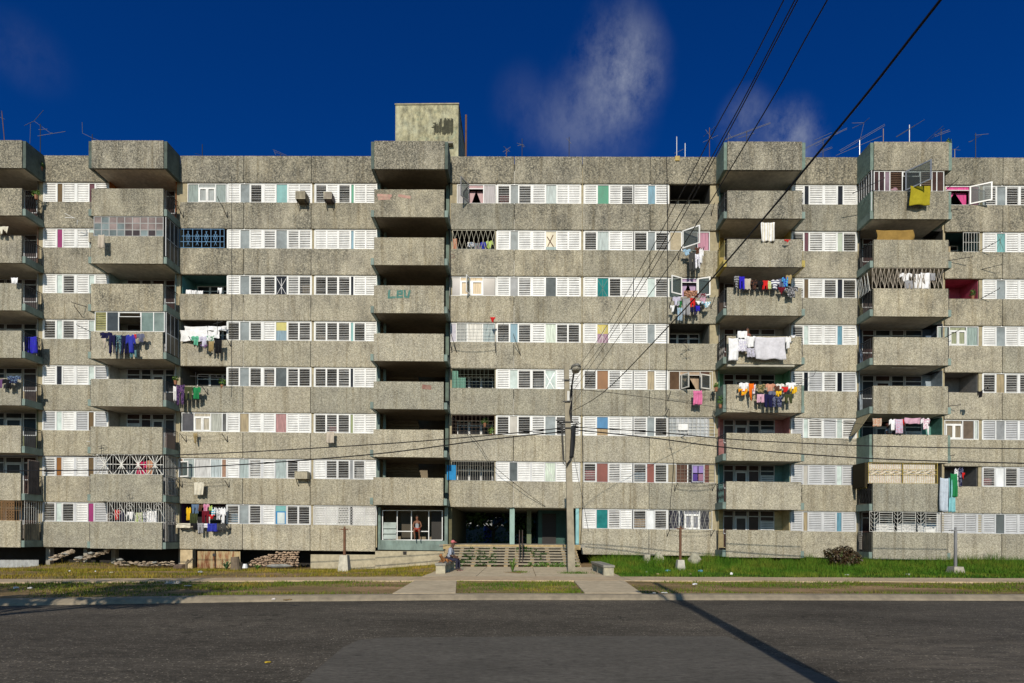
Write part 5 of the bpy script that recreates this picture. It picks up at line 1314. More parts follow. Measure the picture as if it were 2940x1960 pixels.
line('laundry behind the diamond grille', YF+.25, 1040, 620, s4, [
 (925, 236, 994, 366, 'towel', 'peach', 'peach striped towel at the left behind the diamond grille', 'salmon', 'vstripe'),
 (1104, 275, 1168, 322, 'shorts', 'denim', 'blue flowered shorts behind the diamond grille', 'white'),
 (1168, 284, 1234, 362, 'trousers', 'print', 'flowered purple trousers behind the diamond grille', 'teal'),
 (1238, 270, 1298, 360, 'shirt', 'blue', 'bright blue shirt behind the diamond grille'),
 (1294, 258, 1370, 340, 'shirt', 'lime', 'lime green shirt at the right behind the diamond grille')])
clothesline('clothesline below the tilted white window of the upper right bay', 1955, 2020, 712, YF-.6)
line('laundry below the tilted white window', YF-.5, 1560, 400, s4, [
 (1460, 1148, 1540, 1212, 'shirt', 'sky', 'light blue shirt below the tilted white window'),
 (1522, 1178, 1596, 1376, 'trousers', 'char', 'long dark grey trousers below the tilted white window'),
 (1586, 1200, 1646, 1348, 'trousers', 'lilac', 'white patterned trousers below the tilted white window', 'white'),
 (1586, 1128, 1652, 1196, 'shirt', 'brown', 'brown shirt below the tilted white window'),
 (1630, 1138, 1676, 1296, 'shirt', 'white', 'long white shirt at the right end below the tilted white window')])
s6 = .24237
clothesline('crowded clothesline below the window with purple curtains', 1930, 2052, 852, YF-.65, nl=3)
line('laundry below the window with purple curtains', YF-.5, 1580, 750, s6, [
 (1582, 346, 1745, 424, 'towel', 'peach', 'red brown towel over the sill of the window with purple curtains', 'brown'),
 (1448, 416, 1544, 524, 'shirt', 'lilac', 'pale lilac shirt at the left of the crowded line'),
 (1420, 522, 1472, 602, 'rag', 'white', 'white socks dangling at the far left of the crowded line'),
 (1508, 462, 1562, 562, 'shirt', 'green', 'dark green shirt on the crowded line', 'olive'),
 (1502, 545, 1564, 705, 'trousers', 'sky', 'faded pale jeans hanging lowest on the crowded line', 'grey'),
 (1566, 436, 1654, 642, 'trousers', 'grey', 'long grey trousers in the middle of the crowded line'),
 (1648, 432, 1718, 548, 'shorts', 'red', 'bright red shorts on the crowded line'),
 (1636, 540, 1694, 604, 'shorts', 'navy', 'navy shorts below the red ones on the crowded line'),
 (1722, 526, 1772, 592, 'shorts', 'royal', 'deep blue shorts on the crowded line'),
 (1722, 468, 1788, 518, 'rag', 'white', 'white cloth above the deep blue shorts on the crowded line'),
 (1772, 428, 1846, 504, 'shirt', 'rose', 'pinkish shirt at the right of the crowded line'),
 (1788, 478, 1896, 556, 'rag', 'cyan', 'light blue cloth at the far right of the crowded line', 'white'),
 (1738, 378, 1846, 436, 'towel', 'maroon', 'dark red patterned towel at the right of the crowded line', 'grey'),
 (1700, 520, 1730, 640, 'trousers', 'navy', 'thin navy leggings beside the red shorts on the crowded line')])
clothesline('clothesline with one pink towel below the rusty open casements', 1925, 2050, 1124, YF-.6, nl=3)
line('laundry below the rusty casements', YF-.5, 1580, 1080, c4, [(1608, 160, 1706, 322, 'towel', 'pink', 'bright pink towel below the rusty open casements')])
clothesline('empty clothesline below the purple casement window', 1944, 2054, 1388, YF-.55, nl=3)
clothesline('empty clothesline below the barred ground floor window', 1922, 2050, 1521, YF-.55, nl=2)
clothesline('empty clothesline below the gridded window left of the utility pole', 1294, 1422, 985, YF-.5, nl=3)
clothesline('empty clothesline under the open dark loggia near the top right', 1922, 2050, 586, YF-.5, nl=2)
clothesline('empty clothesline beside the top left casement window of the third bay', 512, 640, 592, YF-.5, nl=1)
clothesline('empty clothesline below the curtained window of the third bay', 520, 640, 1246, YF-.5, nl=2)
s3 = .236
YL = YB-.3
line('laundry on the balconies right of the long bay', YB-.05, 2040, 330, s3, [(612, 1306, 782, 1538, 'towel', 'white', 'white curtain hung under the yellow balcony', 'cream', 'vstripe')])
line('laundry on the balconies right of the long bay', YL, 2040, 640, s3, [
 (892, 202, 974, 230, 'rag', 'red', 'red cloth on the rim of the yellow balcony'),
 (286, 636, 354, 792, 'shirt', 'char', 'dark striped shirt at the left of the colourful balcony line', 'grey', 'hstripe'),
 (348, 650, 414, 808, 'trousers', 'royal', 'royal blue trousers on the colourful balcony line'),
 (412, 676, 492, 810, 'towel', 'beige', 'beige towel on the colourful balcony line'),
 (488, 690, 568, 808, 'shirt', 'brown', 'dark brown shirt on the colourful balcony line', 'black'),
 (562, 704, 638, 808, 'shirt', 'black', 'black shirt on the colourful balcony line'),
 (634, 698, 708, 810, 'shorts', 'red', 'bright red shorts on the colourful balcony line'),
 (698, 704, 742, 806, 'towel', 'lime', 'pale green cloth beside the striped shirt', 'cream'),
 (732, 688, 838, 808, 'shirt', 'white', 'blue and white striped shirt on the colourful balcony line', 'slate', 'hstripe'),
 (828, 678, 892, 782, 'trousers', 'slate', 'navy trousers on the colourful balcony line'),
 (866, 656, 952, 778, 'shirt', 'cyan', 'bright blue shirt on the colourful balcony line', 'royal'),
 (914, 628, 992, 742, 'shirt', 'khaki', 'taupe shirt at the right end of the colourful balcony line'),
 (896, 766, 1056, 902, 'shirt', 'black', 'black dress on hangers at the corner of the balcony', 'grey'),
 (818, 782, 902, 872, 'rag', 'maroon', 'dark red cloth at the corner of the balcony below the laundry')])
line('white laundry on a right hand balcony', YL, 2040, 640, s3, [
 (328, 1314, 442, 1402, 'towel', 'white', 'white cloth thrown up beside the person on the balcony'),
 (218, 1398, 340, 1672, 'sheet', 'white', 'long white pillowcase at the left of the white laundry'),
 (342, 1410, 446, 1562, 'towel', 'lilac', 'shaded lilac towel behind the white shirt', 'white'),
 (414, 1374, 564, 1512, 'shirt', 'white', 'bulky white shirt on the white laundry line'),
 (438, 1520, 548, 1632, 'towel', 'grey', 'grey towel below the bulky white shirt', 'lilac'),
 (540, 1386, 912, 1658, 'sheet', 'sheetw', 'largest white bed sheet hung over the balcony'),
 (912, 1376, 978, 1528, 'shirt', 'white', 'small white shirt at the right end of the white laundry'),
 (974, 1368, 1040, 1398, 'rag', 'white', 'white rag at the far right of the white laundry')])
line('colourful laundry on a right hand balcony', YL-.12, 2040, 980, s3, [
 (346, 498, 470, 608, 'shirt', 'white', 'white shirt left of the orange scarf'),
 (336, 575, 448, 655, 'rag', 'yellow', 'yellow and orange cloth below the white shirt', 'orange'),
 (464, 508, 524, 722, 'rag', 'orange', 'long orange scarf hanging on the balcony line'),
 (498, 516, 558, 640, 'shirt', 'rose', 'pink and white shirt right of the orange scarf', 'white'),
 (552, 516, 678, 626, 'shirt', 'olive', 'olive shirt on the balcony line', 'khaki'),
 (564, 640, 652, 744, 'trousers', 'rose', 'pink short trousers below the olive shirt'),
 (668, 512, 790, 608, 'shirt', 'salmon', 'salmon shirt on the balcony line'),
 (706, 602, 790, 655, 'towel', 'slate', 'slate blue towel below the salmon shirt'),
 (652, 640, 750, 806, 'trousers', 'navy', 'long navy jeans right of the pink trousers'),
 (748, 648, 864, 804, 'trousers', 'navy', 'second pair of navy jeans, below the yellow cloth', 'slate'),
 (778, 536, 856, 608, 'towel', 'brown', 'brown towel left of the mint shirt'),
 (786, 602, 864, 668, 'rag', 'yellow', 'bright yellow cloth below the brown towel'),
 (794, 512, 894, 584, 'shirt', 'cream', 'pale mint shirt on the balcony line', 'white'),
 (858, 552, 952, 618, 'rag', 'red', 'bright red cloth below the pale mint shirt'),
 (914, 498, 1034, 578, 'shirt', 'white', 'white shirt at the right end of the balcony line'),
 (960, 552, 1054, 638, 'rag', 'yellow', 'yellow cloth below the white shirt at the right end'),
 (902, 640, 994, 752, 'trousers', 'olive', 'dark olive trousers at the right end of the balcony line')])
s7 = .236
line('laundry on the rightmost balconies', YB-.3, 2440, 330, s7, [(735, 862, 978, 1096, 'towel', 'mustard', 'mustard yellow towel hanging from the topmost right balcony')])
line('laundry on the rightmost balconies', YB+.1, 2440, 640, c4, [
 (298, 82, 716, 206, 'sheet', 'tan', 'wide brown tarpaulin stretched across a right hand balcony'),
 (558, 562, 696, 654, 'shirt', 'white', 'white shirt behind the zigzag grille'),
 (616, 648, 700, 745, 'trousers', 'grey', 'grey trousers below the white shirt behind the zigzag grille'),
 (724, 572, 800, 742, 'towel', 'white', 'first white towel behind the zigzag grille'),
 (796, 560, 908, 744, 'towel', 'white', 'wider white towel behind the zigzag grille'),
 (904, 565, 958, 650, 'towel', 'grey', 'grey towel at the right behind the zigzag grille')])
line('pink and white laundry on a rightmost balcony', YB-.05, 2440, 1000, c4, [
 (253, 786, 358, 878, 'towel', 'peach', 'beige towel pegged at the left of the pink and white laundry', 'beige'),
 (440, 792, 514, 922, 'shirt', 'white', 'white shirt with dark trim on the pink and white line'),
 (506, 794, 590, 958, 'towel', 'lilac', 'lilac towel on the pink and white line', 'rose'),
 (580, 798, 608, 884, 'rag', 'red', 'narrow red cloth on the pink and white line'),
 (612, 778, 800, 848, 'drape', 'rose', 'pink sheet looped along the pink and white line'),
 (796, 782, 900, 910, 'shirt', 'rose', 'pale pink shirt at the right end of the pink and white line', 'white'),
 (872, 870, 892, 975, 'rag', 'white', 'thin white strip hanging at the right of the pink shirt'),
 (1432, 482, 1494, 552, 'rag', 'black', 'small black cloth hanging on the rod beside open louvres')])
s8 = .27422
line('long laundry beside the yellow grille', YF-1.42, 2340, 1330, s8, [
 (1308, 148, 1424, 505, 'sheet', 'silver', 'long silvery blue curtain beside the yellow grille'),
 (1398, 150, 1464, 515, 'towel', 'turq', 'long pale turquoise curtain beside the silvery one'),
 (1416, 104, 1484, 352, 'towel', 'green', 'green cloth hanging behind the turquoise curtain'),
 (1456, 46, 1516, 244, 'shirt', 'grey', 'pale grey shirt high on the long laundry pole', 'white'),
 (1502, 36, 1550, 244, 'shirt', 'navy', 'navy and white shirt high on the long laundry pole', 'slate'),
 (1538, 96, 1566, 168, 'rag', 'red', 'small red cloth at the right of the navy shirt')])
line('laundry in the green blue loggia', YF+.2, 500, 760, s4, [
 (128, 262, 182, 312, 'towel', 'white', 'first small white cloth in the turquoise loggia'),
 (182, 268, 236, 312, 'towel', 'white', 'second small white cloth in the turquoise loggia'),
 (246, 272, 306, 310, 'towel', 'white', 'third small white cloth in the turquoise loggia'),
 (456, 240, 504, 314, 'rag', 'white', 'white cloth hung apart at the right of the turquoise loggia')])

# ================================================================== rods sticking out from the walls
def rods(lst):
    for i, (px, py, qx, qy, Yb, ln, label) in enumerate(lst):
        a = U(px, py, Yb); b = U(qx, qy, Yb-ln); m = MB().bar(a, b, .022, 5, .016); m.bar(b, b+Vector((0, 0, .07)), .014, 4)
        tag(m.build('rod', IRON, origin=tuple(a)), label, 'rod', 'rods standing out from the walls')
rods([(630, 578, 624, 566, YF, .5, 'short dark rod right of the top left casement window'), (248, 880, 206, 868, YF, .8, 'dark rod on the pebbled panel left of the glazed balcony'), (237, 910, 214, 879, YF, .7, 'lower dark rod on the pebbled panel left of the glazed balcony'),
      (266, 955, 220, 932, YF, .9, 'dark rod reaching over the louvres left of the navy laundry'), (1495, 1020, 1474, 960, YF, .8, 'dark rod below the bluish pane right of the gridded window'), (1312, 1012, 1294, 955, YF, .8, 'dark rod by the stair tower below the lilac curtain'),
      (2448, 555, 2539, 512, YB, .5, 'long rod slanting out from the topmost right balcony'), (2716, 545, 2752, 512, YF, .6, 'rod beside the window with pink curtains'), (2812, 720, 2868, 690, YF, .8, 'rod in front of the turquoise taped pane'),
      (2816, 857, 2870, 828, YF, .8, 'rod below the grey pane beside the red loggia'), (2706, 972, 2756, 946, YF, .7, 'rod in front of the white double casement'), (2812, 1125, 2842, 1110, YF, .6, 'rod carrying a small black cloth'),
      (2716, 1166, 2758, 1162, YF, .5, 'short rod on the panel right of the rightmost balcony'), (2716, 1306, 2740, 1307, YF, .4, 'short rod below the grey framed window'), (2716, 605, 2750, 600, YF, .5, 'short rod on the panel below the window with pink curtains'),
      (2715, 749, 2792, 737, YF, .5, 'thin rod on the panel above the red loggia'), (2818, 773, 2876, 759, YF, .5, 'thin pale rod over the panel joint above the red loggia'), (2276, 790, 2306, 764, YB, .3, 'rod at the corner of the balcony above the colourful laundry'),
      (1911, 1192, 1918, 1175, YF, .5, 'short rod above the white board on the gridded window'), (1955, 1255, 1975, 1246, YF, .5, 'small rod below the white board on the gridded window')])

# ================================================================== air conditioners
def aircon(x0, y0, x1, y1, Y, mat, label, depth=.55, brk=True, grill='front'):
    a = U(x0, y0, Y); b = U(x1, y1, Y); o = empty('air_conditioner', ((a.x+b.x)/2, Y+depth, b.z), label, 'air conditioner', 'window air conditioners')
    MB().box(a.x, b.x, Y+.02, Y+depth, b.z, a.z).build('casing', mat, o)
    m = MB(); m.frame(a.x, b.x, Y, Y+.019, b.z, a.z, .035)
    for i in range(6): xx = a.x+.05+(b.x-a.x-.1)*i/6; m.box(xx, xx+.03, Y+.004, Y+.018, b.z+.036, a.z-.036)
    m.build('grille', paint((.42, .38, .28) if brk else (.3, .27, .24), .6, .4, 5), o)
    m = MB()
    for x in (a.x+.05, b.x-.05): m.bar((x, Y+.05, b.z-.012), (x, Y+depth, b.z-.45), .02, 4); m.bar((x, Y+.03, b.z-.015), (x, Y+depth, b.z-.015), .02, 4)
    m.build('bracket', IRON, o); return o
aircon(848, 548, 876, 570, YF-.55, paint((.16, .135, .09), .7, .4, 4), 'brownish air conditioner under white louvres on the top floor', .6)
aircon(929, 550, 952, 570, YF-.5, paint((.16, .12, .12), .7, .3, 4), 'dark grey air conditioner between open louvres on the top floor', .55)
aircon(846, 1353, 882, 1374, YF-.45, paint((.40, .36, .27), .7, .3, 4), 'cream air conditioner below bent louvres near the first floor', .5)
aircon(254, 667, 266, 694, YF-.2, paint((.6, .6, .58), .6, .2, 4), 'small white air conditioner half hidden beside the grid glazed balcony', .3)

# ================================================================== aerials on the roof
ROD = paint((.11, .11, .115), .6, .2, 3)
def aerial(label, mast, elems, Y=YF+1.2, r=.03, mat=None):
    """mast = (px, ytop[, lean px]); elems = straight rods between photo points with a depth offset at each end"""
    px, yt = mast[0], mast[1]; dx = mast[2] if len(mast) > 2 else 0
    t = U(px+dx, yt, Y); o = empty('aerial', (U(px, 450, Y).x, Y, ROOF-.36), label, 'aerial', 'aerials on the roof')
    MB().bar((U(px, 450, Y).x, Y, ROOF-.36-SL*t.x), t, r*.68, 6).build('mast', mat or IRON, o)
    if elems:
        m = MB()
        for x0, y0, x1, y1, da, db in elems: m.bar(U(x0, y0, Y+da), U(x1, y1, Y+db), .0115, 4)
        m.build('rods', ROD, o)
    return o
aerial('leaning rusty mast at the far left end of the roof', (22, 318, -17), [(0, 336, 14, 342, .3, -.3)], mat=RUST)
aerial('bent wire aerial on the left above the leftmost balcony', (116, 356), [(70, 360, 98, 347, .4, 0), (98, 347, 125, 316, 0, -.4), (98, 347, 147, 383, 0, .2), (86, 412, 88, 352, .3, .2), (108, 390, 188, 377, -.2, .3), (110, 372, 136, 370, 0, 0), (146, 383, 150, 380, 0, 0)])
aerial('hooked aerial at the left corner of the second balcony column', (265, 385), [(236, 350, 237, 382, 0, 0), (237, 382, 266, 396, 0, 0), (266, 396, 290, 405, 0, .2)])
aerial('short dark rod aerial right of the second balcony column', (581, 414), [(560, 440, 576, 444, 0, .3)])
aerial('low flat aerial above the third bay', (806, 441), [(784, 429, 824, 446, .4, -.4), (788, 436, 820, 447, .2, -.2), (786, 432, 792, 444, 0, 0)])
aerial('small rusty cross shaped aerial right of the lift house', (1454, 428), [(1446, 420, 1464, 436, .2, -.2), (1444, 436, 1466, 422, 0, 0), (1450, 442, 1462, 430, 0, 0)], mat=RUST)
aerial('tall cross shaped aerial second right of the lift house', (1499, 398), [(1484, 410, 1508, 420, .2, -.2), (1486, 418, 1504, 414, 0, 0), (1492, 412, 1504, 422, 0, 0)])
aerial('thin dark rod aerial above the long bay', (1634, 393), [(1626, 396, 1640, 412, 0, 0)])
aerial('white tipped rod aerial above an ochre box', (1943, 392), [(1936, 440, 1962, 428, 0, 0)], mat=WFR, r=.028)
aerial('plain white rod right of the ochre box', (1967, 411), [], mat=WFR, r=.03)
tag(MB().box(U(1938, 448, YF).x, U(1951, 459, YF).x, YF-.05, YF+.1, U(1944, 460, YF-.05).z, U(1944, 447, YF-.05).z).build('ochre_box', paint((.40, .29, .08)), origin=(U(1944, 450, YF).x, YF, ROOF-.2)), 'small ochre box on the roof edge of the long bay', 'box')
aerial('wire aerial with slanting dipole left of the third balcony column', (2037, 366), [(2020, 392, 2054, 362, .3, -.3), (2018, 408, 2062, 388, .2, -.2), (2026, 372, 2046, 400, 0, 0)], mat=RUST)
aerial('large folded dipole aerial above the third balcony column', (2144, 376), [(2080, 402, 2212, 354, .3, -.3), (2082, 399, 2212, 351, .3, -.3), (2120, 396, 2166, 382, 0, 0), (2090, 380, 2102, 396, 0, 0), (2090, 410, 2092, 380, 0, 0)], Y=YF-.6)
aerial('many armed dipole aerial behind the thickest cable', (2363, 397), [(2305, 430, 2432, 370, .3, -.3), (2305, 427, 2432, 367, .3, -.3), (2338, 402, 2388, 380, 0, 0), (2340, 420, 2362, 408, 0, 0), (2344, 442, 2390, 424, 0, 0), (2344, 438, 2388, 421, 0, 0)])
aerial('bent silver mast with forked dipole left of the rightmost balcony column', (2468, 402), [(2469, 402, 2480, 354, 0, 0), (2446, 353, 2482, 352, .2, 0), (2446, 368, 2482, 352, .4, 0), (2480, 352, 2496, 338, 0, -.3), (2400, 446, 2532, 390, .3, -.3), (2410, 432, 2540, 356, .3, -.4), (2412, 436, 2541, 360, .3, -.4)], mat=STEEL)
aerial('plain wooden rod above the rightmost balcony column', (2536, 369), [], Y=YF-.6, mat=paint((.3, .2, .15)))
aerial('white rod aerial with one slanting dipole', (2611, 358), [(2573, 394, 2628, 360, .4, -.2), (2573, 392, 2654, 343, .4, -.5)], Y=YF-.6, mat=WFR)
aerial('dark mast with long doubled dipoles at the right corner', (2702, 371), [(2657, 406, 2708, 361, .4, -.4), (2663, 406, 2712, 368, .4, -.4), (2682, 388, 2726, 372, 0, -.2), (2684, 392, 2728, 376, 0, -.2)], Y=YF-.6)
aerial('low T shaped wooden aerial right of the rightmost balcony column', (2741, 428), [(2724, 427, 2757, 431, 0, 0), (2742, 428, 2752, 420, 0, 0)], mat=paint((.35, .28, .22)))
aerial('dark mast with crossed dipoles at the far right', (2801, 382), [(2798, 388, 2838, 384, .1, -.1), (2784, 408, 2820, 386, .3, -.3), (2780, 407, 2792, 404, 0, 0)])
# aerials fixed to the left hand panels
def wall_aerial(px, py, pts, label):
    a = U(px, py, YF-.02); o = empty('aerial', tuple(a), label, 'aerial', 'aerials fixed to the walls'); m = MB()
    for x0, y0, x1, y1, da, db in pts: m.bar(U(x0, y0, YF-.02-da), U(x1, y1, YF-.02-db), .013, 4)
    m.build('rods', IRON if 'dark' in label else WFR, o); return o
wall_aerial(232, 643, [(186, 612, 214, 626, .9, .8), (186, 624, 214, 625, .9, .8), (214, 625, 232, 637, .8, .1), (222, 630, 222, 644, .5, .5)], 'pale wire aerial on the panel left of the grid glazed balcony')
wall_aerial(268, 1290, [(248, 1266, 292, 1273, .5, .5), (266, 1264, 268, 1310, .5, .5), (258, 1288, 284, 1300, .5, .1)], 'white crossbar aerial left of the star patterned grille')
wall_aerial(292, 1300, [(291, 1278, 291, 1306, 1.4, 1.4), (280, 1282, 302, 1279, 1.4, 1.4), (284, 1288, 298, 1284, 1.4, 1.4)], 'small dark aerial above the star patterned grille')
wall_aerial(370, 1425, [(362, 1425, 374, 1420, 1.5, 1.5), (370, 1416, 372, 1433, 1.5, 1.4)], 'tiny dark aerial on the balcony above the scroll grille')
wall_aerial(624, 920, [(602, 908, 622, 918, .6, .6), (624, 912, 624, 960, .6, .5), (612, 930, 640, 922, .6, .6)], 'dark aerial in front of the white sheets')
wall_aerial(595, 1078, [(545, 1079, 648, 1084, .7, .7), (570, 1074, 622, 1076, .7, .7), (570, 1074, 569, 1080, .7, .7), (622, 1076, 621, 1082, .7, .7), (562, 1068, 562, 1106, .6, .4)], 'white folded dipole aerial in the dark loggia')
wall_aerial(1420, 910, [(1420, 930, 1421, 995, .6, .6), (1402, 925, 1396, 950, .6, .6), (1446, 926, 1436, 950, .6, .6)], 'dark aerial mast carrying a red flag')
o = garment(1408, 910, 1422, 926, YF-.66, 'rag', 'red', 'small dark red flag on a mast by the gridded window', 'flag', 'flags')
wall_aerial(2020, 1000, [(1960, 986, 1980, 1006, .6, .6), (1964, 1004, 1990, 1000, .6, .6), (1978, 990, 1976, 1010, .6, .6), (1964, 972, 2000, 969, .8, .8), (1960, 985, 1980, 972, .8, .8)], 'dark folding rack on the sill of the open dark loggia')
wall_aerial(1916, 1175, [(1908, 1173, 1924, 1176, .5, .5), (1912, 1190, 1920, 1174, .3, .5), (1914, 1168, 1912, 1184, .5, .5)], 'small dark aerial above open louvres near the white board')
wall_aerial(1930, 1272, [(1920, 1268, 1940, 1272, .5, .5), (1932, 1262, 1933, 1280, .5, .5)], 'small dark aerial below the gridded louvre window')
wall_aerial(2330, 1080, [(2300, 1092, 2336, 1078, .6, .8), (2336, 1078, 2342, 1066, .8, .8), (2322, 1066, 2350, 1062, .8, .8), (2288, 1106, 2320, 1086, .5, .6)], 'dark branching aerial right of the colourful laundry')

# potted plants on sills and balconies
def pot_plant(px, py, Y, rx, rz, label, mat=G1, pot=True):
    c = U(px, py, Y); o = empty('potted_plant', tuple(c), label, 'plant', 'plants on sills and balconies'); mb = MB(); leaves(mb, (c.x, Y, c.z+rz*.7), (rx, .16, rz), 110, .06, random.Random(int(px)), .1); mb.build('foliage', mat, o)
    m = MB(); m.bar((c.x, Y, c.z-.24), (c.x, Y, c.z), .07, 8, .1); m.build('pot', paint((.28, .12, .06)), o); return o
pot_plant(638, 1104, YF+.06, .24, .24, 'bushy potted plant on the sill of the dark loggia', G2); pot_plant(1410, 1246, YF+.1, .22, .3, 'leafy plant in the corner of the barred dark loggia', G2)
pot_plant(1392, 1214, YF+.5, .3, .22, 'hanging green plant inside the barred dark loggia'); pot_plant(118, 478, YF-.15, .16, .2, 'yellow green plant growing at the roof edge on the left', G2)
pot_plant(104, 560, YB+.7, .3, .2, 'green plant on the railing of a leftmost balcony', G2); pot_plant(2068, 1160, YB+.2, .2, .32, 'dark green plant hanging on the side of a right hand balcony')
pot_plant(2724, 414, YB+.4, .14, .2, 'small weed growing on the corner of the rightmost roof balcony', G2); pot_plant(2792, 850, YF+.3, .16, .24, 'plant standing in the red loggia', G1); pot_plant(504, 1092, YF-.5, .16, .16, 'small plant hanging beside the navy trousers', G2)
pot_plant(2056, 1112, YB+.6, .12, .16, 'small pale plant on a green balcony railing', G2)
# ================================================================== people and a dog
def skin_mesh(name, J, E_, root, mat, parent, xf, sub=1):
    """one continuous surface grown round a skeleton: J = joint -> (x, y, z, r)"""
    names = list(J); idx = {k: i for i, k in enumerate(names)}
    me = bpy.data.meshes.new('skeleton'); me.from_pydata([J[k][:3] for k in names], [(idx[a], idx[b]) for a, b in E_], [])
    ob = bpy.data.objects.new('skeleton', me); col.objects.link(ob)
    sm = ob.modifiers.new('skin', 'SKIN'); sm.use_smooth_shade = True
    if not me.skin_vertices: 
        pass
    sv = me.skin_vertices[0].data
    for k in names: r_ = J[k][3]; sv[idx[k]].radius = (r_, J[k][4] if len(J[k]) > 4 else r_); sv[idx[k]].use_root = (k == root)
    ob.modifiers.new('sub', 'SUBSURF').levels = sub; ob.modifiers['sub'].render_levels = sub
    dg = bpy.context.evaluated_depsgraph_get(); dg.update()
    ev = ob.evaluated_get(dg); m2 = bpy.data.meshes.new_from_object(ev)
    bpy.data.objects.remove(ob); m2.name = name
    m2.transform(xf); m2.materials.clear(); m2.materials.append(mat)
    m2.polygons.foreach_set('use_smooth', [True]*len(m2.polygons))
    o = bpy.data.objects.new(name, m2); col.objects.link(o)
    if parent: o.parent = parent; m2.transform(Matrix.Translation(-Vector(parent['wo'])))
    return o
def hand(J, E_, s, wrist, d, side):
    """palm with four fingers and a thumb, fingers slightly curled"""
    w = Vector(J[wrist][:3]); d = Vector(d).normalized(); q = Vector(side).normalized(); n_ = d.cross(q)
    p = w+d*.055; J['palm'+s] = (*p, .024, .017); E_.append((wrist, 'palm'+s))
    for k, (o_, L) in enumerate(((-.026, .062), (-.009, .072), (.009, .067), (.025, .052))):
        a = p+d*.03+q*o_; b = a+d*L*.5+n_*.008; c = b+d*L*.38+n_*.026
        for nm, v, r_ in (('a', a, .010), ('b', b, .009), ('c', c, .008)): J[f'f{k}{nm}{s}'] = (*v, r_)
        E_ += [('palm'+s, f'f{k}a{s}'), (f'f{k}a{s}', f'f{k}b{s}'), (f'f{k}b{s}', f'f{k}c{s}')]
    a = w+d*.03+q*-.03; b = a+d*.03-q*.022+n_*.008; J['ta'+s] = (*a, .012); J['tb'+s] = (*b, .009); E_ += [(wrist, 'ta'+s), ('ta'+s, 'tb'+s)]
SKIN = paint((.19, .085, .05), .55, .12, 6, streak=False); SKIND = paint((.09, .045, .03), .55, .12, 6, streak=False)
def person(label, base, rz, pose, skin, look=0.0, tilt=0.0):
    """pose: joints for elbows, wrists, knees, ankles of both sides; base = seat point or floor point under the pelvis"""
    xf = Matrix.Translation(base) @ Matrix.Rotation(rz, 4, 'Z')
    o = empty('person', tuple(base), label, 'person', 'people at the building')
    ph = pose['pelvis']; ln = pose.get('lean', 0.0); st = lambda u, z: (0, u+ln*(z-ph)*-1, z)
    J = {'pelvis': (*st(0, ph), .135, .105), 'waist': (*st(.0, ph+.16), .118, .09), 'chest': (*st(.0, ph+.34), .135, .10), 'collar': (*st(.01, ph+.47), .085, .07), 'neck': (*st(-.01, ph+.54), .052)}
    hx = look; nz = ph+.54
    hp = Vector(st(-.03, nz+.09)); J['jaw'] = (hp.x+hx*.02, hp.y-.005, hp.z-.01, .062, .068); J['head'] = (hp.x+hx*.03, hp.y+.01, hp.z+.075, .078, .092); J['crown'] = (hp.x+hx*.03, hp.y+.02, hp.z+.135, .058, .07)
    f = Vector((math.sin(hx), -math.cos(hx), 0)); sd = Vector((math.cos(hx), math.sin(hx), 0)); hc = Vector(J['head'][:3])
    J['nose'] = (*(hc+f*.103+Vector((0, 0, -.02))), .012); J['chin'] = (*(Vector(J['jaw'][:3])+f*.06+Vector((0, 0, -.035))), .02)
    J['earL'] = (*(hc-sd*.088+Vector((0, 0, -.015))), .014); J['earR'] = (*(hc+sd*.088+Vector((0, 0, -.015))), .014)
    E_ = [('pelvis', 'waist'), ('waist', 'chest'), ('chest', 'collar'), ('collar', 'neck'), ('neck', 'jaw'), ('jaw', 'head'), ('head', 'crown'), ('head', 'nose'), ('jaw', 'chin'), ('head', 'earL'), ('head', 'earR')]
    sh = Vector(st(.01, ph+.43))
    for s, k in (('L', -1), ('R', 1)):
        J['sh'+s] = (sh.x+k*.175, sh.y, sh.z, .058); J['el'+s] = (*pose['el'+s], .042); J['wr'+s] = (*pose['wr'+s], .028)
        J['hip'+s] = (k*.09, .0, ph-.02, .088); J['kn'+s] = (*pose['kn'+s], .058); J['an'+s] = (*pose['an'+s], .040); a = Vector(pose['an'+s]); td = pose.get('toe', (0, -1, -.25))
        kn = Vector(pose['kn'+s]); cf = kn.lerp(a, .35); J['ca'+s] = (cf.x, cf.y+.015, cf.z, .055)
        J['fo'+s] = (*(a+Vector(td)*.13+Vector((0, 0, -.04))), .036, .03); J['to'+s] = (*(a+Vector(td)*.2+Vector((0, 0, -.045))), .028, .02)
        E_ += [('collar', 'sh'+s), ('sh'+s, 'el'+s), ('el'+s, 'wr'+s), ('pelvis', 'hip'+s), ('hip'+s, 'kn'+s), ('kn'+s, 'ca'+s), ('ca'+s, 'an'+s), ('an'+s, 'fo'+s), ('fo'+s, 'to'+s)]
        d = (Vector(pose['wr'+s])-Vector(pose['el'+s])); hand(J, E_, s, 'wr'+s, d, (1, 0, .15) if abs(d.normalized().x) < .8 else (0, 1, .2))
    body = skin_mesh('body', dict(J), list(E_), 'pelvis', skin, o, xf)
    def wear(name, keys, edges, c, grow, over={}):
        JJ = {k: (*J[k][:3], J[k][3]+grow, (J[k][4] if len(J[k]) > 4 else J[k][3])+grow) for k in keys}; JJ.update(over)
        return skin_mesh(name, JJ, edges, keys[0], cloth(c), o, xf)
    hv = lambda v: xf @ Vector(v)
    ey = MB()
    for k in (-1, 1): ey.blob(hv(hc+f*.082+sd*.033*k+Vector((0, 0, .012))), .011, .011, .009, 1, 1, 0)
    ey.build('eye', paint((.02, .015, .012), .3), o)
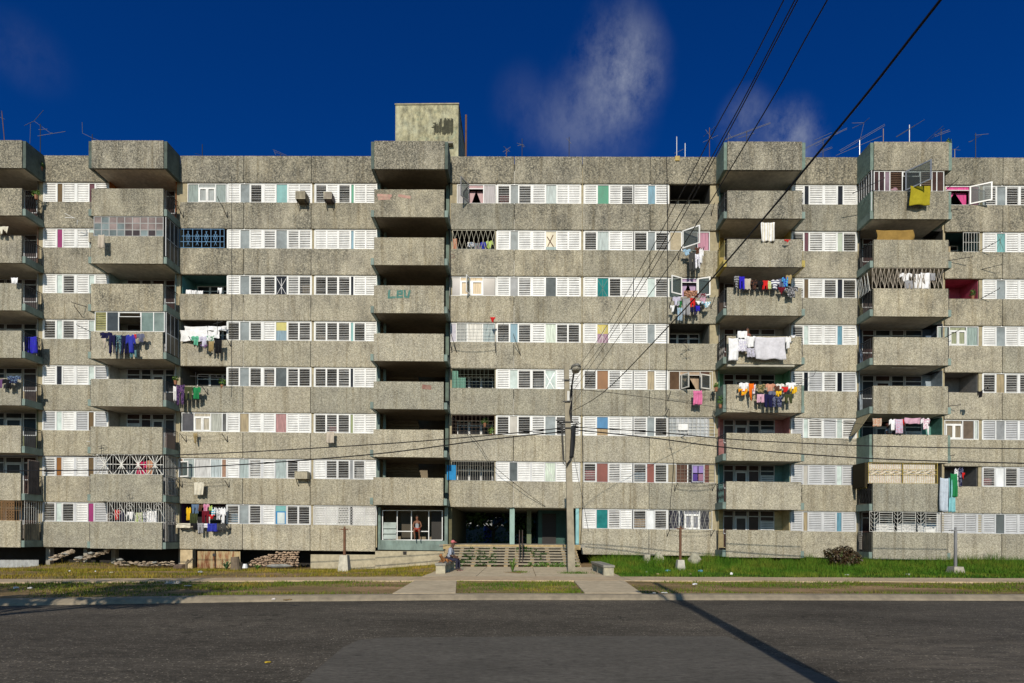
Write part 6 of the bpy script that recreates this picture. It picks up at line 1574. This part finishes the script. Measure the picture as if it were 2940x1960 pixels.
    mo = MB(); mc = Vector(J['jaw'][:3])+f*.068+Vector((0, 0, .0)); mo.bar(hv(mc-sd*.022), hv(mc+sd*.022), .007, 5); mo.build('mouth', paint((.12, .035, .03), .5), o)
    return o, J, wear, hv, hc, f, sd
def cap(o, hv, hc, f, c, brim=True):
    b = hv(hc+Vector((0, .0, .065))); MB().blob(b, .098, .108, .082, 2, 2, .02).build('cap', cloth(c), o, smooth=True)
    if brim:
        p = [hv(hc+f*.07+Vector((0, 0, .06))), hv(hc+f*.19+Vector((0, 0, .04)))]; d = (p[1]-p[0]); q = d.cross(Vector((0, 0, 1))).normalized()*.075
        m = MB(); vs = [p[0]-q, p[0]+q, p[1]+q*.6, p[1]-q*.6]; m.add([tuple(v) for v in vs]+[tuple(v+Vector((0, 0, .012))) for v in vs], [(3,2,1,0),(4,5,6,7),(0,1,5,4),(1,2,6,5),(2,3,7,6),(3,0,4,7)]); m.build('brim', cloth(c), o)
def hair(o, hv, hc, c, lo=.0): MB().blob(hv(hc+Vector((0, .022, .055+lo))), .09, .102, .082, 3, 2, .06).build('hair', paint(c, .8), o, smooth=True)
TOR = [('pelvis', 'waist'), ('waist', 'chest'), ('chest', 'collar')]
# man sitting in the porch window
sp = U(1198, 1524, YF-.12)
o, J, wear, hv, hc, f, sd = person('young man in a grey vest and red shorts sitting in the porch window frame', sp, R(4), dict(pelvis=.10, lean=.12, elL=(-.25, -.04, .27), wrL=(-.07, -.24, .13), elR=(.25, -.04, .27), wrR=(.05, -.25, .12),
   knL=(-.15, -.40, .05), anL=(-.10, -.30, -.38), knR=(.15, -.42, .05), anR=(.16, -.30, -.39)), SKIN, -.35)
wear('vest_top', ['waist', 'pelvis', 'chest', 'collar'], TOR, (.30, .32, .35), .012)
wear('shorts', ['pelvis', 'hipL', 'hipR', 'kmL', 'kmR'] if False else ['pelvis', 'hipL', 'hipR'], [('pelvis', 'hipL'), ('pelvis', 'hipR'), ('hipL', 'kmL'), ('hipR', 'kmR')], (.50, .02, .015), .02, {'kmL': (-.135, -.30, .06, .088), 'kmR': (.135, -.31, .06, .088)})
hair(o, hv, hc, (.012, .01, .009), .01)
# man on the bench with a cap
sp = Vector((-3.2, 24.3, .565))
o, J, wear, hv, hc, f, sd = person('older man in a pink cap, pale shirt and dark trousers sitting on the bench', sp, R(80), dict(pelvis=.10, lean=.28, elL=(-.25, -.16, .26), wrL=(-.12, -.36, .17), elR=(.24, -.16, .26), wrR=(.10, -.38, .16),
   knL=(-.12, -.43, .06), anL=(-.11, -.40, -.35), knR=(.12, -.44, .06), anR=(.12, -.46, -.35)), SKIND, -.5)
wear('shirt', ['waist', 'pelvis', 'chest', 'collar', 'shL', 'shR', 'elL', 'elR'], TOR+[('collar', 'shL'), ('collar', 'shR'), ('shL', 'elL'), ('shR', 'elR')], (.30, .33, .40), .022)
wear('trousers', ['pelvis', 'hipL', 'hipR', 'knL', 'knR', 'caL', 'caR'], [('pelvis', 'hipL'), ('pelvis', 'hipR'), ('hipL', 'knL'), ('hipR', 'knR'), ('knL', 'caL'), ('knR', 'caR'), ('caL', 'aL'), ('caR', 'aR')], (.03, .03, .05), .016, {'aL': (*J['anL'][:3], .055), 'aR': (*J['anR'][:3], .055)})
cap(o, hv, hc, f, (.55, .16, .17))
for s in 'LR': p = hv(J['fo'+s][:3]); q = hv(J['to'+s][:3]); MB().bar(p-Vector((0, 0, .012))-(q-p)*.6, q-Vector((0, 0, .012))+(q-p)*.3, .042, 7, .036).build('shoe', paint((.35, .2, .19)), o)
# standing people on the balconies
STAND = dict(pelvis=.92, lean=.06, elL=(-.26, .0, 1.12), wrL=(-.22, -.22, 1.10), elR=(.26, .0, 1.12), wrR=(.22, -.22, 1.12), knL=(-.1, -.02, .50), anL=(-.1, .02, .08), knR=(.1, -.02, .50), anR=(.1, .02, .08), toe=(0, -1, 0))
def standing(label, px, pyhead, Y, rz, shirt, hairc, skin, look=0, pose=STAND):
    h = U(px, pyhead, Y); o, J, wear, hv, hc, f, sd = person(label, Vector((h.x, Y, h.z-1.70)), rz, pose, skin, look)
    wear('shirt', ['waist', 'pelvis', 'chest', 'collar', 'shL', 'shR'], TOR+[('collar', 'shL'), ('collar', 'shR'), ('shL', 'sL'), ('shR', 'sR')], shirt, .018, {'sL': (-.22, 0, 1.24, .07), 'sR': (.22, 0, 1.24, .07)})
    wear('trousers', ['pelvis', 'hipL', 'hipR', 'knL', 'knR'], [('pelvis', 'hipL'), ('pelvis', 'hipR'), ('hipL', 'knL'), ('hipR', 'knR'), ('knL', 'aL'), ('knR', 'aR')], (.05, .05, .08), .016, {'aL': (*J['anL'][:3], .06), 'aR': (*J['anR'][:3], .06)})
    hair(o, hv, hc, hairc, .0); return o
standing('person looking out over the white laundry on a right hand balcony', 2144, 944, YB+.35, R(10), (.25, .1, .08), (.02, .012, .01), SKIN, .2)
standing('person in a pale blue and grey top among pink and white laundry', 2545, 1218, YB+.5, R(60), (.28, .34, .42), (.06, .015, .012), SKIND, .3)
# the dog on the bench
dg_ = Vector((-3.26, 22.95, .565)); DG = paint((.32, .14, .05), .8, .3, 9, streak=False)
o = empty('dog', tuple(dg_), 'small tan dog lying on the near end of the bench beside the man', 'dog')
JD = {'rump': (.0, .26, .115, .085), 'belly': (0, .12, .12, .072), 'chest': (0, -.04, .15, .088), 'neck': (0, -.13, .23, .056), 'head': (0, -.18, .30, .058), 'muzzle': (0, -.27, .275, .032), 'nose': (0, -.31, .27, .02),
      'earL': (-.05, -.15, .375, .018), 'earR': (.05, -.15, .375, .018), 't1': (.06, .37, .10, .022), 't2': (.13, .42, .06, .014), 't3': (.2, .40, .035, .008)}
ED = [('rump', 'belly'), ('belly', 'chest'), ('chest', 'neck'), ('neck', 'head'), ('head', 'muzzle'), ('muzzle', 'nose'), ('head', 'earL'), ('head', 'earR'), ('rump', 't1'), ('t1', 't2'), ('t2', 't3')]
for s, k in (('L', -1), ('R', 1)):
    JD.update({'fe'+s: (k*.075, .0, .07, .034), 'fk'+s: (k*.085, -.12, .035, .026), 'fp'+s: (k*.08, -.22, .025, .025), 'hk'+s: (k*.11, .12, .09, .05), 'hh'+s: (k*.12, .25, .03, .026), 'hp'+s: (k*.12, .12, .024, .026)})
    ED += [('chest', 'fe'+s), ('fe'+s, 'fk'+s), ('fk'+s, 'fp'+s), ('rump', 'hk'+s), ('hk'+s, 'hh'+s), ('hh'+s, 'hp'+s)]
skin_mesh('body', JD, ED, 'chest', DG, o, Matrix.Translation(dg_) @ Matrix.Rotation(R(-25), 4, 'Z'))
MB().blob(dg_+Vector((-.13, -.28, .275)), .018, .018, .014, 1, 1, 0).build('nose', IRON, o)

# ================================================================== rubble, gates and litter along the base
def rock(px, py, Y, w, h, label, mat, seed, group='stones at the foot of the block', d=None, name='stone'):
    c = U(px, py, Y); o = MB().blob((c.x, Y, c.z+h*.35), w/2, (d or w)/2, h*.6, seed, 2, .28).build(name, mat, origin=tuple(c)); return tag(o, label, 'stone', group)
ROCK = plaster((.42, .34, .25), (.18, .12, .08), .6, 5); ROCK2 = plaster((.30, .30, .28), (.12, .12, .1), .6, 5)
r_ = random.Random(21)
rub = MB()
for cx0, cx1, cy0, nn in ((145, 215, 1604, 110), (216, 312, 1606, 130), (330, 500, 1616, 110)):
    for i in range(nn):
        px = r_.uniform(cx0, cx1); t = (px-cx0)/(cx1-cx0); yy = cy0-(26*t if cx0 < 300 else 0)+r_.uniform(-4, 8); Y = YF-.5+r_.uniform(-.5, .5); c = U(px, yy, Y); s = r_.uniform(.035, .11)
        rub.blob((c.x, Y, c.z), s*1.4, s, s*.55, i, 1, .3)
kind(rub.build('rubble', ROCK), 'stuff')
for i, (px, py, w, h) in enumerate(((150, 1608, .6, .16), (188, 1592, .7, .15), (228, 1604, .75, .2), (262, 1590, .6, .15), (345, 1608, .7, .14), (445, 1617, .35, .16))):
    rock(px, py, YF-.9, w*.62, h*.8, ['flat grey slab lowest at the left end of the rubble', 'flat grey slab on top of the left rubble heap', 'pale slab at the foot of the second rubble heap', 'grey slab on top of the second rubble heap', 'dark flat slab under the second balcony column', 'round pale stone at the edge of the lawn'][i], ROCK2, i+3, d=.3)
# corrugated fence and gates
def sheet(px0, px1, pt0, pt1, pb, Y, mat, label, name, cat):
    x0, x1 = FX(px0, Y), FX(px1, Y); n = 60; mb = MB(); zb_ = U((px0+px1)/2, pb, Y).z
    za, zc = U(px0, pt0, Y).z, U(px1, pt1, Y).z
    o_ = empty(name, ((x0+x1)/2, Y, zb_), label, cat)
    for i in range(n+1):
        t = i/n; x = x0+(x1-x0)*t; y = Y+.022*math.sin(i*1.57)
        mb.v += [(x, y, zb_), (x, y, za+(zc-za)*t)]
    mb.f = [(2*i, 2*i+2, 2*i+3, 2*i+1) for i in range(n)]
    thick(mb.build('panel', mat, o_)); return o_
def rustmat():
    m = bpy.data.materials.new('rusty_sheet'); n, l, b = nt(m); g = n.new('ShaderNodeNewGeometry').outputs['Position']
    t = noise(n, l, g, 3.0, 6, .7, (2.2, 1, .22)); r = ramp(n, [(.34, (.14, .045, .02)), (.43, (.26, .11, .05)), (.5, (.46, .36, .20)), (.7, (.44, .39, .27))]); l.new(t.outputs['Fac'], r.inputs['Fac'])
    l.new(r.outputs['Color'], b.inputs['Base Color']); b.inputs['Roughness'].default_value = .8; return m
RM = rustmat()
o = sheet(-60, 113, 1607, 1607, 1634, YF-.75, plaster((.36, .37, .37), (.15, .15, .15), .5, 2), 'low grey corrugated fence at the far left below the balcony', 'corrugated_fence', 'fence')
MB().box(FX(-60), FX(113), YF-.72, YF-.68, U(20, 1612, YF).z-.02, U(20, 1612, YF).z+.05).build('rail', STEEL, o)
o = sheet(569, 618, 1582, 1582, 1634, YF-.35, RM, 'left leaf of the rusty corrugated gate below the third bay', 'corrugated_gate', 'gate')
q = U(617, 1590, YF-.38); MB().box(q.x-.12, q.x+.05, YF-.42, YF-.376, q.z-.12, q.z+.03).build('latch', IRON, o)
sheet(622, 692, 1582, 1583, 1630, YF-.35, RM, 'right leaf of the rusty corrugated gate next to the grey pillar', 'corrugated_gate', 'gate')
rw = MB(); r_ = random.Random(9)
for j in range(7):
    for i in range(28):
        px = 720+i*5.0+r_.uniform(-2, 2)+(j % 2)*2; py = 1622-j*6+r_.uniform(-1.5, 1.5)
        if py < 1622-12-(px-720)*.28-4 or px > 856: continue
        Y = YF-.05+r_.uniform(-.12, .12); c = U(px, py, Y); s = r_.uniform(.05, .085); rw.blob((c.x, Y, c.z), s*1.25, s, s*.85, i+j*30, 1, .3)
tag(rw.build('dry_stone_wall', plaster((.44, .32, .22), (.2, .12, .09), .6, 4), origin=(FX(780), YF, .1)), 'loose pinkish dry stone wall filling the gap under the third bay', 'stone wall')
rock(800, 1628, YF-.4, 1.5, .2, 'long flat concrete slab lying before the dry stone wall', ROCK2, 31, d=.5)
rock(1892, 1617, 30.6, .62, .62, 'first of two pale concrete chunks standing in the tall grass, next to the pillar', plaster((.38, .36, .28), (.15, .14, .1), .6, 3), 41, 'concrete chunks in the tall grass', d=.4, name='concrete_chunk')
rock(1994, 1617, 30.4, .66, .62, 'second of two pale concrete chunks in the tall grass, right of the rusty post', plaster((.38, .36, .28), (.15, .14, .1), .6, 3), 44, 'concrete chunks in the tall grass', d=.4, name='concrete_chunk')
m = MB(); q = U(1857, 1618, 30.9); m.box(q.x-.16, q.x+.16, 30.75, 31.05, 0, q.z+.52); tag(m.build('concrete_post', plaster((.42, .39, .32), (.2, .18, .14), .5, 3), origin=(q.x, 30.9, .1)), 'short square concrete post in tall grass under the long bay', 'post')
# logs, stump, white bucket
c = U(678, 1639, 27.2); m = MB(); m.bar((c.x, 27.2, -.1), (c.x-.06, 27.2, .62), .25, 12, .19); m.bar((c.x, 27.2, -.15), (c.x, 27.2, .15), .33, 12, .25)
o = tag(m.build('tree_stump', plaster((.17, .13, .09), (.07, .05, .035), .6, 5), origin=(c.x, 27.2, .1)), 'cut tree stump on the lawn before the rusty gate', 'stump')
m = MB(); m.bar((FX(505, 28.5), 28.6, .0), (FX(536, 28.3), 28.2, .05), .17, 9, .15); tag(m.build('log', plaster((.12, .08, .055), (.04, .03, .02), .6, 4), origin=(FX(520, 28.4), 28.4, .2)), 'thick dark log lying left of the beige block wall', 'log')
m = MB(); m.path([(FX(538, 28.2), 28.2, -.2), (FX(541, 28.2), 28.1, .25), (FX(546, 28.2), 28.1, .42)], .06, 6); m.path([(FX(541, 28.2), 28.1, .2), (FX(556, 28), 28.0, .5)], .045, 6); tag(m.build('branch', plaster((.2, .16, .11), (.08, .06, .04), .6, 4), origin=(FX(540, 28.2), 28.2, .12)), 'forked dead branch standing by the dark log', 'branch')
c = U(704, 1628, 28.6); m = MB(); m.bar((c.x, 28.6, -.02), (c.x, 28.6, .2), .15, 10, .1); tag(m.build('bucket', paint((.7, .72, .75), .5), origin=(c.x, 28.6, .1)), 'upturned white bucket at the foot of the grey pillar', 'bucket')
# egg tray on the verge
c = onroad(497, 1673, .14); o = MB()
for i in range(6): o.bar((c.x-.2+.08*i, c.y, .13), (c.x-.2+.08*i, c.y, .21), .036, 6, .016)
o.box(c.x-.25, c.x+.24, c.y-.05, c.y+.05, .12, .145); tag(o.build('egg_tray', paint((.42, .40, .38), .8), origin=tuple(c)), 'white egg tray lying on the left grass verge by the path', 'tray')
# litter
def litter(px, py, w, h, c, label, z=.16):
    p = onroad(px, py, z); p.z += mound(p.x, p.y); z = p.z; o = MB().blob((p.x, p.y, z+h*.3), w*.34, w*.28, h*.36, int(px), 2, .35).build('litter', paint(c, .5), origin=tuple(p)); return tag(o, label, 'litter', 'litter on the ground')
LI = [(1755, 1645, .16, .2, (.6, .62, .66), 'crumpled white plastic bag just right of the right hand bench'), (1917, 1641, .30, .14, (.10, .28, .40), 'blue plastic bag in the grass left of the rusty post'), (2012, 1642, .30, .14, (.10, .28, .40), 'blue plastic bag in the grass right of the rusty post'),
      (1888, 1649, .2, .07, (.45, .33, .2), 'tan scrap near the left blue bag'), (1980, 1649, .2, .07, (.45, .33, .2), 'tan scrap near the right blue bag'), (1857, 1644, .1, .08, (.7, .7, .7), 'small white scrap below the square concrete post'), (2100, 1650, .14, .16, (.75, .75, .75), 'white crumpled cup in the grass below the third balcony column'),
      (2432, 1651, .26, .05, (.7, .7, .7), 'flat white scrap in the grass below the red bush'), (2608, 1650, .24, .08, (.72, .72, .7), 'white scrap in the grass below the rightmost balcony column'), (1995, 1679, .2, .09, (.7, .7, .75), 'white scrap on the right verge between path and kerb'),
      (1908, 1702, .22, .04, (.6, .6, .6), 'flat pale scrap on the verge where the pole shadow crosses'), (1878, 1703, .12, .04, (.6, .58, .55), 'small pale scrap at the kerb left of the pole shadow'), (785, 1722, .14, .07, (.55, .5, .48), 'small pale scrap on the kerb at the left'), (826, 1723, .28, .05, (.25, .17, .08), 'dry brown leaf on the kerb at the left'),
      (45, 1689, .2, .08, (.6, .62, .62), 'white scrap at the left end of the verge'), (87, 1690, .18, .07, (.62, .62, .62), 'second white scrap at the left end of the verge'), (540, 1682, .3, .04, (.6, .58, .52), 'flat pale scrap beside the egg tray'), (200, 1640, .1, .07, (.7, .7, .7), 'white speck on the left lawn below the rubble'),
      (274, 1641, .1, .07, (.7, .7, .7), 'white speck on the left lawn below the second rubble heap'), (575, 1644, .24, .12, (.35, .36, .35), 'grey stone like scrap before the rusty gate'), (320, 1644, .16, .06, (.62, .56, .4), 'cream scrap in the middle of the left lawn')]
for a in LI: litter(*a)
p = onroad(769, 1902, 0); tag(MB().blob((p.x, p.y, .008), .05, .035, .012, 3, 1, .3).build('leaf', paint((.62, .42, .03), .6), origin=tuple(p)), 'single yellow leaf lying on the dark road', 'leaf')

# ================================================================== seen through the passage, and what throws shade from outside the frame
def tree(x, y, h, cr, n, label, mat, trunk=.2, lean=0, ls=.16):
    o = empty('tree', (x, y, 0), label, 'tree'); m = MB(); top = Vector((x+lean, y, h*.5)); m.bar((x, y, -.1), top, trunk, 9, trunk*.6); r2 = random.Random(int(x*10)); cs = []
    for i in range(9):
        a = r2.uniform(0, 6.28); q = top+Vector((math.cos(a)*cr*.75, math.sin(a)*cr*.75, r2.uniform(.0, h*.42))); m.bar(top-Vector((0, 0, r2.uniform(0, .6))), q, trunk*.42, 6, trunk*.12); cs.append(q)
    m.build('trunk', paint((.12, .09, .06)), o); mb = MB()
    for q in cs: leaves(mb, q, (cr*.5, cr*.5, cr*.36), n//9, ls, r2, .2)
    mb.build('crown', mat, o); return o
tree(-2.2, 44, 5.4, 3.4, 5200, 'leafy tree behind the building seen through the passage', G1, .2, 0, .25)
tree(.8, 46, 5.6, 3.4, 5200, 'second leafy tree behind the building seen through the passage', G1, .2, 0, .25)
hd = MB(); r_ = random.Random(77)
for i in range(16): leaves(hd, (-9+1.1*i, 43+r_.uniform(-.6, .6), 1.0), (1.0, .8, 1.25+r_.uniform(-.2, .5)), 330, .13, r_, .3)
tag(hd.build('hedge', G1, origin=(0, 43, 0)), 'dark overgrown hedge behind the building beyond the passage', 'hedge')
tag(MB().box(-16, 16, 60, 60.25, 0, 2.95).build('screening_wall', plaster((.2, .2, .18)), origin=(0, 60, 0)), 'grey wall added behind the trees to keep the passage dark', 'wall')  # added wall, blocks the sunlit house so the passage stays dark
gm_ = MB().box(-30, 30, 96, 104, 0, 12); o = gm_.build('house', plaster((.30, .31, .31)), origin=(0, 100, 0)); tag(o, 'pale house far behind the building seen through the passage', 'house')
wn = MB()
for i in range(20): wn.box(-28+3*i, -27+3*i, 95.96, 95.99, 1.2, 2.6); wn.box(-28+3*i, -27+3*i, 95.96, 95.99, 4.2, 5.6)
wn.build('window', glass((.04, .05, .06)), o)
c = U(1400, 1523, 45); m = MB(); m.bar((c.x, 45, .0), (c.x, 45, c.z+.4), .32, 12, .34); tag(m.build('barrel', paint((.03, .08, .5), .4), origin=(c.x, 45, 0)), 'blue barrel beyond the far end of the passage', 'barrel')
tree(-13.6, 5.4, 6.4, 2.7, 3000, 'street tree outside the left edge whose shade falls on the verge', G1, .18, 0, .15)
tree(-11.3, 5.0, 6.0, 2.1, 1900, 'second street tree outside the left edge shading the verge', G1, .18, 0, .15)

# ================================================================== light and sky
ELEV = R(27.5); AZ = R(4.8)
sun = bpy.data.lights.new('sun', 'SUN'); sun.energy = 4.4; sun.angle = R(.5); sun.color = (1, .91, .765)
so = bpy.data.objects.new('sun', sun); so.rotation_euler = (math.pi/2-ELEV, 0, -AZ); col.objects.link(so); so.location = (0, -20, 30)
w = bpy.data.worlds.new('World'); sc.world = w; w.use_nodes = True
n = w.node_tree.nodes; l = w.node_tree.links; bg = n['Background']
sky = n.new('ShaderNodeTexSky'); sky.sky_type = 'NISHITA'; sky.sun_disc = False; sky.sun_elevation = ELEV; sky.sun_rotation = math.pi+AZ
sky.air_density = 1.0; sky.dust_density = .0; sky.ozone_density = 6.0; sky.altitude = 200
tc = n.new('ShaderNodeTexCoord'); V = tc.outputs['Generated']
hs = n.new('ShaderNodeHueSaturation'); hs.inputs['Saturation'].default_value = 1.1; hs.inputs['Value'].default_value = .62; l.new(sky.outputs['Color'], hs.inputs['Color'])
# deep blue away from the sun; sky behind the viewer brightened for fill light
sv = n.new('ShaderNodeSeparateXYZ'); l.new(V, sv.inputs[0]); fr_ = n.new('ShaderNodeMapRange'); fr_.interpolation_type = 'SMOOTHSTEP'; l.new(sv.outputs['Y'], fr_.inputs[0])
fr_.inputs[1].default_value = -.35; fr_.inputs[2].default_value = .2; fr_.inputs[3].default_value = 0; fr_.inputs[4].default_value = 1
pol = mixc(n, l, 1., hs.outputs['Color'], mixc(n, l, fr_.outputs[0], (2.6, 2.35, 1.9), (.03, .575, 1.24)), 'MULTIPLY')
def dirv(px, py): return (fw*FPX+cX*(px-1470)+cY*(HOR-py)).normalized()
def puff(px, py, rad, sq=1.0):
    d = dirv(px, py); s = n.new('ShaderNodeVectorMath'); s.operation = 'SUBTRACT'; l.new(V, s.inputs[0]); s.inputs[1].default_value = d
    m_ = n.new('ShaderNodeVectorMath'); m_.operation = 'MULTIPLY'; l.new(s.outputs[0], m_.inputs[0]); m_.inputs[1].default_value = (1, 1, sq)
    q = n.new('ShaderNodeVectorMath'); q.operation = 'LENGTH'; l.new(m_.outputs[0], q.inputs[0])
    r = n.new('ShaderNodeMapRange'); r.interpolation_type = 'SMOOTHSTEP'; l.new(q.outputs['Value'], r.inputs[0]); r.inputs[1].default_value = rad; r.inputs[2].default_value = 0; r.inputs[3].default_value = 0; r.inputs[4].default_value = 1
    return r.outputs[0]
tot = None
for px, py, rad, sq, k in ((1775, 190, .075, .6, .75), (1830, 210, .06, .7, .4), (1720, 330, .10, .9, .42), (1600, 370, .07, 1.1, .2), (1500, 300, .06, 1.0, .12), (2265, 385, .05, .95, 1.0), (2300, 440, .05, 1, .5), (2140, 345, .05, 1.1, .5), (60, 150, .06, 1.3, .10)):
    p = mth(n, l, 'MULTIPLY', puff(px, py, rad, sq), k); tot = p if tot is None else mth(n, l, 'ADD', tot, p)
nz = noise(n, l, V, 11, 10, .68, (1, 1, .6)); nr = ramp(n, [(.36, 0), (.62, 1)]); l.new(nz.outputs['Fac'], nr.inputs['Fac'])
fac = mth(n, l, 'MULTIPLY', tot, nr.outputs['Color'], True)
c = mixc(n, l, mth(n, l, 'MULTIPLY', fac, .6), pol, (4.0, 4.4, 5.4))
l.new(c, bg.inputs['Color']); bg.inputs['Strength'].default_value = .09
sc.view_settings.view_transform = 'Standard'; sc.view_settings.look = 'None'; sc.view_settings.exposure = 0; sc.view_settings.gamma = 1
sc.render.engine = 'CYCLES'; sc.cycles.max_bounces = 6; sc.cycles.diffuse_bounces = 3; sc.cycles.glossy_bounces = 3; sc.cycles.transparent_max_bounces = 4
for o in bpy.data.objects:
    if 'wo' in o: del o['wo']
